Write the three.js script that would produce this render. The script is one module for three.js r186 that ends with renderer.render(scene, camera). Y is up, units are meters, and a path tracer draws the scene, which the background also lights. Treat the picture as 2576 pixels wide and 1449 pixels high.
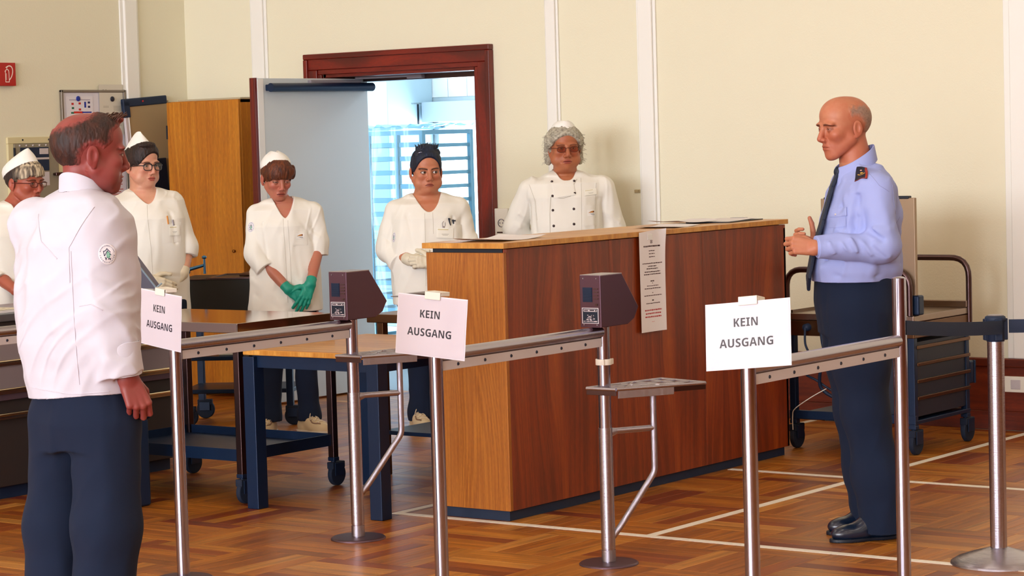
import * as THREE from 'three';
import { RoundedBoxGeometry } from 'three/addons/geometries/RoundedBoxGeometry.js';
import { mergeGeometries } from 'three/addons/utils/BufferGeometryUtils.js';
import { RectAreaLightUniformsLib } from 'three/addons/lights/RectAreaLightUniformsLib.js';

// ---------------------------------------------------------------- camera, sky, exposure
// x runs along the counter towards the far wall, y is up, -z runs towards the left wall
const scene = new THREE.Scene();
const FOC = 5977, YAW = 36.811 * Math.PI / 180, PITCH = 3.526 * Math.PI / 180, ROLL = -1.632 * Math.PI / 180, EYE = 1.62;
const camera = new THREE.PerspectiveCamera(2 * Math.atan(724.5 / FOC) * 180 / Math.PI, 2576 / 1449, 0.1, 120);
{
  const f0 = new THREE.Vector3(Math.cos(YAW), 0, -Math.sin(YAW)), r0 = new THREE.Vector3(Math.sin(YAW), 0, Math.cos(YAW)), up = new THREE.Vector3(0, 1, 0);
  const f = f0.clone().multiplyScalar(Math.cos(PITCH)).addScaledVector(up, -Math.sin(PITCH));
  const u2 = up.clone().multiplyScalar(Math.cos(PITCH)).addScaledVector(f0, Math.sin(PITCH));
  const r = r0.clone().multiplyScalar(Math.cos(ROLL)).addScaledVector(u2, Math.sin(ROLL));
  const u = u2.clone().multiplyScalar(Math.cos(ROLL)).addScaledVector(r0, -Math.sin(ROLL));
  camera.position.set(0, EYE, 0);
  camera.quaternion.setFromRotationMatrix(new THREE.Matrix4().makeBasis(r, u, f.negate()));
}
scene.background = new THREE.Color(0.80, 0.90, 1.0);
scene.backgroundIntensity = 5;
const renderer = new THREE.WebGLRenderer({ antialias: true });
renderer.toneMapping = THREE.LinearToneMapping;
renderer.toneMappingExposure = 1.15;
renderer.shadowMap.enabled = true;
RectAreaLightUniformsLib.init();
const WINDOW_LIGHT = 18, LAMP_LIGHT = 8, KITCHEN_LIGHT = 13;   // radiance of the hall windows, the hall lamps and the kitchen lamps

function areaLight(w, h, color, intensity, pos, look) {
  const l = new THREE.RectAreaLight(color, intensity, w, h);
  l.position.set(...pos); l.lookAt(...look); l.castShadow = true; scene.add(l); return l;
}

// ---------------------------------------------------------------- small helpers
function rng(seed) { let a = seed >>> 0; return () => { a = (a + 0x6d2b79f5) | 0; let t = Math.imul(a ^ (a >>> 15), 1 | a); t = (t + Math.imul(t ^ (t >>> 7), 61 | t)) ^ t; return ((t ^ (t >>> 14)) >>> 0) / 4294967296; }; }
const V = (x, y, z) => new THREE.Vector3(x, y, z);
const clamp = (x, a, b) => x < a ? a : x > b ? b : x;
const lerp = (a, b, t) => a + (b - a) * t;
const sstep = (a, b, x) => { const t = clamp((x - a) / (b - a), 0, 1); return t * t * (3 - 2 * t); };
const hsh = (x, y, z) => { let h = (Math.imul(x, 374761393) + Math.imul(y, 668265263) + Math.imul(z, 2147483647 - 59)) | 0; h = Math.imul(h ^ (h >>> 13), 1274126177); return ((h ^ (h >>> 16)) >>> 0) / 4294967296; };
function noise(x, y, z) {
  const xi = Math.floor(x), yi = Math.floor(y), zi = Math.floor(z); let u = x - xi, v = y - yi, w = z - zi;
  u = u * u * (3 - 2 * u); v = v * v * (3 - 2 * v); w = w * w * (3 - 2 * w);
  const a = lerp(lerp(hsh(xi, yi, zi), hsh(xi + 1, yi, zi), u), lerp(hsh(xi, yi + 1, zi), hsh(xi + 1, yi + 1, zi), u), v);
  const b = lerp(lerp(hsh(xi, yi, zi + 1), hsh(xi + 1, yi, zi + 1), u), lerp(hsh(xi, yi + 1, zi + 1), hsh(xi + 1, yi + 1, zi + 1), u), v);
  return lerp(a, b, w);
}
const fbm = (x, y, z, n = 3) => { let s = 0, a = 0.5, t = 0; for (let i = 0; i < n; i++) { s += a * noise(x, y, z); t += a; a *= 0.5; x = x * 2.03 + 7.1; y = y * 2.03 + 3.7; z = z * 2.03 + 1.3; } return s / t; };
const srgb = (c) => { const k = new THREE.Color(c); return [k.r, k.g, k.b]; };
const mix3 = (a, b, t) => [lerp(a[0], b[0], t), lerp(a[1], b[1], t), lerp(a[2], b[2], t)];

function dataTex(w, h, fn, color = true) {   // fn(u, v) -> [r, g, b] in 0..1 (sRGB when color)
  const d = new Uint8Array(w * h * 4);
  for (let j = 0; j < h; j++) for (let i = 0; i < w; i++) { const c = fn(i / w, j / h, i, j), k = (j * w + i) * 4; d[k] = clamp(c[0], 0, 1) * 255; d[k + 1] = clamp(c[1], 0, 1) * 255; d[k + 2] = clamp(c[2], 0, 1) * 255; d[k + 3] = 255; }
  const t = new THREE.DataTexture(d, w, h, THREE.RGBAFormat);
  t.magFilter = THREE.LinearFilter; t.minFilter = THREE.LinearMipmapLinearFilter; t.generateMipmaps = true;
  t.wrapS = t.wrapT = THREE.RepeatWrapping; if (color) t.colorSpace = THREE.SRGBColorSpace; t.needsUpdate = true; return t;
}
function canvasTex(w, h, draw) {
  const c = document.createElement('canvas'); c.width = w; c.height = h; draw(c.getContext('2d'), w, h);
  const t = new THREE.CanvasTexture(c); t.colorSpace = THREE.SRGBColorSpace; t.anisotropy = 8; return t;
}
// periodic noise for tileable textures
const pn = (u, v, fu, fv, s) => { const n = (i, j) => hsh(((i % fu) + fu) % fu, ((j % fv) + fv) % fv, s); const x = u * fu, y = v * fv, xi = Math.floor(x), yi = Math.floor(y); let a = x - xi, b = y - yi; a = a * a * (3 - 2 * a); b = b * b * (3 - 2 * b); return lerp(lerp(n(xi, yi), n(xi + 1, yi), a), lerp(n(xi, yi + 1), n(xi + 1, yi + 1), a), b); };

const std = (color, rough = 0.6, metal = 0, extra = {}) => new THREE.MeshStandardMaterial({ color, roughness: rough, metalness: metal, ...extra });
const phys = (o) => new THREE.MeshPhysicalMaterial(o);

// ---------------------------------------------------------------- scene graph helpers
const used = new Map();
function numbered(name) { const n = used.get(name) || 0; used.set(name, n + 1); return n ? name + '_' + String(n).padStart(3, '0') : name; }
function tag(o, label, category, group, kind) { if (label) o.userData.label = label; if (category) o.userData.category = category; if (group) o.userData.group = group; if (kind) o.userData.kind = kind; return o; }
function thing(name, label, category, pos = [0, 0, 0], turn = 0, group) {
  const g = new THREE.Group(); g.name = numbered(name); g.position.set(...pos); g.rotation.y = turn; scene.add(g);
  return tag(g, label, category, group);
}
function part(name, geo, mat, parent, label) {
  const m = new THREE.Mesh(Array.isArray(geo) ? merge(geo) : geo, mat); m.name = parent === scene ? numbered(name) : name; m.castShadow = m.receiveShadow = true; parent.add(m);
  if (label) m.userData.label = label; return m;
}
function struct(name, geo, mat) { const m = part(name, geo, mat, scene); m.userData.kind = 'structure'; return m; }
function copy(o, pos, label) { const c = o.clone(); c.name = numbered(o.name.replace(/_\d+$/, '')); if (pos) c.position.set(...pos); c.userData = { ...o.userData }; if (label) c.userData.label = label; scene.add(c); return c; }

// ---------------------------------------------------------------- geometry helpers
function prep(g) { const k = g.index ? g.toNonIndexed() : g; for (const n of Object.keys(k.attributes)) if (!['position', 'normal', 'uv'].includes(n)) k.deleteAttribute(n); if (!k.attributes.normal) k.computeVertexNormals(); if (!k.attributes.uv) k.setAttribute('uv', new THREE.BufferAttribute(new Float32Array(k.attributes.position.count * 2), 2)); return k; }
function merge(list) { return list.length === 1 ? list[0] : mergeGeometries(list.map(prep), false); }
// uv in metres from the position, by the direction each face looks; swap lays the grain the other way
function metreUV(g, swap = false) {
  const k = g.index ? g.toNonIndexed() : g, p = k.attributes.position, n = k.attributes.normal, uv = new Float32Array(p.count * 2);
  for (let i = 0; i < p.count; i++) {
    const ax = Math.abs(n.getX(i)), ay = Math.abs(n.getY(i)), az = Math.abs(n.getZ(i)); let u, v;
    if (ay >= ax && ay >= az) { u = p.getX(i); v = p.getZ(i); } else if (ax >= az) { u = p.getZ(i); v = p.getY(i); } else { u = p.getX(i); v = p.getY(i); }
    uv[i * 2] = swap ? v : u; uv[i * 2 + 1] = swap ? u : v;
  }
  k.setAttribute('uv', new THREE.BufferAttribute(uv, 2)); return k;
}
function box(x0, x1, y0, y1, z0, z1, r = 0, seg = 1) {
  const w = Math.abs(x1 - x0), h = Math.abs(y1 - y0), d = Math.abs(z1 - z0);
  const g = r > 0 ? new RoundedBoxGeometry(w, h, d, seg, Math.min(r, w / 2.02, h / 2.02, d / 2.02)) : new THREE.BoxGeometry(w, h, d);
  g.translate((x0 + x1) / 2, (y0 + y1) / 2, (z0 + z1) / 2); return g;
}
function rod(a, b, r, r2 = r, seg = 18) {
  const A = V(...a), B = V(...b), d = B.clone().sub(A), g = new THREE.CylinderGeometry(r2, r, d.length(), seg, 1);
  g.translate(0, d.length() / 2, 0); g.applyQuaternion(new THREE.Quaternion().setFromUnitVectors(V(0, 1, 0), d.normalize())); g.translate(A.x, A.y, A.z); return g;
}
function tube(pts, r, seg = 40, rad = 10, closed = false, tension = 0.5) { return new THREE.TubeGeometry(new THREE.CatmullRomCurve3(pts.map((p) => V(...p)), closed, 'catmullrom', tension), seg, r, rad, closed); }
// a bent pipe: straight runs joined by round bends
function pipe(pts, r, bend, seg = 14) {
  const P = pts.map((p) => V(...p)), path = new THREE.CurvePath(); let from = P[0];
  for (let i = 1; i < P.length - 1; i++) {
    const a = P[i].clone().add(P[i - 1].clone().sub(P[i]).setLength(bend)), b = P[i].clone().add(P[i + 1].clone().sub(P[i]).setLength(bend));
    path.add(new THREE.LineCurve3(from, a)); path.add(new THREE.QuadraticBezierCurve3(a, P[i], b)); from = b;
  }
  path.add(new THREE.LineCurve3(from, P[P.length - 1]));
  return new THREE.TubeGeometry(path, (P.length - 1) * 16, r, seg, false);
}
function lathe(pts, seg = 40) { return new THREE.LatheGeometry(pts.map((p) => new THREE.Vector2(p[0], p[1])), seg); }
function prism(pts, depth, bevel = 0) {   // polygon in x, y pushed along z
  const s = new THREE.Shape(pts.map((p) => new THREE.Vector2(p[0], p[1])));
  return new THREE.ExtrudeGeometry(s, { depth, bevelEnabled: bevel > 0, bevelThickness: bevel, bevelSize: bevel, bevelSegments: 2, curveSegments: 8 });
}
// a thin sheet of paper or card: w x h, thickness t, front towards +z, bend(u, v) lifts it in z; the uv cover the front
function sheet(w, h, t = 0.0008, bend = null, nu = 12, nv = 10) {
  const pos = [], uv = [], idx = [];
  for (let s = 0; s < 2; s++) for (let j = 0; j <= nv; j++) for (let i = 0; i <= nu; i++) {
    const u = i / nu, v = j / nv, b = bend ? bend(u, v) : [0, 0, 0]; pos.push((u - 0.5) * w + b[0], (v - 0.5) * h + b[1], b[2] + (s ? -t : 0)); uv.push(s ? 0.004 : u, s ? 0.004 : v);
  }
  const K = (nu + 1) * (nv + 1);
  for (let j = 0; j < nv; j++) for (let i = 0; i < nu; i++) { const a = j * (nu + 1) + i, b = a + 1, c = a + nu + 1, d = c + 1; idx.push(a, b, d, a, d, c, K + a, K + d, K + b, K + a, K + c, K + d); }
  const edge = (a, b) => idx.push(a, K + b, b, a, K + a, K + b);
  for (let i = 0; i < nu; i++) { edge(i, i + 1); edge(nv * (nu + 1) + i + 1, nv * (nu + 1) + i); }
  for (let j = 0; j < nv; j++) { edge((j + 1) * (nu + 1), j * (nu + 1)); edge(j * (nu + 1) + nu, (j + 1) * (nu + 1) + nu); }
  const g = new THREE.BufferGeometry(); g.setAttribute('position', new THREE.Float32BufferAttribute(pos, 3)); g.setAttribute('uv', new THREE.Float32BufferAttribute(uv, 2)); g.setIndex(idx); g.computeVertexNormals(); return g;
}
function basisMatrix(ex, ey, ez, o) { return new THREE.Matrix4().makeBasis(V(...ex), V(...ey), V(...ez)).setPosition(...o); }
// ---------------------------------------------------------------- materials
const grain = (base, dark, light, seed, fu = 40, fv = 2) => dataTex(512, 512, (u, v) => {
  const w = pn(u, v, 6, 2, seed + 5) * 0.10, n = pn(u + w, v, fu, fv, seed) * 0.5 + pn(u + w, v, fu * 3, fv * 2, seed + 1) * 0.3 + pn(u, v, 8, 3, seed + 2) * 0.45;
  const t = clamp((n - 0.35) * 1.3, 0, 1), f = pn(u, v, 220, 60, seed + 3), k = t > 0.5 ? mix3(base, light, (t - 0.5) * 2) : mix3(dark, base, t * 2);
  return k.map((c) => c * (0.94 + 0.12 * f));
});
const rgb = (r, g, b) => [r / 255, g / 255, b / 255];
// cathedral figure for the counter's end board
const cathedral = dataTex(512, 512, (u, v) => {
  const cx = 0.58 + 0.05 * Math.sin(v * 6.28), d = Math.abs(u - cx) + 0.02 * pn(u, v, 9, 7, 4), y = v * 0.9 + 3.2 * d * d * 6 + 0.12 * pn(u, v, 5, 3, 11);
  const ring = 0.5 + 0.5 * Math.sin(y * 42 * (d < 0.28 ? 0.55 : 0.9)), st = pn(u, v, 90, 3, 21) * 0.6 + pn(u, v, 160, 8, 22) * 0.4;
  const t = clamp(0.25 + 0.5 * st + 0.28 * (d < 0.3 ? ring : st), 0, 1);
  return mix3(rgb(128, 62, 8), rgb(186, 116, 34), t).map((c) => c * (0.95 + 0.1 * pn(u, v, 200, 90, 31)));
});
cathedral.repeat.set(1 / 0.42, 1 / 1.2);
const veneerT = grain(rgb(138, 52, 6), rgb(108, 36, 2), rgb(164, 78, 16), 41, 46, 2); veneerT.repeat.set(1.1, 0.75);
const beechT = grain(rgb(186, 114, 18), rgb(168, 96, 10), rgb(200, 132, 34), 61, 50, 2); beechT.repeat.set(1.2, 0.8);
const topT = grain(rgb(206, 146, 62), rgb(184, 118, 36), rgb(222, 170, 88), 71, 30, 2); topT.repeat.set(1.1, 0.7);
const dadoT = grain(rgb(112, 36, 4), rgb(82, 22, 0), rgb(134, 50, 10), 81, 30, 2); dadoT.repeat.set(0.9, 1);
const M = {};
{
  const plaster = dataTex(256, 256, (u, v) => { const n = 0.5 * pn(u, v, 60, 60, 3) + 0.5 * pn(u, v, 128, 128, 4); return [n, n, n]; }, false); plaster.repeat.set(2, 2);
  M.cream = std('#e9e3c9', 0.85, 0, { bumpMap: plaster, bumpScale: 0.0006 });
  M.white = std('#f2f0ec', 0.6); M.whiteTrim = std('#f1efe8', 0.5);
  M.ceiling = std('#f3efe4', 0.9);
  M.veneer = phys({ map: veneerT, roughness: 0.42, clearcoat: 0.15, clearcoatRoughness: 0.35 });
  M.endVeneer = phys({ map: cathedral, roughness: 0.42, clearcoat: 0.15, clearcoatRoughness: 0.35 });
  M.counterTop = phys({ map: topT, roughness: 0.4, clearcoat: 0.3, clearcoatRoughness: 0.3 });
  M.beech = std('#ffffff', 0.5, 0, { map: beechT }); M.dado = std('#ffffff', 0.45, 0, { map: dadoT });
  M.frameWood = phys({ map: dadoT, color: '#ff9c74', roughness: 0.4, clearcoat: 0.2, clearcoatRoughness: 0.3 });
  M.navy = std('#0c2340', 0.6); M.navyMetal = std('#0d2544', 0.4, 0.3); M.black = std('#0b1626', 0.5); M.rubber = std('#0c1c33', 0.8);
  const brushed = dataTex(128, 256, (u, v) => { const n = pn(u, v, 3, 200, 7) * 0.6 + pn(u, v, 8, 256, 8) * 0.4; return [n, n, n]; }, false); brushed.repeat.set(3, 6);
  M.steel = std('#b2adb8', 0.24, 1, { bumpMap: brushed, bumpScale: 0.0002 }); M.polished = std('#aeaab8', 0.14, 1); M.satin = std('#a39fa9', 0.34, 1, { bumpMap: brushed, bumpScale: 0.0002 });
  M.darkSteel = std('#5d4a4a', 0.3, 1); M.plate = std('#6b5560', 0.4, 0.9);
  M.alu = std('#cfc6c8', 0.45, 0.15); M.rivet = std('#1a2238', 0.5);
  M.doorGrey = std('#d2d9dc', 0.55); M.tile = phys({ color: '#eef4f6', roughness: 0.18 }); M.grout = std('#b9ccd3', 0.8);
  M.paper = std('#e9e4e6', 0.75); M.paperEdge = std('#d9d4d6', 0.8); M.red = std('#a41410', 0.5);
  M.plasticWhite = std('#efe9dc', 0.5); M.plasticGrey = std('#8b8288', 0.45); M.greyBlue = std('#9fb0bf', 0.5);
  M.tan = std('#b7a47c', 0.6); M.lamp = std('#ffffff', 0.6, 0, { emissive: '#fff2dc', emissiveIntensity: 2.5 });
  M.glass = phys({ color: '#ffffff', roughness: 0.03, transmission: 1, thickness: 0, ior: 1.45 });
}

// ---------------------------------------------------------------- the hall
const XF = 11.75, ZL = -11.52, XB = -12, ZR = 5, HT = 5.6;   // far wall, left wall, wall behind, right wall, ceiling
// dark wood panelling on the walls behind and beside the photographer, unseen, added to darken the steel reflections
struct('added_wainscot_right', metreUV(box(XB, XF, 0, 2.3, ZR - 0.04, ZR, 0.004)), M.dado);
struct('added_wainscot_behind', metreUV(box(XB, XB + 0.02, 0, 0.9, ZL, ZR, 0.004)), M.dado);
struct('ceiling', box(XB - 0.3, XF + 0.3, HT, HT + 0.3, ZL - 0.3, ZR + 0.3), M.ceiling);
struct('wall_left', metreUV(box(XB - 0.3, XF + 0.3, -0.12, HT, ZL - 0.3, ZL)), M.cream);
struct('wall_right', metreUV(box(XB - 0.3, XF + 0.3, -0.12, HT, ZR, ZR + 0.3)), M.cream);
// far wall with the kitchen doorway
const DZ0 = -10.28, DZ1 = -9.02, DH = 2.09, XK = 12.07;    // doorway sides and height; back face of the wall
struct('wall_far', [metreUV(box(XF, XK, -0.12, HT, ZL - 0.3, DZ0)), metreUV(box(XF, XK, -0.12, HT, DZ1, ZR + 0.3)), metreUV(box(XF, XK, DH, HT, DZ0, DZ1))], M.cream);
// wall behind the camera with four tall windows
{
  const cz = [-8.6, -5.0, -1.4, 2.2], w = 2.5, y0 = 0.9, y1 = 5.0, g = [box(XB - 0.35, XB, -0.12, y0, ZL, ZR), box(XB - 0.35, XB, y1, HT, ZL, ZR)]; let z = ZL;
  for (const c of cz) { g.push(box(XB - 0.35, XB, y0, y1, z, c - w / 2)); z = c + w / 2; } g.push(box(XB - 0.35, XB, y0, y1, z, ZR));
  struct('wall_behind', g, M.cream);
  cz.forEach((c, i) => {
    const win = new THREE.Group(); win.name = 'window_' + (i + 1); win.userData.kind = 'structure'; win.position.set(XB - 0.2, 0, c); scene.add(win);
    const fr = []; for (const y of [y0 + 0.04, (y0 + y1) / 2, y1 - 0.04]) fr.push(box(-0.04, 0.04, y - 0.04, y + 0.04, -w / 2, w / 2)); for (const zz of [-w / 2 + 0.04, -w / 6, w / 6, w / 2 - 0.04]) fr.push(box(-0.04, 0.04, y0, y1, zz - 0.035, zz + 0.035));
    part('window_frame', fr, M.white, win); part('window_pane', box(-0.005, 0.005, y0, y1, -w / 2, w / 2), M.glass, win);
    areaLight(w, y1 - y0, '#f0f4ff', WINDOW_LIGHT, [XB + 0.03, (y0 + y1) / 2, c], [XB + 5, (y0 + y1) / 2, c]);
  });
}
// hall lamps: long unseen fittings; row by the right wall added as fill
{
  let first = null;
  for (const z of [-8.4, -4.6, -0.8, 2.8]) for (const x of [1.6, 4.6, 7.6]) {
    if (!first) {
      first = thing('unseen_ceiling_lamp', 'long white fluorescent fitting under the hall ceiling, unseen, right wall row added as fill', 'lamp', [x, HT - 0.12, z], 0, 'hall ceiling lamps');
      part('housing', box(-0.8, 0.8, 0, 0.12, -0.2, 0.2, 0.01), M.white, first); part('diffuser', box(-0.77, 0.77, -0.02, 0, -0.17, 0.17), M.lamp, first);
    } else copy(first, [x, HT - 0.12, z]);
    areaLight(1.5, 0.34, '#fff4e2', LAMP_LIGHT, [x, HT - 0.15, z], [x, 0, z]);
  }
}
// wooden baseboards and the white vertical mouldings
const dadoBoard = (x0, x1, z0, z1) => [metreUV(box(x0, x1, 0, 0.10, z0, z1, 0.003), true), metreUV(box(x0 + (x1 - x0) * 0.15, x1, 0.10, 0.34, z0, z1, 0.003), true), metreUV(box(x0 - 0.012, x1, 0.34, 0.385, z0, z1, 0.006), true)];
struct('baseboard_far', [...dadoBoard(XF - 0.03, XF, DZ1 + 0.15, ZR), ...dadoBoard(XF - 0.03, XF, ZL, DZ0 - 0.15)], M.dado);
struct('baseboard_left', [metreUV(box(XB, XF, 0, 0.36, ZL, ZL + 0.03, 0.004))], M.dado);
let trimNo = 0;
function moulding(z, w, y0 = 0.385) {   // profiled vertical strip on the far wall
  const m = new THREE.Mesh(merge([box(XF - 0.012, XF, y0, HT, z - w / 2, z + w / 2, 0.004), box(XF - 0.03, XF - 0.01, y0, HT, z - w * 0.36, z + w * 0.36, 0.008, 2)]), M.whiteTrim);
  m.name = 'trim_' + (++trimNo); m.userData.kind = 'structure'; m.castShadow = m.receiveShadow = true; scene.add(m);
}
moulding(-10.83, 0.145); moulding(-8.433, 0.10); moulding(-7.748, 0.135);
moulding(-5.34, 0.28);
{
  const m = new THREE.Mesh(merge([box(11.134, 11.30, 0.36, HT, ZL, ZL + 0.014, 0.004), box(11.16, 11.275, 0.36, HT, ZL + 0.01, ZL + 0.032, 0.008, 2)]), M.whiteTrim);
  m.name = 'trim_' + (++trimNo); m.userData.kind = 'structure'; scene.add(m);
}

// ---------------------------------------------------------------- parquet: square blocks of five strips, turned by ninety degrees from block to block
{
  const floor = new THREE.Group(); floor.name = 'floor'; floor.userData.kind = 'structure'; scene.add(floor);
  part('subfloor', box(XB, XF + 0.4, -0.12, -0.0105, ZL - 0.1, ZR + 0.1), std('#2a1204', 0.9), floor);
  const B = 0.428, W = B / 5, tones = ['#b8701a', '#ac6414', '#c27e28', '#984c0c', '#863808', '#b26a18', '#cc8c3c'], tex = [];
  for (let k = 0; k < 3; k++) {
    const t = dataTex(256, 256, (u, v) => { const n = pn(u, v, 2, 40, 91 + k) * 0.55 + pn(u, v, 5, 110, 95 + k) * 0.3 + pn(u, v, 3, 9, 99 + k) * 0.35; const f = 0.66 + 0.44 * n - (pn(u, v, 7, 120, 103 + k) > 0.83 ? 0.12 : 0); return [f, f * 0.97, f * 0.93]; });
    tex.push(t);
  }
  const mats = []; tones.forEach((c, i) => mats.push(phys({ color: c, map: tex[i % 3], roughness: 0.38, clearcoat: 0.22, clearcoatRoughness: 0.28 })));
  const geos = [];   // shared shapes: two directions, five cuts from the grain picture
  for (const along of [0, 1]) for (let k = 0; k < 5; k++) {
    const L = B - 0.0016, w = W - 0.0016, g = along ? box(-w / 2, w / 2, -0.01, 0, -L / 2, L / 2, 0.0008) : box(-L / 2, L / 2, -0.01, 0, -w / 2, w / 2, 0.0008);
    const p = g.attributes.position, uv = new Float32Array(p.count * 2);
    for (let i = 0; i < p.count; i++) { uv[2 * i] = (along ? p.getZ(i) : p.getX(i)) * 1.6 + k * 0.37; uv[2 * i + 1] = (along ? p.getX(i) : p.getZ(i)) * 1.6 + k * 0.213; }
    const gg = g.clone(); gg.setAttribute('uv', new THREE.BufferAttribute(uv, 2)); geos.push(gg);
  }
  const R = rng(5), planks = [], cam = camera.clone(); cam.updateMatrixWorld(); cam.updateProjectionMatrix();
  const i0 = Math.floor((XB - 6.57) / B), i1 = Math.floor((XF + 0.32 - 6.57) / B), j0 = Math.floor((ZL + 6.61) / B), j1 = Math.floor((ZR + 6.61) / B);
  const near = (x, z) => x > 4.5 && z < -1 && z > -11.4;
  for (let i = i0; i <= i1; i++) for (let j = j0; j <= j1; j++) for (let k = 0; k < 5; k++) {
    const bx = 6.57 + i * B, bz = -6.61 + j * B, along = ((i + j) % 2 + 2) % 2;
    const x = along ? bx + (k + 0.5) * W : bx + B / 2, z = along ? bz + B / 2 : bz + (k + 0.5) * W, r = R();
    const tone = r < 0.24 ? 0 : r < 0.46 ? 1 : r < 0.6 ? 2 : r < 0.74 ? 3 : r < 0.82 ? 4 : r < 0.95 ? 5 : 6, dy = -0.0004 * R(), cut = (R() * 5) | 0;
    if (x > XF + 0.3 || z < ZL - 0.2 || z > ZR + 0.2 || (x > XF && (z < DZ0 || z > DZ1))) continue;
    const q = V(x, 0, z).project(cam), d = Math.hypot(x, EYE, z), seen = near(x, z) && Math.abs(q.x) < 1.06 && q.y > -1.08 && q.y < 0.2 && q.z < 1;
    planks.push({ x, y: dy, z, tone, g: geos[along * 5 + cut], seen, d });
  }
  // the strips that show largest are the ones in front of the counter and tables
  const open = (p) => p.seen && !(p.z < -6.05 && p.x > 8.0) ;
  const shown = planks.filter(open).sort((a, b) => a.d - b.d).slice(0, 300), set = new Set(shown);
  for (const p of shown) { const m = part('plank', p.g, mats[p.tone], floor); m.position.set(p.x, p.y, p.z); }
  mats.forEach((mat, t) => {
    const rest = planks.filter((p) => p.tone === t && !set.has(p)).map((p) => { const g = p.g.clone(); g.translate(p.x, p.y, p.z); return g; });
    const m = part('more_planks', merge(rest), mat, floor); m.userData.kind = 'stuff';
  });
}
// painted court lines, lying on the parquet
{
  const paint = std('#eee6d6', 0.5), lines = [[7.978, 8.022, -6.675, 4.5], [9.788, 9.832, -6.05, 4.5]];
  lines.forEach(([x0, x1, z0, z1]) => tag(part('court_line', box(x0, x1, 0, 0.0012, z0, z1), paint, scene), x0 < 9 ? 'white court line crossing the parquet in front of the counter end and the nearest posts' : 'white court line farther back, passing behind the officer in the blue shirt', 'floor line'));
  tag(part('court_line', box(8.02, 11.7, 0, 0.0012, -5.352, -5.308), paint, scene), 'white court line running along the counter front towards the far wall', 'floor line');
  tag(part('court_line', box(8.02, 11.7, 0, 0.0012, -6.675, -6.631), paint, scene), 'short white court line corner beside the wooden counter end', 'floor line');
}

// ---------------------------------------------------------------- kitchen doorway: moulded frame, steel inner frame, open leaf
{
  const door = new THREE.Group(); door.name = 'door_1'; door.userData.kind = 'structure'; scene.add(door);
  const fw = 0.135, prof = (a, b, c, d, horiz) => horiz
    ? [metreUV(box(XF - 0.05, XF, DH + fw - 0.035, DH + fw, a, b, 0.006), true), metreUV(box(XF - 0.034, XF, DH + 0.03, DH + fw - 0.03, a + 0.03, b - 0.03, 0.006), true), metreUV(box(XF - 0.022, XF, DH, DH + 0.032, a + fw - 0.03, b - fw + 0.03, 0.004), true)]
    : [];
  part('door_frame', [...prof(DZ0 - fw, DZ1 + fw, 0, 0, true)], M.frameWood, door);
  for (const s of [0, 1]) {
    const z = s ? DZ1 : DZ0, o = s ? 1 : -1;
    part('door_frame', [metreUV(box(XF - 0.05, XF, 0, DH + fw - 0.035, z + o * (fw - 0.035), z + o * fw, 0.006)), metreUV(box(XF - 0.034, XF, 0, DH + 0.03, z + o * 0.03, z + o * (fw - 0.03), 0.006)), metreUV(box(XF - 0.022, XF, 0, DH, z, z + o * 0.032, 0.004))], M.frameWood, door);
  }
  part('door_lining', [metreUV(box(XF, XK, 0, DH, DZ1 - 0.02, DZ1 + 0.001)), metreUV(box(XF, XK, DH - 0.02, DH + 0.001, DZ0, DZ1), true), metreUV(box(XF, XK, 0, DH, DZ0 - 0.001, DZ0 + 0.02))], M.frameWood, door);
  part('steel_frame', [box(XK - 0.07, XK + 0.04, DH - 0.05, DH - 0.02, DZ0 + 0.02, DZ1 - 0.02), box(XK - 0.07, XK + 0.04, 0, DH - 0.05, DZ1 - 0.06, DZ1 - 0.02), box(XK - 0.07, XK + 0.04, 0, DH - 0.05, DZ0 + 0.02, DZ0 + 0.06)], M.darkSteel, door);
  const zl = -10.155, leaf = part('door_leaf', box(10.975, 12.04, 0.012, 2.06, zl - 0.045, zl, 0.003), M.doorGrey, door, 'pale grey door leaf standing open');
  part('leaf_edge', box(10.955, 10.978, 0.012, 2.062, zl - 0.046, zl - 0.001, 0.002), M.frameWood, leaf, 'red brown edge strip');
  part('edge_strip', box(10.979, 11.03, 0.012, 2.055, zl, zl + 0.003), M.white, leaf);
  part('closing_bar', [rod([11.045, 2.0, zl + 0.05], [12.03, 2.005, zl + 0.05], 0.028), box(11.05, 11.1, 1.98, 2.02, zl, zl + 0.05, 0.005), box(11.96, 12.02, 1.98, 2.02, zl, zl + 0.05, 0.005)], M.navyMetal, leaf, 'dark round bar across the top of the leaf');
  part('door_closer', [box(11.45, 11.95, 2.025, 2.05, zl, zl + 0.03, 0.005), rod([11.9, 2.062, zl + 0.02], [12.0, 2.065, zl + 0.45], 0.008), box(11.96, 12.02, 2.045, 2.07, zl + 0.4, zl + 0.52, 0.004)], M.plasticGrey, leaf);
  part('door_handle', [rod([11.07, 1.05, zl], [11.07, 1.05, zl + 0.05], 0.01), rod([11.07, 1.05, zl + 0.05], [11.2, 1.05, zl + 0.05], 0.009), box(11.05, 11.09, 0.95, 1.12, zl, zl + 0.008, 0.003)], M.satin, leaf);
}

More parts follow.
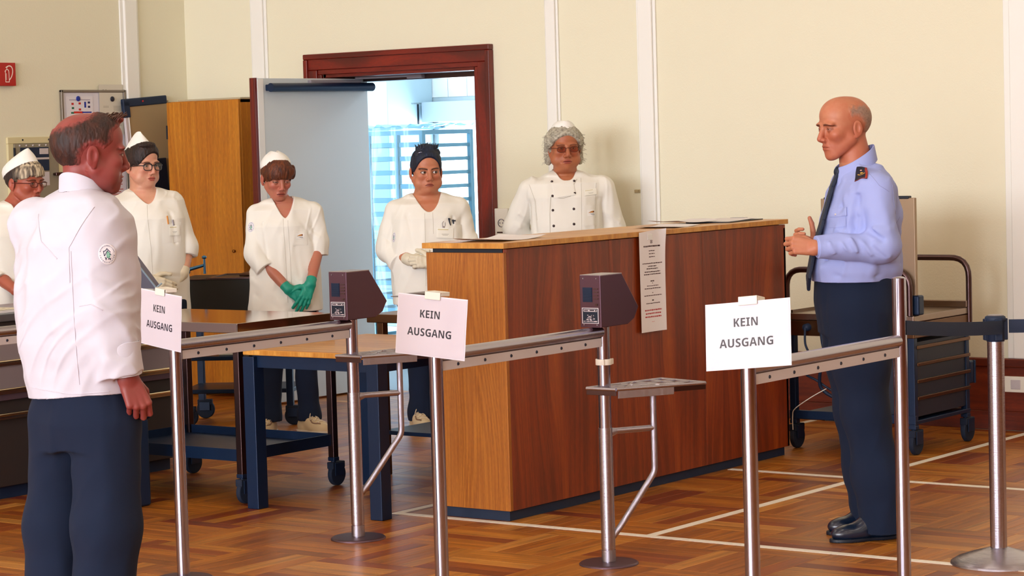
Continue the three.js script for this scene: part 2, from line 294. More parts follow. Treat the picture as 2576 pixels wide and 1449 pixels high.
// ---------------------------------------------------------------- the bright tiled kitchen behind the doorway
{
  const x1 = 15.5, kz0 = -15, kz1 = -8.2, kh = 3.0, wz0 = -12.24, wz1 = -11.2, wy0 = 1.03, wy1 = 1.78;
  struct('floor_kitchen', box(XK, x1 + 0.2, -0.12, 0, kz0, kz1), std('#8b98a3', 0.4));
  struct('ceiling_kitchen', box(XK, x1 + 0.2, kh, kh + 0.2, kz0, kz1), M.white);
  struct('wall_kitchen_left', box(XK, x1 + 0.2, 0, kh, kz0 - 0.2, kz0), M.white);
  struct('wall_kitchen_right', box(XK, x1 + 0.2, 0, kh, kz1, kz1 + 0.2), M.white);
  const w = struct('wall_kitchen_back', [box(x1, x1 + 0.09, 0, kh, kz0, wz0), box(x1, x1 + 0.09, 0, kh, wz1, kz1), box(x1, x1 + 0.09, 0, wy0, wz0, wz1), box(x1, x1 + 0.09, wy1, kh, wz0, wz1)], M.grout);
  const s = 0.2, tileG = box(-0.006, 0, -s / 2 + 0.003, s / 2 - 0.003, -s / 2 + 0.003, s / 2 - 0.003, 0.002);
  for (let i = 0; i < 11; i++) for (let j = 0; j < 13; j++) {
    const z = -13.5 + i * s, y = 0.1 + j * s; if (y + s / 2 > wy0 - 0.02 && y - s / 2 < 2.0 && z + s / 2 > wz0 - 0.08) continue; if (y < 0.9 && z > -12.6) continue;
    const m = part('tile', tileG, M.tile, w); m.position.set(x1, y, z);
  }
  const win = new THREE.Group(); win.name = 'window_5'; win.userData.kind = 'structure'; scene.add(win);
  part('window_frame', [box(x1 - 0.02, x1 + 0.1, wy1 - 0.03, wy1 + 0.05, wz0 - 0.06, wz1), box(x1 - 0.02, x1 + 0.1, wy0 - 0.04, wy0 + 0.006, wz0 - 0.06, wz1), box(x1 - 0.02, x1 + 0.1, wy0, wy1, wz0 - 0.06, wz0 + 0.008), box(x1 + 0.02, x1 + 0.06, wy0, wy1, -12.05, -12.02)], M.white, win);
  part('window_pane', box(x1 + 0.05, x1 + 0.056, wy0, wy1, wz0, wz1), M.glass, win);
  areaLight(1.04, 0.74, '#e6f2ff', KITCHEN_LIGHT, [x1 - 0.022, 1.405, -11.72], [x1 - 3, 1.405, -11.72]);
  // kitchen lamps
  let f = null;
  for (const z of [-13.2, -11.0, -9.4]) {
    if (!f) { f = thing('kitchen_lamp', 'flat cool white lamp under the kitchen ceiling', 'lamp', [13.9, kh - 0.081, z], 0, 'kitchen ceiling lamps'); part('housing', box(-0.65, 0.65, 0, 0.08, -0.3, 0.3, 0.01), M.white, f); part('diffuser', box(-0.62, 0.62, -0.02, 0, -0.27, 0.27), std('#ffffff', 0.6, 0, { emissive: '#e2f1ff', emissiveIntensity: 3 }), f); }
    else copy(f, [13.9, kh - 0.081, z]);
    areaLight(1.2, 0.5, '#dff0ff', KITCHEN_LIGHT, [13.9, kh - 0.12, z], [13.9, 0, z]);
  }
  // blue-grey duct beside the tiles, dark cabinet frame and the pipe rail
  tag(part('wall_duct', [box(14.9, 15.49, 0.9, 2.30, -13.2, -12.36, 0.01), box(14.88, 15.49, 2.30, 2.33, -13.22, -12.35, 0.004)], std('#b4cfdb', 0.4), scene), 'pale blue steel cover on the kitchen wall left of the tiles', 'duct');
  const hood = thing('wall_shelf', 'dark framed shelf on the kitchen wall above the tray trolley', 'shelf', [15.3, 0, -12.5]);
  part('shelf_board', box(-0.1, 0.19, 1.945, 1.965, -0.15, 0.14, 0.004), M.black, hood); part('post', box(-0.02, 0.0, 1.77, 1.95, 0.115, 0.145, 0.003), M.black, hood);
  const rail = thing('pipe_rail', 'thin grey pipe with end brackets on the kitchen wall', 'pipe', [15.35, 1.897, -12.342]);
  part('pipe', rod([0, 0, -0.30], [0, 0, 0.30], 0.009), M.greyBlue, rail); part('bracket', box(-0.02, 0.14, -0.02, 0.02, -0.32, -0.28, 0.004), M.greyBlue, rail); part('bracket', box(-0.02, 0.14, -0.02, 0.03, 0.26, 0.31, 0.004), M.black, rail);
  tag(part('soffit_beam', box(15.3, 15.49, 1.80, 1.965, -12.33, -8.3, 0.005), std('#a8bccb', 0.5), scene), 'grey blue beam above the kitchen window', 'beam', null, 'structure');
  // tray trolley with runners under a plastic cover
  const t = thing('tray_trolley', 'tall steel tray trolley under a clear plastic cover behind the doorway', 'trolley', [13.6, 0, -11.08]), hx = 0.28, hz = 0.345, H = 1.72, st = std('#7fa3b3', 0.35, 0.7);
  for (const a of [-1, 1]) for (const b of [-1, 1]) { part('post', box(a * hx - 0.0175, a * hx + 0.0175, 0.1, H, b * hz - 0.0175, b * hz + 0.0175, 0.004), st, t); part('caster', new THREE.CylinderGeometry(0.05, 0.05, 0.025, 20).rotateX(Math.PI / 2).translate(a * hx, 0.05, b * hz), M.rubber, t); }
  part('top_frame', [box(-hx, hx, H - 0.03, H, -hz - 0.015, -hz + 0.015), box(-hx, hx, H - 0.03, H, hz - 0.015, hz + 0.015), box(-hx - 0.015, -hx + 0.015, H - 0.03, H, -hz, hz), box(hx - 0.015, hx + 0.015, H - 0.03, H, -hz, hz)], st, t);
  const trayG = merge([box(-hx + 0.01, hx - 0.01, 0, 0.004, -hz + 0.03, hz - 0.03), box(-hx, -hx + 0.012, 0, 0.035, -hz + 0.02, hz - 0.02, 0.003), box(-hx, hx, -0.004, 0.022, -hz + 0.004, -hz + 0.028, 0.003), box(-hx, hx, -0.004, 0.022, hz - 0.028, hz - 0.004, 0.003)]), trayM = std('#86abba', 0.3, 0.8);
  for (let k = 0; k < 15; k++) { const m = part('tray', trayG, trayM, t); m.position.y = 0.2 + k * 0.1; }
  part('side_strut', [box(-hx - 0.01, -hx + 0.01, 0.15, H, -0.17, -0.14), box(-hx - 0.01, -hx + 0.01, 0.15, H, 0.09, 0.12)], st, t);
  // the cover: a slightly creased clear sheet over the top and the front
  const cover = (w, h, seed) => sheet(w, h, 0.0004, (u, v) => { const n = fbm(u * 7 + seed, v * 3, seed, 3) - 0.5; return [0, 0, 0.05 * n + 0.012 * Math.sin(u * 30 + 6 * n)]; }, 40, 40);
  const clear = phys({ color: '#dff2fb', roughness: 0.16, transmission: 0.85, thickness: 0, ior: 1.4 });
  const front = cover(0.74, 1.35, 3); front.rotateY(-Math.PI / 2); front.translate(-hx - 0.05, 1.07, 0);
  const top = cover(0.74, 0.62, 8); top.rotateX(-Math.PI / 2); top.rotateY(-Math.PI / 2); top.translate(0, H + 0.03, 0);
  part('plastic_cover', [front, top], clear, t, 'clear creased plastic sheet');
}
// ---------------------------------------------------------------- wooden counter
{
  const t = thing('counter', 'tall wooden counter with a lighter end board and a dark recessed plinth', 'counter', [8.03, 0, -6.05]), L = 2.36, D = 0.42;
  part('plinth', box(0.02, L - 0.02, 0, 0.05, -D + 0.02, -0.02), M.navy, t, 'dark recessed plinth');
  const cuts = [0, 0.79, 1.575, L];
  for (let i = 0; i < 3; i++) part('front_panel', metreUV(box(cuts[i] + (i ? 0.001 : 0.022), cuts[i + 1] - 0.001, 0.045, 1.165, -0.02, 0, 0.0015)), M.veneer, t);
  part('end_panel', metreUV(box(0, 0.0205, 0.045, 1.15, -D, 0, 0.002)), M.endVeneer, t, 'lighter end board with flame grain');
  part('end_panel', metreUV(box(L - 0.02, L, 0.045, 1.15, -D, 0, 0.002)), M.veneer, t);
  part('back_panel', metreUV(box(0.0205, L - 0.02, 0.045, 1.15, -D, -D + 0.02)), M.veneer, t);
  part('shadow_gap', box(0.022, L - 0.022, 1.14, 1.168, -D + 0.02, -0.022), M.black, t);
  part('counter_top', metreUV(box(-0.014, L + 0.012, 1.168, 1.192, -D - 0.012, 0.012, 0.002)), M.counterTop, t, 'pale worktop with thin edge');
}
// papers on the counter
const printed = (w, h, draw) => canvasTex(w, h, (c) => { c.fillStyle = '#eeeaec'; c.fillRect(0, 0, w, h); draw(c, w, h); });
const flatSheet = (name, label, w, h, x, y, z, turn, lift = 0.006, seed = 1, group) => {
  const g = sheet(w, h, 0.0006, (u, v) => [0, 0, 0.0006 + lift * Math.pow(Math.abs(u - 0.5) * 2, 2.2) * (0.6 + 0.7 * noise(u * 2 + seed, v * 2, seed))], 16, 8); g.rotateX(-Math.PI / 2);
  const m = part(name, g, M.paper, scene); m.position.set(x, y + 0.001, z); m.rotation.y = turn; return tag(m, label, 'paper', group);
};
flatSheet('paper_sheet', 'large curled white sheet lying on the near left end of the wooden counter', 0.42, 0.24, 8.30, 1.192, -6.27, 0.15, 0.012, 2);
flatSheet('paper_sheet', 'white sheet at the left of the papers on the far end of the wooden counter', 0.30, 0.21, 9.52, 1.192, -6.19, 0.15, 0.008, 3);
flatSheet('paper_sheet', 'white sheet in the middle of the papers on the far end of the wooden counter', 0.30, 0.21, 9.86, 1.2005, -6.31, -0.2, 0.012, 4);
{
  const m = thing('clipboard', 'dark edged clipboard with a white sheet near the far end of the wooden counter', 'clipboard', [10.14, 1.1925, -6.25], 0.12);
  part('board', box(-0.2, 0.2, 0, 0.004, -0.12, 0.12, 0.001), M.black, m);
  const g = sheet(0.36, 0.21, 0.0006, (u) => [0, 0, 0.005 * u * u], 10, 4); g.rotateX(-Math.PI / 2); g.translate(-0.015, 0.0055, 0); part('paper', g, M.paper, m); part('clip', box(0.15, 0.19, 0.0045, 0.012, -0.04, 0.04, 0.002), M.satin, m);
}
{ // long notice taped to the counter front
  const tex = printed(256, 768, (c, w, h) => {
    c.fillStyle = '#3a2226'; c.textAlign = 'center';
    const line = (y, len, th, col = '#3f2428', seed = 1) => { c.fillStyle = col; let x = w / 2 - len * w / 2; const r = rng(Math.round(y * 13 + seed)); while (x < w / 2 + len * w / 2) { const k = 6 + r() * 16; c.fillRect(x, y + (r() - 0.5) * 1.5, Math.min(k, w / 2 + len * w / 2 - x), th); x += k + 3; } };
    c.strokeStyle = '#3a2226'; c.lineWidth = 3; c.strokeRect(w * 0.49 - 9, 66, 18, 20); c.beginPath(); c.moveTo(w * 0.49 - 8, 67); c.lineTo(w * 0.49 + 8, 85); c.moveTo(w * 0.49 + 8, 67); c.lineTo(w * 0.49 - 8, 85); c.stroke(); c.fillRect(w * 0.49 - 4, 44, 8, 8);
    line(104, 0.66, 11, '#35181c'); [142, 165, 188].forEach((y) => line(y, 0.24, 6)); [238, 260, 279, 303, 322].forEach((y, i) => line(y, [0.78, 0.34, 0.46, 0.62, 0.68][i], 7, '#3a2026'));
    line(374, 0.15, 9, '#2a1418'); line(392, 0.03, 5); line(412, 0.46, 5); line(432, 0.66, 6); line(466, 0.04, 5); line(486, 0.70, 6); line(522, 0.07, 9, '#2a1418'); line(546, 0.55, 6);
    [596, 622, 648].forEach((y, i) => line(y, [0.68, 0.62, 0.66][i], 10, '#b03a3e')); line(690, 0.12, 4, '#d9a0a6');
  });
  const t = thing('notice', 'long white printed notice with red last lines taped on the counter front', 'notice', [9.145, 0.957, -6.0355]);
  part('sheet', sheet(0.205, 0.46, 0.0005, (u, v) => [0, 0.012 * u * (v > 0.97 ? 1 : 0), 0.0015 + 0.012 * Math.pow(Math.max(0, u - 0.72) / 0.28, 2) * (0.3 + Math.pow(v, 6)) + 0.004 * (1 - v) * Math.abs(u - 0.5)], 20, 24), std('#ffffff', 0.75, 0, { map: tex }), t);
  part('tape', box(-0.035, 0.005, 0.195, 0.222, 0.002, 0.003), phys({ color: '#ffffff', roughness: 0.08, transmission: 0.3, thickness: 0 }), t, 'shiny tape strip');
}

// ---------------------------------------------------------------- steel lane barriers with pay boxes, tray rests and signs
const LANES = [-6.372, -5.117, -3.862];
const boxProfile = [[-0.075, -0.105], [0.10, -0.105], [0.145, -0.085], [0.172, -0.045], [0.066, 0.085], [-0.075, 0.085]];   // x along the lane, y up
function barrier(z, name, label, opts) {
  const t = thing('lane_barrier', label, 'barrier', [0, 0, z]), xn = 6.385, xf = opts.xf || 7.405;
  part('near_post', [rod([xn, 0, 0], [xn, 0.955, 0], 0.0245, 0.0245, 28), lathe([[0, 0.961], [0.016, 0.96], [0.0245, 0.955]], 28).translate(xn, 0, 0)], M.polished, t);
  part('near_base', lathe([[0, 0.008], [0.105, 0.008], [0.112, 0.003], [0.112, 0]], 40).translate(xn, 0, 0), M.plate, t);
  const top = opts.top || 0.908;
  part('far_post', [rod([xf, 0.005, 0], [xf, top, 0], 0.0245, 0.0245, 28), lathe([[0, top + 0.006], [0.015, top + 0.005], [0.0245, top]], 28).translate(xf, 0, 0)], M.polished, t);
  if (opts.arm) part('sleeve', [rod([xf, 0.06, 0], [xf, opts.arm + 0.015, 0], 0.027, 0.027, 28), rod([xf, 0.012, 0], [xf, 0.055, 0], 0.0275, 0.0275, 28)], M.steel, t);
  part('far_base', lathe([[0, 0.009], [0.107, 0.009], [0.114, 0.004], [0.114, 0]], 44).translate(xf, 0, 0), M.plate, t);
  part('handrail', rod([xn - 0.01, 0.89, 0], [xf - 0.02, 0.89, 0], 0.0215, 0.0215, 24), M.steel, t);
  const bar = part('flat_bar', box(xn + 0.026, xf - 0.027, 0.835, 0.868, 0.006, 0.012, 0.001), M.alu, t, 'pale flat bar with dark bolts');
  for (let k = 0; k < 6; k++) part('bolt', rod([xn + 0.11 + k * 0.155, 0.852, 0.012], [xn + 0.11 + k * 0.155, 0.852, 0.0145], 0.0062, 0.0052, 12), M.rivet, bar);
  part('bar_backing', box(xn + 0.02, xf - 0.02, 0.868, 0.876, -0.004, 0.010), M.darkSteel, t);
  if (opts.arm) { // folding tray rest carried by a bent pipe
    const a = opts.arm, ang = -30 * Math.PI / 180, d = [Math.cos(ang), -Math.sin(ang)], q = (s, y) => [xf + d[0] * s, y, d[1] * s], ex = 0.205;
    part('arm_pipe', [pipe([q(0.012, a - 0.415), q(0.06, a - 0.36), q(ex, a - 0.17), q(ex, a + 0.14)], 0.0125, 0.02), rod(q(0.02, a), q(ex, a), 0.0118), rod(q(0.02, a - 0.004), q(0.045, a), 0.019, 0.0118)], M.steel, t);
    const y = a + 0.168, P = (x, zz, yy = y) => [xf + x, yy, zz], LFT = [-0.045, -0.05], NER = [-0.045, 0.085], RGT = [0.29, 0.27], FAR = [0.35, 0.03];
    const bars = [], add = (p, q2, w = 0.006) => bars.push(rod(P(...p), P(...q2), w, w, 8));
    const at2 = (A, B, s) => [lerp(A[0], B[0], s), lerp(A[1], B[1], s)];
    for (const [A, B] of [[LFT, NER], [NER, RGT], [RGT, FAR], [FAR, LFT]]) add(A, B, 0.007);
    for (const s of [0.2, 0.4, 0.6, 0.8]) add(at2(NER, RGT, s), at2(LFT, FAR, s + 0.04));
    for (const s of [0.33, 0.66]) add(at2(LFT, NER, s), at2(FAR, RGT, s));
    add(at2(NER, RGT, 0.1), at2(LFT, FAR, 0.6)); add(at2(NER, RGT, 0.85), at2(LFT, FAR, 0.25));
    part('tray_rest', bars, M.steel, t);
    const skirt = (A, B, h) => { const dx = B[0] - A[0], dz = B[1] - A[1], L = Math.hypot(dx, dz), g = box(0, L, -h, 0, -0.003, 0.003, 0.001); g.rotateY(-Math.atan2(dz, dx)); g.translate(xf + A[0], y - 0.004, A[1]); return g; };
    part('rest_bracket', [skirt(at2(NER, RGT, 0.02), at2(NER, RGT, 0.64), 0.03)], M.steel, t); for (const [A, B] of [[at2(NER, RGT, 0.64), RGT], [RGT, FAR], [LFT, NER]]) part('rest_edge', skirt(A, B, 0.02), M.darkSteel, t);
  }
  if (opts.band) part('clip_band', [lathe([[0.026, -0.011], [0.031, -0.011], [0.031, 0.011], [0.026, 0.011]], 24).translate(xf, opts.band, 0), box(xf - 0.032, xf + 0.036, opts.band - 0.011, opts.band + 0.011, 0.014, 0.022, 0.002)], M.plasticWhite, t, 'pale plastic clip band');
  return t;
}
barrier(LANES[0], 'lane_barrier', 'left steel lane barrier whose rail starts beside the man in the white coat', { arm: 0.592, band: 0 });
barrier(LANES[1], 'lane_barrier', 'middle steel lane barrier standing before the wooden counter with white clip band', { arm: 0.508, band: 0.775 });
barrier(LANES[2], 'lane_barrier', 'right steel lane barrier with capped post in front of the officer', { top: 1.108 });
{
  const l = barrier(-7.627, 'lane_barrier', 'leftmost steel lane barrier mostly hidden behind the man in the white coat', { top: 1.0, xf: 7.1 });
  const b = thing('waste_bin', 'dark blue waste bin low behind the man in the white coat', 'bin', [7.56, 0, -7.98]); part('bin_body', box(-0.11, 0.11, 0, 0.40, -0.14, 0.14, 0.012), M.navy, b); part('bin_lid', box(-0.118, 0.118, 0.40, 0.425, -0.148, 0.148, 0.01), M.navyMetal, b);
}
// pay boxes on the far posts
const plateTex = canvasTex(256, 256, (c, w, h) => {
  c.fillStyle = '#d9d2da'; c.fillRect(0, 0, w, h); c.fillStyle = '#102138'; c.fillRect(12, 12, w - 24, h - 24); c.fillStyle = '#cfc7cf'; c.fillRect(24, 24, w - 48, 40); c.fillStyle = '#5c5462'; c.fillRect(34, 34, 60, 20); c.fillStyle = '#1c1a2c'; c.fillRect(120, 32, 70, 18); c.fillRect(206, 30, 18, 26);
  const r = rng(9); for (let k = 0; k < 26; k++) { c.fillStyle = r() < 0.7 ? '#d8cfd8' : '#4a4250'; c.fillRect(60 + r() * 100, 104 + r() * 90, 16 + r() * 26, 8 + r() * 10); } c.fillStyle = '#15182c'; c.fillRect(150, 116, 24, 66); c.fillStyle = '#cfc6d0'; c.fillRect(24, 210, w - 48, 20); c.fillStyle = '#2a2234'; c.fillRect(34, 214, 50, 12); c.fillRect(96, 216, 90, 8);
});
function payBox(z, label, frontCol, group) {
  const t = thing('pay_box', label, 'box', [7.405, 1.02, z], 0, group), w = 0.096, m = std(frontCol, 0.42, 0.55);
  const g = prism(boxProfile, w - 0.006, 0.003); g.translate(0, 0, -w / 2 + 0.003); part('housing', g, m, t);
  part('top_plate', box(-0.076, 0.068, 0.0865, 0.0905, -w / 2, w / 2, 0.001), M.steel, t);
  const slots = []; for (let k = 0; k < 6; k++) slots.push(box(-0.081, -0.0785, 0.035 - k * 0.0088, 0.0402 - k * 0.0088, -w / 2 + 0.018, -w / 2 + 0.055)); part('grille', [box(-0.080, -0.078, -0.012, 0.043, -w / 2 + 0.015, -w / 2 + 0.058), ...slots], M.navyMetal, t, 'dark slotted grille');
  const key = []; for (let k = 0; k < 4; k++) key.push(box(-0.0805, -0.078, 0.036 - k * 0.0125, 0.040 - k * 0.0125, 0.015, 0.037)); key.push(box(-0.0805, -0.078, -0.026, -0.018, 0.022, 0.034), box(-0.0802, -0.078, -0.048, -0.044, -0.03, 0.036)); part('engraving', key, M.darkSteel, t);
  const pl = new THREE.PlaneGeometry(0.076, 0.062); const pg = sheet(0.076, 0.06, 0.001); pg.rotateY(-Math.PI / 2); pg.translate(-0.0805, -0.0675 + 0.004, 0.0); part('rating_plate', pg, std('#ffffff', 0.4, 0.2, { map: plateTex }), t, 'dark printed plate with pale border');
  for (const [y, zz] of [[0.077, -0.03], [0.077, 0.03], [-0.098, -0.03], [-0.098, 0.03]]) part('screw', rod([-0.078, y, zz], [-0.0805, y, zz], 0.003, 0.0025, 8), M.satin, t);
  part('slot_lip', box(0.155, 0.178, -0.052, -0.044, -0.02, 0.045, 0.002), M.polished, t);
}
payBox(LANES[0], 'mauve metal pay box with dark side on the left barrier post', '#5a3d4a', null);
payBox(LANES[1], 'mauve metal pay box on the middle barrier post before the counter front', '#5a3d4a', null);

// laminated signs clipped to the near posts
const signTex = canvasTex(1024, 724, (c, w, h) => {
  c.fillStyle = '#d8ced8'; c.fillRect(0, 0, w, h); c.fillStyle = '#14142a'; c.textAlign = 'center'; c.textBaseline = 'middle';
  c.font = 'bold 132px sans-serif';
  const put = (s, x, y, width) => { c.save(); c.translate(x, y); c.scale(width / c.measureText(s).width, 1); c.fillText(s, 0, 0); c.restore(); };
  put('KEIN', w * 0.475, h * 0.30, w * 0.315); put('AUSGANG', w * 0.483, h * 0.615, w * 0.66);
});
function sign(label, o, ex, ey, seed) {   // o: centre; ex: along the width; ey: up
  const X = V(...ex).normalize(), Z = V().crossVectors(X, V(...ey)).normalize(), Y = V().crossVectors(Z, X), t = thing('sign', label, 'sign', [0, 0, 0]);
  t.matrix.copy(new THREE.Matrix4().makeBasis(X, Y, Z)); t.quaternion.setFromRotationMatrix(t.matrix); t.position.set(...o);
  const bend = (u, v) => { const n = fbm(u * 5 + seed, v * 6, seed, 3) - 0.5, e = sstep(0.5, 1, u); return [0, 0, 0.010 * Math.pow(u - 0.5, 2) * (seed % 3 - 1) + 0.0022 * n * e]; };
  part('laminate', sheet(0.297, 0.21, 0.001, (u, v) => { const b = bend(u, v); return [b[0], b[1], b[2] - 0.0002]; }, 48, 36), phys({ color: '#e8e2ea', roughness: 0.12, clearcoat: 0.4 }), t);
  part('paper', sheet(0.289, 0.202, 0.0004, (u, v) => { const b = bend(u * 0.973 + 0.0135, v * 0.962 + 0.019); return [b[0], b[1], b[2] + 0.0009]; }, 48, 36), phys({ map: signTex, roughness: 0.5, clearcoat: 0.7, clearcoatRoughness: 0.1 }), t);
  part('clip', [box(-0.03, 0.036, 0.093, 0.121, 0.003, 0.007, 0.002), box(-0.03, 0.036, 0.117, 0.121, -0.05, 0.007, 0.002), box(0.02, 0.036, 0.106, 0.118, -0.05, -0.002, 0.002)], M.plasticWhite, t, 'pale plastic holder clip');
}
sign('white KEIN AUSGANG sign leaning on the left barrier post beside the white coat', [6.331, 0.989, -6.392], [-0.251, -0.073, 0.965], [-0.001, 0.997, 0.075], 3);
sign('white KEIN AUSGANG sign on the middle barrier post before the counter end', [6.350, 0.9935, -5.104], [0.034, -0.071, 0.997], [0.045, 0.997, 0.070], 4);
sign('glossy white KEIN AUSGANG sign on the right barrier post near the officer', [6.330, 1.000, -3.826], [0.072, 0.0926, 0.993], [0.1765, 0.979, -0.104], 5);

// ---------------------------------------------------------------- belt post and belts
{
  const t = thing('belt_post', 'round steel belt post with domed base at the right edge', 'post', [8.10, 0, -3.83]);
  part('base', lathe([[0, 0.062], [0.035, 0.06], [0.06, 0.052], [0.11, 0.038], [0.155, 0.022], [0.178, 0.008], [0.18, 0]], 56), M.steel, t);
  part('pole', [rod([0, 0.05, 0], [0, 0.90, 0], 0.031, 0.031, 32)], M.steel, t);
  part('head', [lathe([[0.0, 0.926], [0.03, 0.926], [0.037, 0.922], [0.039, 0.915], [0.039, 0.905], [0.033, 0.903], [0.033, 0.83], [0.0, 0.83]], 36), ...[0, 1, 2, 3].map((k) => { const g = box(-0.014, 0.014, 0.835, 0.915, 0.028, 0.044, 0.003); g.rotateY(0.75 + k * Math.PI / 2); return g; })], M.navy, t, 'dark belt cassette head');
  part('cap_disc', lathe([[0, 0.929], [0.026, 0.929], [0.028, 0.926]], 30), M.satin, t);
  const belt = (a, b, h) => { const A = V(...a), B = V(...b), L = Math.hypot(B.x - A.x, B.z - A.z), g = sheet(L, h, 0.0012, (u) => [0, (u - 0.5) * (B.y - A.y) - 0.006 * (1 - 4 * (u - 0.5) ** 2), 0], 20, 2); g.rotateY(-Math.atan2(B.z - A.z, B.x - A.x)); g.translate((A.x + B.x) / 2, (A.y + B.y) / 2, (A.z + B.z) / 2); return g; };
  const band = part('belt', [belt([7.404, 0.936, -3.835], [8.075, 0.885, -3.79], 0.05)], M.navy, scene); tag(band, 'dark blue belt stretched from the right barrier to the belt post', 'belt');
  const b2 = part('belt', [belt([8.13, 0.885, -3.79], [8.9, 0.89, -2.7], 0.05)], M.navy, scene); tag(b2, 'short end of a dark blue belt right of the belt post', 'belt');
}

// ---------------------------------------------------------------- wooden table with dark legs
{
  const t = thing('wooden_table', 'small light wooden table with dark steel legs left of the counter', 'table', [8.23, 0, -6.965]), hx = 0.43, hz = 0.397;
  part('tabletop', metreUV(box(-hx, hx, 0.696, 0.722, -hz, hz, 0.004)), M.counterTop, t);
  part('apron', [box(-hx + 0.02, hx - 0.02, 0.64, 0.695, -hz + 0.02, -hz + 0.04), box(-hx + 0.02, hx - 0.02, 0.64, 0.695, hz - 0.04, hz - 0.02), box(-hx + 0.02, -hx + 0.04, 0.64, 0.695, -hz + 0.02, hz - 0.02), box(hx - 0.04, hx - 0.02, 0.64, 0.695, -hz + 0.02, hz - 0.02)], M.navyMetal, t);
  for (const a of [-1, 1]) for (const b of [-1, 1]) part('leg', box(a * (hx - 0.03) - 0.034, a * (hx - 0.03) + 0.034, 0, 0.69, b * (hz - 0.035) - 0.034, b * (hz - 0.035) + 0.034, 0.004), M.navyMetal, t);
}
function caster(parent, x, z, r = 0.05, y = 0.14) {
  const c = part('caster', [box(x - 0.02, x + 0.02, y - 0.02, y, z - 0.02, z + 0.02, 0.004), rod([x, y - 0.05, z], [x, y, z], 0.012), box(x - 0.015, x + r * 0.9, r * 0.9, y - 0.03, z - 0.024, z - 0.020, 0.001), box(x - 0.015, x + r * 0.9, r * 0.9, y - 0.03, z + 0.020, z + 0.024, 0.001)], M.navyMetal, parent);
  part('wheel', [lathe([[0, -0.014], [r * 0.9, -0.014], [r, -0.009], [r, 0.009], [r * 0.9, 0.014], [0, 0.014]], 26).rotateX(Math.PI / 2).translate(x + r * 0.35, r, z), box(x - r * 0.5, x + r * 1.1, r * 1.5, r * 2.1, z - 0.02, z + 0.02, 0.004)], M.rubber, c);
}
// steel serving trolley with shelves
{
  const t = thing('steel_trolley', 'steel trolley with polished top between the wooden table and the woman with green gloves', 'trolley', [8.205, 0, -7.95]), hx = 0.335, hz = 0.495;
  part('trolley_top', [box(-hx, hx, 0.822, 0.83, -hz, hz, 0.002), box(-hx, -hx + 0.006, 0.785, 0.826, -hz, hz, 0.002), box(hx - 0.006, hx, 0.785, 0.826, -hz, hz, 0.002), box(-hx, hx, 0.785, 0.826, hz - 0.006, hz, 0.002), box(-hx, hx, 0.785, 0.826, -hz, -hz + 0.006, 0.002)], std('#b0a49c', 0.09, 1), t);
  for (const y of [0.205]) part('shelf', [box(-hx + 0.02, hx - 0.02, y, y + 0.006, -hz + 0.02, hz - 0.02), box(-hx + 0.015, -hx + 0.02, y - 0.01, y + 0.045, -hz + 0.02, hz - 0.02), box(hx - 0.02, hx - 0.015, y - 0.01, y + 0.045, -hz + 0.02, hz - 0.02), box(-hx + 0.015, hx - 0.015, y - 0.01, y + 0.045, hz - 0.02, hz - 0.015), box(-hx + 0.015, hx - 0.015, y - 0.01, y + 0.045, -hz + 0.015, -hz + 0.02)].slice(y > 0.3 ? 0 : 0), M.navyMetal, t);
  for (const a of [-1, 1]) for (const b of [-1, 1]) { part('leg', box(a * (hx - 0.018) - 0.018, a * (hx - 0.018) + 0.018, 0.13, 0.79, b * (hz - 0.018) - 0.018, b * (hz - 0.018) + 0.018, 0.004), M.darkSteel, t); caster(t, a * (hx - 0.018), b * (hz - 0.018), 0.055); }
}
// dark bain-marie trolley before the cupboard
{
  const t = thing('bain_marie_trolley', 'dark food warmer trolley in front of the tall orange cupboard', 'trolley', [10.13, 0, -9.62], -60 * Math.PI / 180), hx = 0.34, d = 0.45;
  part('tank', box(-hx, hx, 0.66, 0.868, -d, 0, 0.008), std('#22201c', 0.5, 0.3), t);
  const rims = []; for (const [a, b, y] of [[-hx, -0.16, 0.868], [-0.155, 0.13, 0.874], [0.135, hx, 0.88]]) rims.push(box(a, b, 0.862, y, -0.06, 0.006, 0.002), box(a, a + 0.02, 0.862, y, -d, 0, 0.002), box(b - 0.02, b, 0.862, y, -d, 0, 0.002), box(a, b, 0.862, y, -d, -d + 0.02, 0.002)); part('rim', rims, M.darkSteel, t);
  part('lid', [box(0.02, hx - 0.02, 0.875, 0.892, -0.34, -0.08, 0.006), rod([0.1, 0.90, -0.2], [0.22, 0.90, -0.2], 0.008)], std('#4b2f1c', 0.35, 0.6), t);
  for (const y of [0.385, 0.19]) part('shelf', box(-hx + 0.01, hx - 0.01, y, y + 0.025, -d + 0.02, -0.02, 0.004), M.navyMetal, t);
  for (const a of [-1, 1]) for (const b of [0, 1]) { const x = a * (hx - 0.025), z = b ? -0.025 : -d + 0.025; part('leg', box(x - 0.02, x + 0.02, 0.12, 0.665, z - 0.02, z + 0.02, 0.004), M.navyMetal, t); caster(t, x, z, 0.055, 0.13); }
}
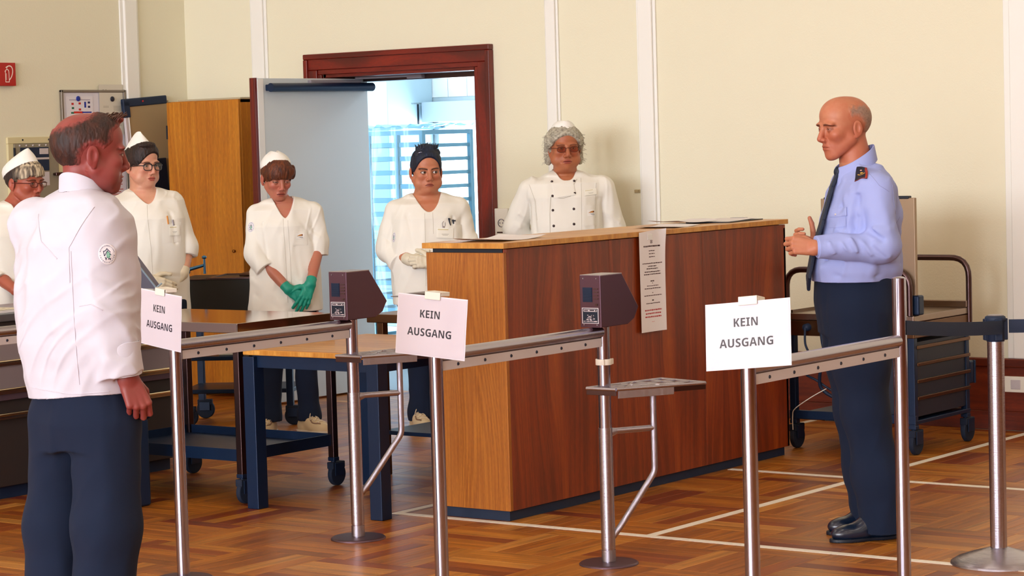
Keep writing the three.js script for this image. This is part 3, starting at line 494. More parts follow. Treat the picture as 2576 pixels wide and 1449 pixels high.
{
  const c = Math.cos(-60 * Math.PI / 180), s = Math.sin(-60 * Math.PI / 180), W = (x, z) => [10.13 + x * c + z * s, -9.62 - x * s + z * c];
  const [x, z] = W(-0.26, -0.12), t = thing('slicer_handle', 'small blue steel lever lying on the dark food warmer trolley', 'lever', [x, 0.892, z], -60 * Math.PI / 180), m = std('#4f7fa6', 0.25, 0.8);
  part('arm', rod([-0.09, 0.012, 0], [0.06, 0.05, 0], 0.012, 0.009), m, t); part('knob', [rod([0.065, 0.0, 0], [0.065, 0.095, 0], 0.008, 0.006), lathe([[0, 0.012], [0.014, 0.006], [0.014, -0.006], [0, -0.012]], 16).translate(0.065, 0.098, 0)], m, t); part('block', box(-0.14, -0.03, 0, 0.055, -0.04, 0.02, 0.008), M.navyMetal, t);
  const [x2, z2] = W(0.05, -0.2), w = thing('cutting_tray', 'flat cream tray on the middle shelf of the dark trolley', 'tray', [x2, 0.41, z2], -60 * Math.PI / 180);
  part('tray', [box(-0.17, 0.17, 0.001, 0.012, -0.12, 0.12, 0.004), box(-0.17, 0.17, 0.01, 0.03, 0.11, 0.12, 0.003)], M.plasticWhite, w); part('grip', box(0.03, 0.1, 0.012, 0.03, 0.119, 0.127, 0.003), M.black, w);
}
// steel side table with a food pan, behind the wooden table
{
  const t = thing('steel_table', 'narrow steel table carrying a food pan behind the light wooden table', 'table', [9.2, 0, -7.16]), hx = 0.3, hz = 0.40, m = std('#6b4a30', 0.3, 0.9);
  part('tabletop', box(-hx, hx, 0.752, 0.794, -hz, hz, 0.004), m, t);
  for (const a of [-1, 1]) for (const b of [-1, 1]) part('leg', box(a * (hx - 0.03) - 0.02, a * (hx - 0.03) + 0.02, 0, 0.755, b * (hz - 0.075) - 0.02, b * (hz - 0.075) + 0.02, 0.004), m, t);
  part('shelf', box(-hx + 0.02, hx - 0.02, 0.2, 0.22, -hz + 0.06, hz - 0.06, 0.003), M.navyMetal, t);
  const p = thing('food_pan', 'copper brown steel food pan with flat rim on the steel table', 'pan', [9.1, 0.7945, -7.17]), pm = std('#8a5a2c', 0.28, 0.9);
  const taper = box(-0.13, 0.13, 0, 0.085, -0.21, 0.21, 0.02, 3), q = taper.attributes.position; for (let i = 0; i < q.count; i++) { const k = 0.88 + 0.12 * q.getY(i) / 0.085; q.setX(i, q.getX(i) * k); q.setZ(i, q.getZ(i) * k); }
  taper.computeVertexNormals(); part('pan', taper, pm, p); part('rim', [box(-0.16, 0.16, 0.083, 0.088, -0.265, 0.265, 0.002)], M.steel, p); part('lid', [box(-0.13, 0.13, 0.088, 0.1, -0.2, 0.2, 0.005), rod([0, 0.112, -0.05], [0, 0.112, 0.05], 0.006)], M.darkSteel, p);
}

// ---------------------------------------------------------------- serving counter on the left with register, papers and a blue box
{
  const t = thing('serving_counter', 'long steel serving counter with tray rails at the left edge', 'counter', [0, 0, -8.6]), x0 = 5.4, x1 = 8.62, d = 0.55;
  part('body', box(x0, x1, 0.06, 0.84, -d, -0.02, 0.004), std('#3a3230', 0.5, 0.2), t); part('plinth', box(x0, x1 - 0.02, 0, 0.06, -d + 0.03, -0.05), M.navy, t);
  part('front_panel', box(x0, x1, 0.655, 0.79, -0.02, 0.002, 0.003), std('#a4979b', 0.45, 0.5), t); part('front_panel', box(x0, x1, 0.525, 0.64, -0.02, 0.002, 0.003), std('#a4979b', 0.45, 0.5), t); part('front_panel', box(x0, x1, 0.47, 0.51, -0.02, 0.002, 0.003), std('#6b5560', 0.45, 0.5), t);
  for (const y of [0.655, 0.522, 0.405]) part('tray_rail', [rod([x0, y, 0.018], [x1 + 0.05, y, 0.018], 0.007, 0.007, 12), box(x0, x1, y - 0.022, y - 0.006, 0, 0.012, 0.002)], std('#d8c8a8', 0.2, 1), t, 'bright thin rail with rounded end');
  part('worktop', [box(x0, x1, 0.842, 0.88, -d - 0.01, 0.012, 0.004)], std('#8f95a0', 0.3, 0.9), t);
  const list = canvasTex(256, 180, (c, w, h) => { c.fillStyle = '#e4dcc6'; c.fillRect(0, 0, w, h); const r = rng(4); c.fillStyle = '#8d8470'; for (let y = 14; y < h; y += 14) for (let x = 12; x < w - 20; x += 8 + r() * 30) c.fillRect(x, y, 4 + r() * 18, 3); });
  const stack = thing('paper_stack', 'thin stack of printed cream papers on the serving counter', 'papers', [7.50, 0.8805, -8.72], 0.1); part('sheets', box(-0.17, 0.17, 0, 0.012, -0.12, 0.10, 0.001), M.paper, stack); const g = sheet(0.34, 0.21, 0.0004); g.rotateX(-Math.PI / 2); g.translate(0, 0.0135, -0.01); part('top_sheet', g, std('#ffffff', 0.8, 0, { map: list }), stack);
  const bx = thing('blue_box', 'dark blue box standing on the serving counter at the left edge', 'box', [7.47, 0.8805, -9.0]); part('box_body', box(-0.2, 0.215, 0, 0.085, -0.1, 0.1, 0.008), M.navy, bx); part('lid', box(-0.205, 0.22, 0.085, 0.097, -0.105, 0.105, 0.005), M.navyMetal, bx);
  const rg = thing('register_screen', 'grey register screen tilted back on the serving counter, seen from behind', 'screen', [8.58, 0.88, -8.72]);
  const pg = prism([[-0.13, 0.215], [0.035, -0.005 + 0.05], [0.06, 0.06], [-0.098, 0.23]], 0.36, 0.003); pg.translate(0, 0, -0.362); part('case', pg, std('#85808e', 0.45, 0.2), rg);
  part('bezel', [rod([-0.128, 0.214, 0.002], [0.036, 0.046, 0.002], 0.005, 0.005, 8), rod([0.036, 0.046, 0.002], [0.075, 0.066, 0.002], 0.005, 0.005, 8)], M.greyBlue, rg);
  const sg = box(-0.105, 0.105, -0.002, 0.002, -0.335, -0.02, 0.001); sg.rotateZ(-0.81); sg.translate(-0.014, 0.148, 0); part('display', sg, std('#a9d5e2', 0.3), rg, 'pale blue display side');
  part('foot', [box(-0.05, 0.07, 0, 0.012, -0.3, -0.08, 0.004), box(-0.02, 0.02, 0.01, 0.09, -0.22, -0.16, 0.006)], M.plasticGrey, rg);
}

// ---------------------------------------------------------------- tall cupboard and flip chart in the corner
{
  const t = thing('cupboard', 'tall orange beech cupboard in the corner beside the open door', 'cupboard', [11.3, 0, -10.95]), hz = 0.325, H = 1.945, dp = 0.42;
  part('carcass', [metreUV(box(0.02, dp, 0, H, -hz, -hz + 0.02)), metreUV(box(0.02, dp, 0, H, hz - 0.02, hz, 0.001)), metreUV(box(0.02, dp, H - 0.02, H, -hz, hz)), metreUV(box(dp - 0.01, dp, 0, H, -hz, hz)), metreUV(box(0.02, dp, 0.06, 0.08, -hz, hz))], M.beech, t);
  const door = part('door', metreUV(box(0, 0.019, 0.05, H - 0.004, -hz + 0.001, hz - 0.001, 0.002)), M.beech, t);
  part('knob', lathe([[0, 0.02], [0.008, 0.02], [0.011, 0.014], [0.006, 0.006], [0.006, 0]], 18).rotateZ(Math.PI / 2).translate(0, 0.96, hz - 0.075), std('#8a5a20', 0.3, 0.8), door);
  part('hinge', box(-0.004, 0.004, 1.70, 1.79, -hz - 0.008, -hz + 0.004, 0.002), M.black, door);
  part('dust_edge', box(0.02, dp, H, H + 0.012, -hz + 0.09, hz, 0.002), std('#b7a98a', 0.9), t);
  const f = thing('flip_chart', 'leaning flip chart board with dark corner caps left of the cupboard', 'board', [11.16, 0.92, -11.44], 0.0); f.rotation.z = 0.065; f.rotation.x = -0.03;
  part('board', box(0.03, 0.42, 0.0, 1.02, -0.008, 0.004, 0.002), std('#a88f68', 0.6), f); part('side_rail', [box(0, 0.028, -0.02, 1.0, -0.012, 0.01, 0.004)], M.alu, f); part('side_strip', box(0.028, 0.036, -0.02, 0.96, -0.012, 0.012, 0.002), M.white, f);
  part('corner_cap', [box(-0.006, 0.40, 1.0, 1.055, -0.016, 0.014, 0.008, 3), box(-0.006, 0.05, 0.93, 1.04, -0.016, 0.014, 0.006, 2)], M.navy, f, 'dark plastic corner cap'); part('stud', new THREE.SphereGeometry(0.007, 12, 8).translate(0.17, 1.03, 0.016), M.red, f);
  part('tray_box', box(0.05, 0.3, 0.40, 0.64, 0.004, 0.05, 0.006), M.black, f, 'dark tray box');
}

// ---------------------------------------------------------------- things on the left wall
{
  const z = ZL;
  const pic = canvasTex(256, 256, (c, w, h) => {
    c.fillStyle = '#b3140c'; c.fillRect(0, 0, w, h); c.strokeStyle = '#f4e8de'; c.lineWidth = 9; c.lineCap = 'round'; c.lineJoin = 'round';
    c.beginPath(); c.moveTo(112, 214); c.lineTo(112, 108); c.quadraticCurveTo(112, 78, 136, 74); c.quadraticCurveTo(162, 78, 162, 108); c.lineTo(162, 214); c.closePath(); c.stroke();
    c.beginPath(); c.moveTo(136, 74); c.lineTo(132, 46); c.moveTo(106, 92); c.lineTo(112, 112); c.moveTo(120, 52); c.lineTo(146, 46); c.stroke();
    c.lineWidth = 12; c.beginPath(); c.moveTo(136, 44); c.bezierCurveTo(210, 10, 232, 80, 204, 140); c.quadraticCurveTo(192, 168, 166, 190); c.stroke(); c.lineWidth = 6; c.beginPath(); c.moveTo(124, 120); c.lineTo(124, 190); c.stroke();
  });
  const e = thing('extinguisher_sign', 'square red fire extinguisher sign on the left wall', 'sign', [10.12, 2.132, z + 0.03]); part('panel', box(-0.0745, 0.0745, -0.0725, 0.0725, -0.03, -0.001, 0.003), M.red, e); part('pictogram', sheet(0.148, 0.144, 0.0006), std('#ffffff', 0.45, 0, { map: pic }), e);
  // white board with frame, papers and magnets
  const b = thing('white_board', 'framed white magnetic board on the left wall behind the man in the white coat', 'board', [10.865, 1.67, z + 0.012]), hw = 0.285, hh = 0.365;
  part('surface', box(-hw + 0.01, hw - 0.01, -hh + 0.01, hh - 0.01, -0.012, 0.002), phys({ color: '#dedbe4', roughness: 0.25 }), b); part('frame', [box(-hw, hw, hh - 0.018, hh, -0.012, 0.012, 0.005), box(-hw, hw, -hh, -hh + 0.018, -0.012, 0.012, 0.005), box(-hw, -hw + 0.018, -hh, hh, -0.012, 0.012, 0.005), box(hw - 0.018, hw, -hh, hh, -0.012, 0.012, 0.005)], std('#8c8378', 0.4, 0.6), b);
  const chart = canvasTex(256, 160, (c, w, h) => { c.fillStyle = '#e3dfe6'; c.fillRect(0, 0, w, h); c.fillStyle = '#9d97ad'; c.fillRect(30, 22, 200, 5); const dots = [[50, 45, '#c22418'], [118, 42, '#c22418'], [172, 38, '#1a2f9c'], [206, 36, '#26235a'], [52, 74, '#1e6a50'], [118, 84, '#c22418'], [206, 66, '#26235a']]; dots.forEach(([x, y, k]) => { c.fillStyle = k; c.fillRect(x, y, k === '#1a2f9c' ? 18 : 22, k === '#1a2f9c' ? 40 : 14); }); c.fillStyle = '#1e6a50'; c.fillRect(44, 108, 30, 12); c.fillStyle = '#cc2a1a'; c.fillRect(70, 104, 90, 14); c.fillStyle = '#2a2f9c'; c.fillRect(150, 106, 90, 9); });
  const put = (name, label, w, h, x, y, dz, tex, cat) => { const m = part(name, sheet(w, h, 0.0005, (u, v) => [0, 0, 0.004 * Math.max(0, v - 0.8)], 6, 8), tex ? std('#ffffff', 0.7, 0, { map: tex }) : M.paper, scene); m.position.set(x, y, z + dz); return tag(m, label, cat || 'paper'); };
  put('chart_sheet', 'small chart with coloured bars pinned on the white board', 0.235, 0.15, 10.74, 1.918, 0.0162, chart);
  const notes = canvasTex(256, 400, (c, w, h) => { c.fillStyle = '#d8d2c2'; c.fillRect(0, 0, w, h); c.fillStyle = '#2a2420'; c.font = 'italic bold 30px serif'; c.textAlign = 'center'; c.fillText('Schutzzonen', w / 2, 62); c.fillStyle = '#b9b2a2'; for (const [x, y, ww, hh2] of [[150, 170, 80, 40], [150, 240, 84, 26], [40, 170, 60, 10], [44, 240, 30, 12], [150, 300, 84, 30], [40, 306, 70, 10]]) for (let k = 0; k < hh2; k += 9) c.fillRect(x, y + k, ww, 5); });
  put('note_sheet', 'grey white notice sheet hanging over the right corner of the white board', 0.212, 0.33, 11.018, 1.905, 0.0195, notes);
  const redList = canvasTex(256, 256, (c, w, h) => { c.fillStyle = '#d6ccd2'; c.fillRect(0, 0, w, h); c.fillStyle = '#b46a66'; for (let y = 20; y < h; y += 22) c.fillRect(24, y, 150 + (y * 37) % 60, 9); });
  put('red_list', 'sheet with red printed lines low on the white board', 0.2, 0.19, 11.03, 1.40, 0.0165, redList);
  let mg = null; for (const [x, y, dz, k, l] of [[10.727, 1.978, 0.0168, '#15309a', 'round blue magnet above the coloured chart on the white board'], [11.026, 1.975, 0.0215, '#101c34', 'round dark magnet on the grey notice sheet'], [11.05, 1.445, 0.018, '#123049', 'round dark magnet above the red printed list']]) { const m = part('magnet', lathe([[0, 0.007], [0.014, 0.007], [0.017, 0.004], [0.017, 0]], 24).rotateX(Math.PI / 2), std(k, 0.35), scene); m.position.set(x, y, z + dz); tag(m, l, 'magnet', 'magnets on the white board'); }
  // control cabinet
  const f = thing('control_cabinet', 'cream wall cabinet with grey door and small displays on the left wall', 'cabinet', [10.348, 1.5, z]);
  part('surround', [box(-0.232, 0.232, 0.195, 0.236, 0, 0.02, 0.004), box(-0.232, 0.232, -0.236, -0.2, 0, 0.02, 0.004), box(-0.232, -0.185, -0.2, 0.195, 0, 0.02, 0.004), box(0.185, 0.232, -0.2, 0.195, 0, 0.02, 0.004)], std('#d9cda0', 0.5), f);
  const d = part('door', box(-0.184, 0.184, -0.199, 0.194, 0.004, 0.024, 0.004), std('#8f8672', 0.5), f, 'grey cabinet door');
  part('display', box(-0.138, 0.10, 0.105, 0.17, 0.024, 0.028, 0.002), M.navy, d); part('display', box(-0.138, 0.10, 0.02, 0.09, 0.024, 0.028, 0.002), M.navy, d); part('label_strip', [box(0.02, 0.095, 0.125, 0.162, 0.028, 0.0295, 0.001), box(-0.138, 0.1, 0.092, 0.104, 0.024, 0.029, 0.001), box(-0.04, 0.1, -0.075, 0.012, 0.024, 0.026, 0.001)], M.alu, d);
  part('lock_handle', [rod([0.14, -0.005, 0.024], [0.14, -0.005, 0.05], 0.009), box(0.13, 0.215, -0.016, 0.006, 0.046, 0.058, 0.004)], M.darkSteel, d); part('hinge', box(-0.19, -0.178, 0.11, 0.17, 0.018, 0.03, 0.002), M.black, d);
  for (let k = 0; k < 6; k++) part('lamp', lathe([[0, 0.006], [0.006, 0.004], [0.006, 0]], 10).rotateX(Math.PI / 2).translate(-0.14 + k * 0.055, 0.182, 0.024), M.alu, d);
  for (const x of [-0.11, 0.11]) part('screw', lathe([[0, 0.004], [0.006, 0.002], [0.006, 0]], 10).rotateX(Math.PI / 2).translate(x, 0.218, 0.02), M.black, f);
}

// ---------------------------------------------------------------- far wall fittings
{
  const t = thing('switch_box', 'tall white switch box with socket on the wall beside the door frame', 'switch', [XF, 1.09, -8.84]);
  part('housing', box(-0.035, 0, -0.12, 0.12, -0.055, 0.055, 0.006), M.plasticWhite, t); part('socket', [lathe([[0.022, 0.004], [0.026, 0.004], [0.026, 0], [0.022, 0]], 20).rotateZ(Math.PI / 2).translate(-0.035, 0.03, 0.005), rod([-0.036, 0.03, -0.006], [-0.038, 0.03, -0.006], 0.004), rod([-0.036, 0.03, 0.016], [-0.038, 0.03, 0.016], 0.004)], M.plasticGrey, t); part('switch_key', box(-0.04, -0.034, -0.09, -0.04, -0.03, 0.04, 0.003), M.plasticWhite, t); part('name_strip', box(-0.0365, -0.034, -0.033, -0.024, -0.03, 0.035), M.darkSteel, t);
  tag(part('wall_hook', [box(XF - 0.008, XF, 1.295, 1.315, -7.862, -7.822, 0.003), rod([XF, 1.305, -7.83], [XF - 0.02, 1.31, -7.83], 0.004)], M.tan, scene), 'tiny hook on the cream wall left of the wide white moulding', 'hook');
  const so = (n, l, y, zz, w, h) => { const s = thing('wall_socket', l, 'socket', [XF - 0.03, y, zz]); part('plate', box(-0.02, 0, -h / 2, h / 2, -w / 2, w / 2, 0.004), M.plasticWhite, s); part('insert', box(-0.024, -0.018, -h * 0.3, h * 0.3, -w * 0.2, w * 0.2, 0.003), M.alu, s); };
  so('wall_socket', 'cream socket plate low on the wall behind the officer', 0.36, -6.19, 0.1, 0.05); so('wall_socket', 'cream socket box low on the wall right of the belt post', 0.25, -5.42, 0.14, 0.085);
}

// ---------------------------------------------------------------- warming cart with handles, tall panel and cables
{
  const t = thing('warming_cart', 'steel warming cart with tubular handles and upright panel behind the officer', 'cart', [10.6, 0, -5.81]), L = 0.62, hz = 0.36, m = std('#6a4a30', 0.3, 0.9);
  part('top', [box(0, L, 0.665, 0.70, -hz, hz, 0.006), box(0.02, L - 0.02, 0.70, 0.715, -hz + 0.01, -hz + 0.02), box(L - 0.03, L, 0.70, 0.735, -0.1, hz, 0.004)], std('#9a8678', 0.25, 0.9), t);
  part('heater_box', box(0.0, L, 0.585, 0.664, -hz, hz, 0.005), m, t);
  part('handle', pipe([[0.0, 0.6, -hz], [0.0, 0.925, -hz], [0.0, 0.925, hz - 0.02], [0.0, 0.70, hz - 0.02]], 0.0155, 0.09), M.darkSteel, t, 'bent tubular push handle'); part('handle', pipe([[L, 0.6, -hz], [L, 0.955, -hz], [L, 0.955, hz], [L, 0.6, hz]], 0.0155, 0.10), M.darkSteel, t, 'bent tubular push handle');
  part('panel', [box(0.03, 0.055, 0.70, 1.285, -0.17, hz, 0.004)], std('#a08a72', 0.35, 0.5), t, 'upright steel lid panel'); part('panel_clip', box(0.025, 0.06, 1.28, 1.295, 0.2, hz - 0.03, 0.004), M.black, t); part('panel_clip', box(0.025, 0.06, 1.28, 1.292, -0.15, 0.0, 0.004), M.black, t); part('panel_label', box(0.027, 0.03, 1.17, 1.24, 0.18, 0.25, 0.001), std('#8a6a5e', 0.5), t);
  part('hinge_block', box(0.02, 0.08, 0.70, 0.80, hz - 0.03, hz + 0.02, 0.01), M.navyMetal, t);
  for (const x of [0.02, L - 0.02]) for (const z of [-hz + 0.02, hz - 0.02]) { part('leg', box(x - 0.018, x + 0.018, 0.13, 0.59, z - 0.018, z + 0.018, 0.004), M.navyMetal, t); caster(t, x, z, 0.06, 0.15); }
  part('lower_shelf', [box(0, L, 0.155, 0.175, -hz, hz, 0.004), box(0, 0.02, 0.17, 0.2, -hz, hz, 0.003)], M.navyMetal, t);
  // drawer side with runners on the right
  const side = part('drawer_unit', box(0.05, L - 0.02, 0.19, 0.565, 0.02, hz - 0.01, 0.004), std('#1b2233', 0.5), t, 'dark drawer unit with slanting runners');
  for (let k = 0; k < 4; k++) part('runner', [box(0.03, L, 0.53 - k * 0.085, 0.548 - k * 0.085, hz - 0.012, hz + 0.004, 0.003)], m, side);
  part('bumper', [box(L + 0.0, L + 0.05, 0.30, 0.42, hz - 0.06, hz, 0.01), box(L + 0.05, L + 0.062, 0.30, 0.42, hz - 0.065, hz + 0.004, 0.004)], M.navyMetal, t);
  for (const z of [-0.24, -0.15]) part('socket_plug', lathe([[0, 0.03], [0.018, 0.03], [0.02, 0.0]], 16).rotateZ(Math.PI / 2).translate(0, 0.63, z), M.navy, t);
  part('cable', [tube([[-0.03, 0.63, -0.24], [-0.05, 0.55, -0.23], [-0.04, 0.48, -0.21], [-0.04, 0.40, -0.24], [0.0, 0.36, -0.2], [0.02, 0.30, -0.1], [0.05, 0.29, -0.02]], 0.006, 50, 8), tube([[-0.03, 0.63, -0.15], [-0.05, 0.56, -0.13], [-0.05, 0.50, -0.12], [-0.04, 0.42, -0.15], [0, 0.32, -0.17], [0.02, 0.27, -0.08], [0.03, 0.32, 0.02], [0.03, 0.4, 0.05]], 0.009, 50, 8)], M.navy, t);
  part('cord', tube([[-0.02, 0.32, -0.13], [-0.03, 0.27, -0.22], [-0.03, 0.21, -0.31], [-0.02, 0.17, -0.33], [-0.02, 0.10, -0.33]], 0.0025, 30, 6), M.plasticWhite, t);
}
// ================================================================ people: bodies and clothes are distance fields, meshed by surface nets
// every person's frame: x to the picture's right, y up, z towards the photographer
const PTURN = YAW - Math.PI / 2;
const smin = (a, b, k) => { const h = clamp(0.5 + 0.5 * (b - a) / k, 0, 1); return lerp(b, a, h) - k * h * (1 - h); };
const smax = (a, b, k) => -smin(-a, -b, k);
const ell = (x, y, z, c, r) => { const px = x - c[0], py = y - c[1], pz = z - c[2], k0 = Math.hypot(px / r[0], py / r[1], pz / r[2]), k1 = Math.hypot(px / (r[0] * r[0]), py / (r[1] * r[1]), pz / (r[2] * r[2])); return k0 < 1e-6 ? -Math.min(r[0], r[1], r[2]) : k0 * (k0 - 1) / k1; };
const sph = (x, y, z, c, r) => Math.hypot(x - c[0], y - c[1], z - c[2]) - r;
function cap(x, y, z, a, b, ra, rb) { const bx = b[0] - a[0], by = b[1] - a[1], bz = b[2] - a[2], px = x - a[0], py = y - a[1], pz = z - a[2], t = clamp((px * bx + py * by + pz * bz) / (bx * bx + by * by + bz * bz), 0, 1); return Math.hypot(px - bx * t, py - by * t, pz - bz * t) - lerp(ra, rb, t); }
function segT(x, y, z, a, b) { const bx = b[0] - a[0], by = b[1] - a[1], bz = b[2] - a[2]; return ((x - a[0]) * bx + (y - a[1]) * by + (z - a[2]) * bz) / Math.hypot(bx, by, bz); }
const rb = (px, py, pz, hx, hy, hz, r) => { const x = Math.abs(px) - hx + r, y = Math.abs(py) - hy + r, z = Math.abs(pz) - hz + r; return Math.hypot(Math.max(x, 0), Math.max(y, 0), Math.max(z, 0)) + Math.min(Math.max(x, y, z), 0) - r; };
// chain of joints with radii: [[x, y, z, r], ...]
const chain = (J, k = 0.03) => (x, y, z) => { let d = 9; for (let i = 0; i + 1 < J.length; i++) { const e = cap(x, y, z, J[i], J[i + 1], J[i][3], J[i + 1][3]); d = i ? smin(d, e, k) : e; } return d; };
// stacked oval sections: rows [y, cx, cz, rx, rz] from the top down, turned by tau
function loft(rows, tau, pow = 1.25) {
  const c = Math.cos(tau), s = Math.sin(tau), n = rows.length;
  return (x, y, z) => {
    let i = 0; const yy = clamp(y, rows[n - 1][0], rows[0][0]); while (i < n - 2 && yy < rows[i + 1][0]) i++;
    const A = rows[i], B = rows[i + 1]; let t = (A[0] - yy) / (A[0] - B[0]); t = t * t * (3 - 2 * t) * 0.5 + t * 0.5;
    const px = x - lerp(A[1], B[1], t), pz = z - lerp(A[2], B[2], t), rx = lerp(A[3], B[3], t), rz = lerp(A[4], B[4], t);
    const lx = Math.abs(c * px - s * pz), lz = Math.abs(s * px + c * pz), m = 2 * pow;
    const q = Math.pow(Math.pow(lx / rx, m) + Math.pow(lz / rz, m), 1 / m), g = Math.hypot(lx, lz);
    const d2 = q < 1e-4 ? -Math.min(rx, rz) : (q - 1) * g / q * 0.92, dy = Math.max(y - rows[0][0], rows[n - 1][0] - y);
    return dy > 0 ? (d2 > 0 ? Math.hypot(d2, dy) : dy) : Math.max(d2, dy);
  };
}
function surfaceNet(f, lo, hi, h, slack = 1.5) {
  const nx = Math.ceil((hi[0] - lo[0]) / h) + 1, ny = Math.ceil((hi[1] - lo[1]) / h) + 1, nz = Math.ceil((hi[2] - lo[2]) / h) + 1, F = new Float32Array(nx * ny * nz).fill(1), S = 4, at = (i, j, k) => (k * ny + j) * nx + i;
  for (let K = 0; K < nz; K += S) for (let J = 0; J < ny; J += S) for (let I = 0; I < nx; I += S) {
    const m = (S - 1) / 2, d = f(lo[0] + (I + m) * h, lo[1] + (J + m) * h, lo[2] + (K + m) * h), skip = Math.abs(d) > S * h * 0.87 * slack + 0.002;
    for (let k = K; k < Math.min(K + S, nz); k++) for (let j = J; j < Math.min(J + S, ny); j++) for (let i = I; i < Math.min(I + S, nx); i++) F[at(i, j, k)] = skip ? d : f(lo[0] + i * h, lo[1] + j * h, lo[2] + k * h);
  }
  const id = new Int32Array(nx * ny * nz).fill(-1), P = [], idx = [];
  for (let k = 0; k < nz - 1; k++) for (let j = 0; j < ny - 1; j++) for (let i = 0; i < nx - 1; i++) {
    const c = at(i, j, k); let neg = 0; const v = [F[c], F[c + 1], F[c + nx], F[c + nx + 1], F[c + nx * ny], F[c + nx * ny + 1], F[c + nx * ny + nx], F[c + nx * ny + nx + 1]];
    for (let q = 0; q < 8; q++) if (v[q] < 0) neg++; if (!neg || neg === 8) continue;
    let sx = 0, sy = 0, sz = 0, n = 0; const e = (a, b, ax, ay, az, dx, dy, dz) => { if ((v[a] < 0) !== (v[b] < 0)) { const t = v[a] / (v[a] - v[b]); sx += ax + dx * t; sy += ay + dy * t; sz += az + dz * t; n++; } };
    e(0, 1, 0, 0, 0, 1, 0, 0); e(2, 3, 0, 1, 0, 1, 0, 0); e(4, 5, 0, 0, 1, 1, 0, 0); e(6, 7, 0, 1, 1, 1, 0, 0); e(0, 2, 0, 0, 0, 0, 1, 0); e(1, 3, 1, 0, 0, 0, 1, 0); e(4, 6, 0, 0, 1, 0, 1, 0); e(5, 7, 1, 0, 1, 0, 1, 0); e(0, 4, 0, 0, 0, 0, 0, 1); e(1, 5, 1, 0, 0, 0, 0, 1); e(2, 6, 0, 1, 0, 0, 0, 1); e(3, 7, 1, 1, 0, 0, 0, 1);
    id[c] = P.length / 3; P.push(lo[0] + (i + sx / n) * h, lo[1] + (j + sy / n) * h, lo[2] + (k + sz / n) * h);
  }
  const quad = (a, b, c, d, flip) => { if (a < 0 || b < 0 || c < 0 || d < 0) return; if (flip) idx.push(a, c, b, a, d, c); else idx.push(a, b, c, a, c, d); };
  for (let k = 1; k < nz - 1; k++) for (let j = 1; j < ny - 1; j++) for (let i = 1; i < nx - 1; i++) {
    const c = at(i, j, k), s = F[c] < 0;
    if (s !== F[c + 1] < 0) quad(id[c], id[c - nx], id[c - nx - nx * ny], id[c - nx * ny], !s);
    if (s !== F[c + nx] < 0) quad(id[c], id[c - nx * ny], id[c - 1 - nx * ny], id[c - 1], !s);
    if (s !== F[c + nx * ny] < 0) quad(id[c], id[c - 1], id[c - 1 - nx], id[c - nx], !s);
  }
  // draw the points onto the surface and take the normals from the field
  const N = new Float32Array(P.length), e = h * 0.5;
  for (let p = 0; p < P.length; p += 3) {
    let x = P[p], y = P[p + 1], z = P[p + 2], gx = 0, gy = 0, gz = 0;
    gx = f(x + e, y, z) - f(x - e, y, z); gy = f(x, y + e, z) - f(x, y - e, z); gz = f(x, y, z + e) - f(x, y, z - e); const g = Math.hypot(gx, gy, gz) || 1, d = clamp(f(x, y, z) / Math.max(0.6, g / h), -h * 0.6, h * 0.6);
    gx /= g; gy /= g; gz /= g; x -= gx * d; y -= gy * d; z -= gz * d;
    P[p] = x; P[p + 1] = y; P[p + 2] = z; N[p] = gx; N[p + 1] = gy; N[p + 2] = gz;
  }
  const g = new THREE.BufferGeometry(); g.setAttribute('position', new THREE.Float32BufferAttribute(P, 3)); g.setAttribute('normal', new THREE.BufferAttribute(N, 3)); g.setIndex(idx);
  return g;
}
function paint(g, col) { const p = g.attributes.position, n = g.attributes.normal, c = new Float32Array(p.count * 3); for (let i = 0; i < p.count; i++) { const k = col(p.getX(i), p.getY(i), p.getZ(i), n.getX(i), n.getY(i), n.getZ(i)); c[3 * i] = k[0]; c[3 * i + 1] = k[1]; c[3 * i + 2] = k[2]; } g.setAttribute('color', new THREE.BufferAttribute(c, 3)); return g; }
function joinIndexed(list) {   // several meshed patches of one body, with colours, as one geometry
  let n = 0, m = 0; for (const g of list) { n += g.attributes.position.count; m += g.index.count; }
  const P = new Float32Array(n * 3), N = new Float32Array(n * 3), C = new Float32Array(n * 3), I = new Uint32Array(m); let a = 0, b = 0;
  for (const g of list) { P.set(g.attributes.position.array, a * 3); N.set(g.attributes.normal.array, a * 3); C.set(g.attributes.color.array, a * 3); for (let i = 0; i < g.index.count; i++) I[b + i] = g.index.array[i] + a; a += g.attributes.position.count; b += g.index.count; }
  const g = new THREE.BufferGeometry(); g.setAttribute('position', new THREE.BufferAttribute(P, 3)); g.setAttribute('normal', new THREE.BufferAttribute(N, 3)); g.setAttribute('color', new THREE.BufferAttribute(C, 3)); g.setIndex(new THREE.BufferAttribute(I, 1)); return g;
}

// ---------------------------------------------------------------- heads
// head frame: origin between the eyes inside the skull, z to the face, y up, x to the person's left
function headFrame(c, yaw, pitch, roll, s) {
  const m = new THREE.Matrix4().makeRotationFromEuler(new THREE.Euler(pitch, yaw, roll, 'YXZ')), e = m.elements;
  return {
    s, c,
    in: (x, y, z) => { const px = (x - c[0]) / s, py = (y - c[1]) / s, pz = (z - c[2]) / s; return [e[0] * px + e[1] * py + e[2] * pz, e[4] * px + e[5] * py + e[6] * pz, e[8] * px + e[9] * py + e[10] * pz]; },
    out: (p) => [c[0] + s * (e[0] * p[0] + e[4] * p[1] + e[8] * p[2]), c[1] + s * (e[1] * p[0] + e[5] * p[1] + e[9] * p[2]), c[2] + s * (e[2] * p[0] + e[6] * p[1] + e[10] * p[2])],
    mat: new THREE.Matrix4().makeTranslation(...c).multiply(m).multiply(new THREE.Matrix4().makeScale(s, s, s)),
  };
}
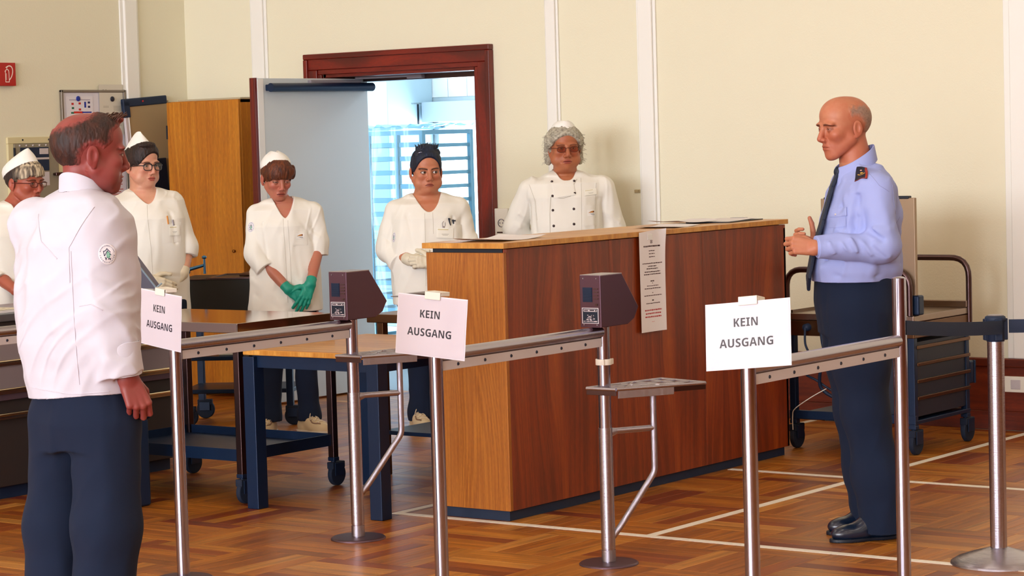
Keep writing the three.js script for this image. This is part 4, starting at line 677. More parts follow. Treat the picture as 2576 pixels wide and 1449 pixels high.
const craniumBase = (x, y, z, w) => smin(ell(x, y, z, [0, 0.034, -0.022], [0.074 * w, 0.083, 0.095]), ell(x, y, z, [0, 0.05, 0.03], [0.058 * w, 0.055, 0.056]), 0.04);
function headField(o) {   // o: w width, jaw fullness, nose size, chin, lip, age lines, mouth turn, open eyes
  const w = o.w || 1, jw = o.jaw || 1, ns = o.nose || 1, lp = o.lip || 1, age = o.age || 0, ch = o.chin || 0, mt = o.mouthTurn || 0, eo = o.eye === undefined ? 1 : o.eye, dbl = o.double || 0, br = o.brow === undefined ? 1 : o.brow;
  return (x, y, z) => {
    const ax = Math.abs(x);
    let d = craniumBase(x, y, z, w);
    d = smin(d, ell(x, y, z, [0, -0.028, 0.026], [0.060 * w, 0.066, 0.058]), 0.03);
    d = smin(d, cap(ax, y, z, [0.052 * w * jw, -0.045, -0.002], [0.022 * jw, -0.094, 0.05], 0.020, 0.016), 0.03);
    d = smin(d, ell(x, y, z, [0, -0.096 - ch, 0.062], [0.022, 0.017, 0.019]), 0.022);
    d = smin(d, ell(ax, y, z, [0.040 * w, -0.022, 0.058], [0.022, 0.019, 0.022]), 0.022);                     // cheek bones
    if (jw > 1.02) d = smin(d, ell(ax, y, z, [0.044 * w, -0.062, 0.038], [0.026 * jw, 0.028, 0.030]), 0.025);       // full cheeks
    if (dbl) d = smin(d, ell(x, y, z, [0, -0.112, 0.018], [0.052 * jw, 0.026 * dbl, 0.042]), 0.02);
    d = smin(d, ell(ax, y, z, [0.028, 0.019, 0.079], [0.026, 0.0065 * br + 0.001, 0.0125 * br]), 0.014);                // brows
    d = smax(d, -ell(ax, y, z, [0.032, -0.001, 0.099], [0.0195, 0.0125, 0.0155]), 0.012);                      // sockets
    d = smin(d, cap(x, y, z, [0, 0.008, 0.088], [0, -0.034, 0.095 + 0.008 * ns], 0.0075, 0.0105 * ns), 0.014);     // nose bridge and tip
    d = smin(d, ell(ax, y, z, [0.0115 * ns, -0.040, 0.0925], [0.0082 * ns, 0.0078, 0.0105]), 0.007);               // wings
    d = smax(d, -ell(ax, y, z, [0.0062, -0.0475, 0.0975], [0.0038, 0.003, 0.0055]), 0.003);                        // nostrils
    if (age) { d += 0.0022 * age * Math.exp(-Math.pow(cap(ax, y, z, [0.019, -0.040, 0.092], [0.032, -0.072, 0.078], 0, 0) / 0.0042, 2)); d += 0.0012 * age * Math.exp(-Math.pow(cap(ax, y, z, [0.020, -0.016, 0.086], [0.042, -0.021, 0.074], 0, 0) / 0.0035, 2)); }
    d = smin(d, ell(x, y, z, [0, -0.066, 0.060], [0.031, 0.028, 0.0265]), 0.02);
    const my = -0.0685 + mt * (ax * ax) * 14;                                                               // lips follow the turn of the mouth
    d = smin(d, ell(x, y - my + 0.0, z, [0, 0.0050, 0.0815], [0.0225, 0.0044 * lp, 0.0085]), 0.006);
    d = smin(d, ell(x, y - my, z, [0, -0.0056, 0.0808], [0.0190, 0.0050 * lp, 0.0085]), 0.006);
    d = smax(d, -ell(x, y - my, z, [0, 0, 0.0925 - ax * ax * 9], [0.023, o.open ? 0.0034 : 0.0014, 0.008]), 0.002);
    // eyes: lids are a slightly larger ball, cut open by an almond
    const ey = y - 0.0, el = Math.hypot(ax - 0.0315, ey, z - 0.0735), ball = el - 0.0122, al = Math.abs(ey + 0.0003) - 0.0050 * eo * (1 - Math.pow((ax - 0.0315) / 0.0145, 2));
    const lid = Math.max(el - 0.0140, -al - 0.0005);
    d = Math.min(smin(d, lid, 0.004), ball);
    // ears
    const ez = z + 0.014, ear = smax(ell(ax, y, ez, [0.0745 * w + 0.006 + 0.22 * Math.max(0, -ez), -0.006, 0], [0.0065, 0.031, 0.0185]), -ell(ax, y, ez, [0.0835 * w + 0.006, -0.002, 0.003], [0.007, 0.018, 0.0095]), 0.004);
    d = smin(d, ear, 0.006);
    d = smin(d, ell(ax, y, ez, [0.0735 * w + 0.004, -0.033, 0.004], [0.0055, 0.0085, 0.008]), 0.005);
    return d;
  };
}
// skin colours in the head frame
function faceColour(skin, o) {
  const S = srgb(skin), red = mix3(S, srgb(o.blush || '#b23a2c'), 0.55), lip = srgb(o.lipCol || '#9c3b30'), brow = srgb(o.browCol || '#3a2216'), iris = srgb(o.iris || '#22303a'), white = srgb('#cfc6bf'), rim = mix3(S, srgb('#3a1410'), 0.6);
  const eo = o.eye === undefined ? 1 : o.eye, mt = o.mouthTurn || 0, bt = o.browTilt || 0, bw = o.browW || 1;
  return (x, y, z) => {
    const ax = Math.abs(x); let n = fbm(x * 60, y * 60, z * 60, 3), c = mix3(S, red, clamp(0.25 + 0.9 * (n - 0.5), 0, 0.6));
    c = mix3(c, red, 0.75 * Math.exp(-(((ax - 0.042) / 0.02) ** 2 + ((y + 0.03) / 0.018) ** 2)) * (z > 0.02 ? 1 : 0)); c = mix3(c, red, 0.7 * Math.exp(-((x / 0.012) ** 2 + ((y + 0.036) / 0.012) ** 2)) * (z > 0.08 ? 1 : 0)); if (ax > 0.072) c = mix3(c, red, 0.5);
    const my = -0.0685 + mt * ax * ax * 14, lw = 0.0245 - ax; if (z > 0.06 && lw > 0) { const up = y - my; if (Math.abs(up) < 0.0105 * Math.min(1, lw / 0.012)) c = mix3(c, lip, 0.8); if (Math.abs(up) < 0.0013) c = mix3(lip, [0.02, 0.004, 0.004], 0.75); }
    const bx = (ax - 0.033) / (0.020 * bw), by = (y - 0.0195 - bt * (ax - 0.02) + 0.004 * bx * bx) / 0.0042; if (z > 0.04 && Math.abs(bx) < 1.15 && Math.abs(by) < 1.2) c = mix3(c, brow, (o.browA === undefined ? 0.85 : o.browA) * sstep(1.2, 0.6, Math.abs(by)) * sstep(1.15, 0.85, Math.abs(bx)));
    const ex = ax - 0.0315, el = Math.hypot(ex, y, z - 0.0735);
    if (el < 0.01345 && z > 0.07) { const al = Math.abs(y + 0.0003) - 0.0050 * eo * (1 - (ex / 0.0145) ** 2); if (al < 0.0004) { const gx = x - Math.sign(x) * 0.0315 - (o.gaze || 0) * 0.0045, r = Math.hypot(gx, y + 0.0004); c = r < 0.0026 ? [0.004, 0.004, 0.005] : r < 0.0058 ? iris : white; if (al > -0.0012) c = mix3(c, rim, 0.6); } }
    else if (el < 0.0175 && z > 0.068) { const al = Math.abs(y + 0.0003) - 0.0050 * eo * (1 - (ex / 0.0165) ** 2); if (Math.abs(al) < 0.0016 * (o.liner || 1) && y > -0.002 - 0.004 * ((o.liner || 1) - 1)) c = mix3(c, srgb(o.lash || '#2a100c'), 0.8); else c = mix3(c, rim, (o.socket || 0.25) * sstep(0.0175, 0.014, el)); }  // socket darkens the eye hollows: brow shade painted into the skin
    if (o.flush) c = mix3(c, red, o.flush * sstep(0.035, -0.03, y) * (0.75 + 0.5 * n));  // redder lower face: ruddy skin and painted shade together
    if (o.stubble && y < -0.045 && z > -0.01) c = mix3(c, srgb('#6b3a34'), o.stubble * sstep(-0.045, -0.065, y) * (0.6 + 0.5 * n));
    return c;
  };
}
// ---------------------------------------------------------------- hands
function handPrims(h) {   // h: W wrist, D towards the knuckles, N out of the palm, right, s, curl[4] or [3 angles], spread, thumb [dirs]
  const D = V(...h.D).normalize(), N0 = V(...h.N), N = N0.sub(D.clone().multiplyScalar(N0.dot(D))).normalize(), A = h.right ? V().crossVectors(D, N) : V().crossVectors(N, D), s = h.s || 1, W = V(...h.W), prims = [], arr = (v) => [v.x, v.y, v.z];
  const P = (d, a, n) => W.clone().addScaledVector(D, d * s).addScaledVector(A, a * s).addScaledVector(N, n * s), palm = [], off = [0.029, 0.010, -0.009, -0.026], kd = [0.088, 0.092, 0.087, 0.077];
  for (let i = 0; i < 4; i++) palm.push([arr(P(0.008, off[i] * 0.62, 0)), arr(P(kd[i], off[i], -0.003)), 0.0135 * s, 0.0105 * s]);
  palm.push([arr(P(0.03, 0.02, 0.008)), arr(P(0.06, 0.022, 0.010)), 0.013 * s, 0.010 * s], [arr(P(0.03, -0.018, 0.008)), arr(P(0.065, -0.018, 0.008)), 0.012 * s, 0.009 * s]);
  const len = [[0.043, 0.025, 0.02], [0.047, 0.029, 0.021], [0.043, 0.027, 0.02], [0.034, 0.02, 0.018]], rad = [0.0092, 0.0094, 0.0090, 0.0080], fingers = [];
  for (let i = 0; i < 4; i++) {
    const cu = Array.isArray(h.curl[i]) ? h.curl[i] : [h.curl[i], h.curl[i] * 1.1, h.curl[i] * 0.7], sp = (h.spread === undefined ? 0.06 : h.spread) * (1.5 - i); let p = P(kd[i], off[i], -0.003), ang = 0; const F = [];
    for (let k = 0; k < 3; k++) { ang += cu[k]; const dir = D.clone().multiplyScalar(Math.cos(ang)).addScaledVector(N, Math.sin(ang)).addScaledVector(A, sp * Math.cos(ang)).normalize(), q = p.clone().addScaledVector(dir, len[i][k] * s * (h.fl || 1)); F.push([arr(p), arr(q), rad[i] * s * (1 - 0.08 * k), rad[i] * s * (0.93 - 0.09 * k)]); p = q; }
    fingers.push(F);
  }
  const T = []; let p = P(0.022, 0.022, 0.006); const td = h.thumb || [[0.62, 0.72, 0.25], [0.85, 0.42, 0.2], [0.95, 0.2, 0.15]], tl = [0.044, 0.032, 0.025], tr = [0.0135, 0.0112, 0.0102, 0.0085];
  for (let k = 0; k < 3; k++) { const dir = D.clone().multiplyScalar(td[k][0]).addScaledVector(A, td[k][1]).addScaledVector(N, td[k][2]).normalize(), q = p.clone().addScaledVector(dir, tl[k] * s); T.push([arr(p), arr(q), tr[k] * s, tr[k + 1] * s]); p = q; }
  fingers.push(T);
  const box0 = [9, 9, 9], box1 = [-9, -9, -9]; for (const c of [...palm, ...fingers.flat()]) for (const e of [c[0], c[1]]) for (let k = 0; k < 3; k++) { box0[k] = Math.min(box0[k], e[k] - 0.03); box1[k] = Math.max(box1[k], e[k] + 0.03); }
  const f = (x, y, z) => { let d = 9; for (const c of palm) d = smin(d, cap(x, y, z, c[0], c[1], c[2], c[3]), 0.010 * s); for (const F of fingers) { let e = 9; for (const c of F) e = smin(e, cap(x, y, z, c[0], c[1], c[2], c[3]), 0.003); d = smin(d, e, 0.0042); } return d; };
  return { f, lo: box0, hi: box1, W: arr(W) };
}

// ---------------------------------------------------------------- cloth wrinkles and fittings that follow a surface
const ridge = (n) => { const r = (2 * n - 1) / 0.34; return Math.exp(-r * r); };
function wrinkles(seed, amp, fx = 7, fy = 2.6, slant = 0.8) { return (x, y, z) => { const w = noise(x * 3 + seed, y * 3, z * 3) - 0.5, a = noise((x + slant * y * 0.35) * fx + w * 1.5 + seed, y * fy + w + seed * 2, z * fx), b = noise((z - slant * y * 0.5) * fx * 1.3 + seed * 3, y * fy * 1.6 + seed, x * fx * 1.2); const q = noise((x - slant * y * 0.5 + w * 0.3) * fx * 2.3 + seed * 5, y * fy * 2.2 - seed, z * fx * 2.1); return amp * (ridge(a) * 0.95 + ridge(b) * 0.6 + ridge(q) * 0.35 - 0.45 + 0.9 * w); }; }
const fold = (list) => (x, y, z) => { let s = 0; for (const [a, b, r, h] of list) { const e = cap(x, y, z, a, b, 0, 0) / r; if (e < 2.6) s += h * Math.exp(-e * e); } return s; };
function shoot(f, o, d, max = 0.7) { let t = 0; for (let i = 0; i < 90 && t < max; i++) { const e = f(o[0] + d[0] * t, o[1] + d[1] * t, o[2] + d[2] * t); if (e < 0.0003) break; t += Math.max(0.0004, e * 0.7); } return [o[0] + d[0] * t, o[1] + d[1] * t, o[2] + d[2] * t]; }
// a w x h patch laid on the field around the point where the ray o + t d meets it; lift from the surface, thickness t
function aim(o, D, z0 = 0.12) { return [o[0] - D.x * 0.45, o[1] - D.y * 0.45, z0 - D.z * 0.45]; }   // where a ray through (x, y) near the front of the figure starts
function onSurface(f, o, d, w, h, lift = 0.0012, thick = 0.001, nu = 10, nv = 10, roll = 0, round = false) {
  const D = V(...d).normalize(); if (o[2] === 0.6) o = aim(o, D); const X = V().crossVectors(D, V(0, 1, 0)).normalize(), Y = V().crossVectors(X, D).normalize(); X.negate(); Y.negate(); if (Y.y < 0) { X.negate(); Y.negate(); }
  const RX = X.clone().multiplyScalar(Math.cos(roll)).addScaledVector(Y, Math.sin(roll)), RY = Y.clone().multiplyScalar(Math.cos(roll)).addScaledVector(X, -Math.sin(roll));
  if (RX.clone().cross(RY).dot(D) > 0) RX.negate();
  const top = [], e = 0.004, row = [];
  for (let j = 0; j <= nv; j++) for (let i = 0; i <= nu; i++) {
    let u = i / nu - 0.5, v = j / nv - 0.5; if (round) { const m = Math.max(Math.abs(u), Math.abs(v)), l = Math.hypot(u, v) || 1; u *= m / l; v *= m / l; }
    const q = V(...o).addScaledVector(RX, u * w).addScaledVector(RY, v * h), p = shoot(f, [q.x, q.y, q.z], [D.x, D.y, D.z]); row.push([p, round ? [u + 0.5, v + 0.5] : [i / nu, j / nv]]);
  }
  const pos = [], uv = [], idx = [], K = (nu + 1) * (nv + 1);
  for (let s = 0; s < 2; s++) for (const [p, t] of row) { const k = s ? lift - thick : lift; pos.push(p[0] - D.x * k, p[1] - D.y * k, p[2] - D.z * k); uv.push(...t); }
  const tri = (a, b, c) => idx.push(a, b, c);
  for (let j = 0; j < nv; j++) for (let i = 0; i < nu; i++) { const a = j * (nu + 1) + i, b = a + 1, c = a + nu + 1, q = c + 1; tri(a, b, q); tri(a, q, c); tri(K + a, K + q, K + b); tri(K + a, K + c, K + q); }
  const edge = (a, b) => { tri(a, K + b, b); tri(a, K + a, K + b); }; for (let i = 0; i < nu; i++) { edge(i, i + 1); edge(nv * (nu + 1) + i + 1, nv * (nu + 1) + i); } for (let j = 0; j < nv; j++) { edge((j + 1) * (nu + 1), j * (nu + 1)); edge(j * (nu + 1) + nu, (j + 1) * (nu + 1) + nu); }
  const g = new THREE.BufferGeometry(); g.setAttribute('position', new THREE.Float32BufferAttribute(pos, 3)); g.setAttribute('uv', new THREE.Float32BufferAttribute(uv, 2)); g.setIndex(idx); g.computeVertexNormals(); return g;
}
function seamLine(f, pts, d, r = 0.0016, lift = 0.0006) { const out = []; for (let i = 0; i < pts.length - 1; i++) for (let k = 0; k < 8; k++) { const t = k / 8, o = [0, 1, 2].map((q) => lerp(pts[i][q], pts[i + 1][q], t)), p = shoot(f, o, d); out.push([p[0] - d[0] * lift, p[1] - d[1] * lift, p[2] - d[2] * lift]); } return tube(out, r, out.length * 2, 5); }
function buttonOn(f, o, d, r, h = 0.004) { const D = V(...d).normalize(), p = shoot(f, aim(o, D), [D.x, D.y, D.z]), g = lathe([[0, h], [r * 0.7, h], [r, h * 0.4], [r, -0.004]], 18), q = new THREE.Quaternion().setFromUnitVectors(V(0, 1, 0), V(-d[0], -d[1], -d[2]).normalize()); g.applyQuaternion(q); g.translate(...p); return g; }
// an upright collar: a band round the neck; fn(phi) -> [radius x, radius z, y low, y high]; phi 0 is the front
function collarBand(c, yaw, phi0, phi1, fn, thick = 0.0045, n = 60) {
  const pos = [], idx = [], cs = Math.cos(yaw), sn = Math.sin(yaw);
  for (let i = 0; i <= n; i++) {
    const ph = lerp(phi0, phi1, i / n), [rx0, rz0, y0, y1, flare = 0] = fn(ph), put = (r, y) => { const lx = Math.sin(ph) * (rx0 + r), lz = Math.cos(ph) * (rz0 + r); pos.push(c[0] + cs * lx + sn * lz, c[1] + y, c[2] - sn * lx + cs * lz); };
    put(0, y0); put(flare * 0.5, (y0 + y1) / 2); put(flare, y1); put(flare + thick * 0.5, y1 + thick * 0.4); put(flare + thick, y1); put(flare * 0.5 + thick, (y0 + y1) / 2); put(thick, y0);
  }
  for (let i = 0; i < n; i++) for (let k = 0; k < 7; k++) { const a = i * 7 + k, b = i * 7 + (k + 1) % 7; idx.push(a, a + 7, b, b, a + 7, b + 7); }
  const cap0 = (o, f) => { for (let k = 1; k < 6; k++) f ? idx.push(o, o + k + 1, o + k) : idx.push(o, o + k, o + k + 1); }; cap0(0, false); cap0(n * 7, true);
  const g = new THREE.BufferGeometry(); g.setAttribute('position', new THREE.Float32BufferAttribute(pos, 3)); g.setIndex(idx); g.computeVertexNormals(); return g;
}
const skinMat = std('#ffffff', 0.5, 0, { vertexColors: true }), hairMat = std('#ffffff', 0.62, 0, { vertexColors: true });
const weaveT = dataTex(128, 128, (u, v) => { const n = pn(u, v, 64, 64, 2) * 0.5 + 0.25 * (1 + Math.sin(u * 400)) * 0.5 + 0.25 * (1 + Math.sin(v * 400)) * 0.5; return [n, n, n]; }, false);
const cloth = (c, r = 0.85) => phys({ color: c, roughness: r, sheen: 0.25, sheenRoughness: 0.6, sheenColor: new THREE.Color(c) });
function glasses(fr, o) {   // o: col, w, h, r thickness, y, bridge
  const gm = [], L = [], w = o.w || 0.021, h = o.h || 0.0155, y = (o.y === undefined ? -0.004 : o.y), z = 0.1015, loop = (sx) => { const pts = []; for (let i = 0; i < 24; i++) { const a = i / 24 * Math.PI * 2, q = o.square || 3, cx = Math.sign(Math.cos(a)) * Math.pow(Math.abs(Math.cos(a)), 2 / q), sy = Math.sign(Math.sin(a)) * Math.pow(Math.abs(Math.sin(a)), 2 / q); const lx = sx * (0.0335 + w * cx); pts.push([lx, y + h * sy, z - 0.9 * Math.max(0, Math.abs(lx) - 0.03) ** 2 * 10]); } return pts; };
  for (const sx of [-1, 1]) { const pts = loop(sx); gm.push(tube(pts, o.r || 0.0019, 60, 6, true)); if (o.top) gm.push(tube(pts.slice(1, 12).map((p) => [p[0], p[1] + 0.0006, p[2]]), (o.r || 0.0019) * 1.5, 24, 6)); const s = new THREE.Shape(pts.map((p) => new THREE.Vector2(p[0], p[1]))), lg = new THREE.ExtrudeGeometry(s, { depth: 0.0006, bevelEnabled: false }); lg.translate(0, 0, z - 0.0015); L.push(lg); const wd = o.earW || 0.083; gm.push(tube([[sx * (0.0335 + w), y + h * 0.45, z - 0.006], [sx * (wd - 0.012), y + h * 0.5, z - 0.022], [sx * wd, y + 0.006, 0.03], [sx * wd, y + 0.005, -0.01]], (o.r || 0.0019) * 1.1, 24, 6)); }
  gm.push(tube([[-0.0335 + w, y + h * 0.35, z], [0, y + h * 0.55, z + 0.003], [0.0335 - w, y + h * 0.35, z]], o.r || 0.0019, 12, 6));
  const all = merge(gm); all.applyMatrix4(fr.mat); return { frame: all, lens: L.map((l) => l.applyMatrix4(fr.mat)) };
}
const lensMat = phys({ color: '#ffffff', roughness: 0.02, transmission: 1, thickness: 0, ior: 1.3 });
const tintLens = phys({ color: '#e6b998', roughness: 0.03, transmission: 0.95, thickness: 0, ior: 1.3 });

// the whole person: skin body (head, neck, trunk, arms, hands in one geometry) and the clothes as its children
function person(label, base, spec) {
  const t = thing('person', label, 'person', base, PTURN), fr = spec.head, hf = headField(spec.face), fc = faceColour(spec.skin, spec.face), S = srgb(spec.skin), R = mix3(S, srgb(spec.face.blush || '#b23a2c'), 0.5);
  const head = (x, y, z) => { const p = fr.in(x, y, z); return hf(p[0], p[1], p[2]) * fr.s; };
  const nk0 = fr.out([0, -0.045, -0.034]), nk1 = spec.neck, neck = (x, y, z) => cap(x, y, z, nk0, nk1, (spec.neckR || 0.052) * 0.92, (spec.neckR || 0.052) * 1.12);
  const skinTorso = spec.trunk, arms = spec.arms.map((J) => chain(J, 0.02)), legs = (spec.legs || []).map((J) => chain(J, 0.03));
  const trunk = (x, y, z) => { let d = skinTorso(x, y, z) + 0.012; d = smin(d, neck(x, y, z), 0.035); for (const a of arms) d = smin(d, a(x, y, z), 0.03); for (const l of legs) d = smin(d, l(x, y, z), 0.04); return d; };
  const skinCol = (x, y, z) => { const n = fbm(x * 30, y * 30, z * 30, 3); return mix3(S, R, clamp(0.25 + 1.1 * (n - 0.5), 0, 0.7)); };
  const headAll = (x, y, z) => { const h = head(x, y, z), n = smin(neck(x, y, z), skinTorso(x, y, z) + 0.012, 0.035); return smin(h, n, 0.012 * fr.s); };
  const c = fr.c, s = fr.s, patches = [];
  patches.push(paint(surfaceNet(headAll, [c[0] - 0.155 * s, nk1[1] - (spec.chest || 0.1), c[2] - 0.155 * s], [c[0] + 0.155 * s, c[1] + 0.135 * s, c[2] + 0.155 * s], spec.headCell || 0.0026, 1.8), (x, y, z) => { const p = fr.in(x, y, z); return p[1] < -0.13 ? skinCol(x, y, z) : fc(p[0], p[1], p[2]); }));
  const lo = spec.lo || [-0.45, 0.04, -0.45], hi = spec.hi || [0.45, 1.6, 0.45];
  const bodyTop = nk1[1] - 0.03, full = (x, y, z) => Math.max(trunk(x, y, z), y - bodyTop);
  const hands = spec.hands.map(handPrims);
  patches.push(paint(surfaceNet((x, y, z) => { let d = full(x, y, z); return d; }, lo, hi, 0.014, 1.6), skinCol));
  const fore = spec.hands.map((h) => h.arm);
  hands.forEach((h, i) => {
    const J = spec.arms[fore[i]], n = J.length, a = J[n - 2], b = J[n - 1], mid = [0, 1, 2].map((k) => lerp(a[k], b[k], 0.25)), f = (x, y, z) => smin(h.f(x, y, z), cap(x, y, z, mid, b, lerp(a[3], b[3], 0.25), b[3]), 0.016), l = [0, 1, 2].map((k) => Math.min(h.lo[k], mid[k] - 0.06, b[k] - 0.05)), g = [0, 1, 2].map((k) => Math.max(h.hi[k], mid[k] + 0.06, b[k] + 0.05));
    const gl = spec.gloves;
    patches.push(paint(surfaceNet(gl ? (x, y, z) => smin(cap(x, y, z, mid, b, lerp(a[3], b[3], 0.25), b[3]), h.f(x, y, z) + 0.0015, 0.012) : f, l, g, gl ? 0.004 : 0.003, 1.7), skinCol));
    if (gl) {
      const cu = segT, wv = wrinkles(i + 3, 0.0016, 30, 18, 0.4);
      const gf = (x, y, z) => { const t0 = segT(x, y, z, a, b), L = Math.hypot(b[0] - a[0], b[1] - a[1], b[2] - a[2]); return smax(smin(h.f(x, y, z) - 0.0012 - wv(x, y, z), cap(x, y, z, mid, b, lerp(a[3], b[3], 0.25) + 0.003, b[3] + 0.003), 0.016), L - (gl.cuff || 0.035) - t0, 0.002); };
      part('glove', surfaceNet(gf, l, g, 0.0026, 1.7), gl.mat, t, gl.label);
    }
  });
  part('body', joinIndexed(patches), skinMat, t);
  return { t, fr, head, hf, headAll, trunk, fc };
}
const DEG = Math.PI / 180, navyCloth = std('#021530', 0.95);
// upper garment: rows and sleeves joined, wrinkled, opened at the neck and hollow at the sleeve ends
function garment(o) {
  const tr = loft(o.rows, o.tau * DEG, o.pow || 1.15), sh = o.shoulders.map((s) => (x, y, z) => cap(x, y, z, s[0], s[1], s[2], s[3])), slv = o.sleeves.map((J) => chain(J, 0.03)), wr = wrinkles(o.seed || 1, o.amp === undefined ? 0.006 : o.amp, o.fx || 7, o.fy || 2.6, o.slant === undefined ? 0.8 : o.slant), fd = fold(o.folds || []);
  const base = (x, y, z) => { let d = tr(x, y, z); for (const s of sh) d = smin(d, s(x, y, z), 0.055); return d; };
  const c = Math.cos(o.tau * DEG), s = Math.sin(o.tau * DEG), ends = o.sleeves.map((J) => { const n = J.length, a = J[n - 2], b = J[n - 1]; return { a, b, L: Math.hypot(b[0] - a[0], b[1] - a[1], b[2] - a[2]) }; });
  const V0 = o.v;   // neck opening: c centre, y bottom, top, w half width, p power, r neck radius, back height
  const f = (x, y, z) => {
    let d = base(x, y, z);
    for (let i = 0; i < slv.length; i++) { const E = ends[i], t = segT(x, y, z, E.a, E.b); let e = slv[i](x, y, z); e = smax(e, t - E.L, 0.004); if (t > E.L - 0.06) e = smax(e, -(cap(x, y, z, E.a, [E.b[0] * 2 - E.a[0], E.b[1] * 2 - E.a[1], E.b[2] * 2 - E.a[2]], E.a[3] - 0.011, 2 * E.b[3] - E.a[3] - 0.011) + Math.max(0, E.L - 0.045 - t) * 2), 0.003); d = smin(d, e, o.blend || 0.022); }
    d -= wr(x, y, z) + fd(x, y, z);
    if (V0) {
      const px = x - V0.c[0], pz = z - V0.c[2], lx = c * px - s * pz, lz = s * px + c * pz, tt = clamp((y - V0.y) / (V0.top - V0.y), 0, 2);
      const v = Math.max((Math.abs(lx) - V0.w * Math.pow(tt, V0.p || 0.75)) * 0.8, (V0.y - y), -lz), n = Math.max(Math.hypot(lx, lz * 0.92 + 0.0) - V0.r, V0.back + lz * 0.35 - y);
      d = smax(d, -Math.min(v, n), 0.004);
    }
    return Math.max(d, o.hem - y + (o.hemWave ? o.hemWave(x, z) : 0));
  };
  return { f, base };
}
function trousers(o) {
  const pel = loft(o.rows, (o.tau || 0) * DEG, 1.1), L = o.legs.map((J) => chain(J, 0.05)), wr = wrinkles(o.seed || 7, o.amp || 0.006, 6, 3.2, 0.5);
  return (x, y, z) => { let d = pel(x, y, z), l = Math.min(...L.map((f) => f(x, y, z))); d = smin(d, l, 0.03) - wr(x, y, z); return Math.max(d, o.hem - y); };
}
function shoe(parent, x, z, yaw, len, col, sneaker, name = 'shoe') {
  const c = Math.cos(yaw), s = Math.sin(yaw), L = len / 2;
  const f = (px, py, pz) => { const dx = px - x, dz = pz - z, lx = c * dx - s * dz, lz = s * dx + c * dz; let d = ell(lx, py, lz, [0, 0.045, -L * 0.45], [0.038, 0.055, L * 0.5]); d = smin(d, ell(lx, py, lz, [0, 0.032, L * 0.42], [0.046, sneaker ? 0.046 : 0.036, L * 0.56]), 0.035); d = smin(d, cap(lx, py, lz, [0, 0.05, L * 0.1], [0, 0.10, -L * 0.3], 0.034, 0.038), 0.03); return Math.max(d, 0.012 - py, py - 0.105); };
  const m = part(name, surfaceNet(f, [x - 0.2, 0, z - 0.2], [x + 0.2, 0.12, z + 0.2], 0.005, 1.6), sneaker ? std(col, 0.7) : phys({ color: col, roughness: 0.3, clearcoat: 0.6, clearcoatRoughness: 0.2 }), parent);
  const sf = (px, py, pz) => { const dx = px - x, dz = pz - z, lx = c * dx - s * dz, lz = s * dx + c * dz; return Math.max(smin(ell(lx, 0.02, lz, [0, 0.02, -L * 0.45], [0.042, 0.06, L * 0.54]), ell(lx, 0.02, lz, [0, 0.02, L * 0.42], [0.049, 0.06, L * 0.6]), 0.03), py - (sneaker ? 0.024 : 0.014), -py + 0.0005); };
  part('sole', surfaceNet(sf, [x - 0.2, -0.004, z - 0.2], [x + 0.2, 0.035, z + 0.2], 0.004, 1.6), sneaker ? std('#cbb9a0', 0.8) : M.black, m);
  if (sneaker) {
    const W = (lx, lz, up = 0.0022) => { const X = x + c * lx + s * lz, Z = z - s * lx + c * lz; let y = 0.14; for (let k = 0; k < 60 && f(X, y, Z) > 0.0004; k++) y -= Math.max(0.0006, f(X, y, Z) * 0.6); return [X, y + up, Z]; }, la = [];
    for (let k = 0; k < 6; k++) { const lz = L * (-0.02 + 0.12 * k), a = k % 2 ? 0.014 : -0.014; la.push(tube([-0.026, -0.013, 0, 0.013, 0.026].map((q) => W(q, lz + a * q / 0.026)), 0.0032, 16, 5)); }
    for (const q of [-1, 1]) la.push(tube([W(0, L * -0.02, 0.006), W(q * 0.018, L * 0.02, 0.018), W(q * 0.034, L * 0.10, 0.012), W(q * 0.022, L * 0.16, 0.005), W(q * 0.006, L * 0.04, 0.006)], 0.0026, 20, 5));
    part('side_panel', [-1, 1].map((q) => { const pts = []; for (let k = 0; k <= 8; k++) pts.push(W(q * (0.022 + 0.012 * Math.sin(k / 8 * 3.1)), L * (-0.1 + 0.1 * k), 0.0008)); return tube(pts, 0.0042, 20, 5); }), std('#8a6a54', 0.8), m);
    part('lace', la, std('#dcc9ac', 0.8), m); part('tongue', surfaceNet((px, py, pz) => { const dx = px - x, dz = pz - z, lx = c * dx - s * dz, lz = s * dx + c * dz; return rb(lx, py - 0.112 , lz + L * 0.02 + (py - 0.1) * 0.3, 0.024, 0.022, 0.007, 0.006); }, [x - 0.1, 0.08, z - 0.1], [x + 0.1, 0.15, z + 0.1], 0.004, 1.6), std('#e0d2ba', 0.8), m);
  }
}
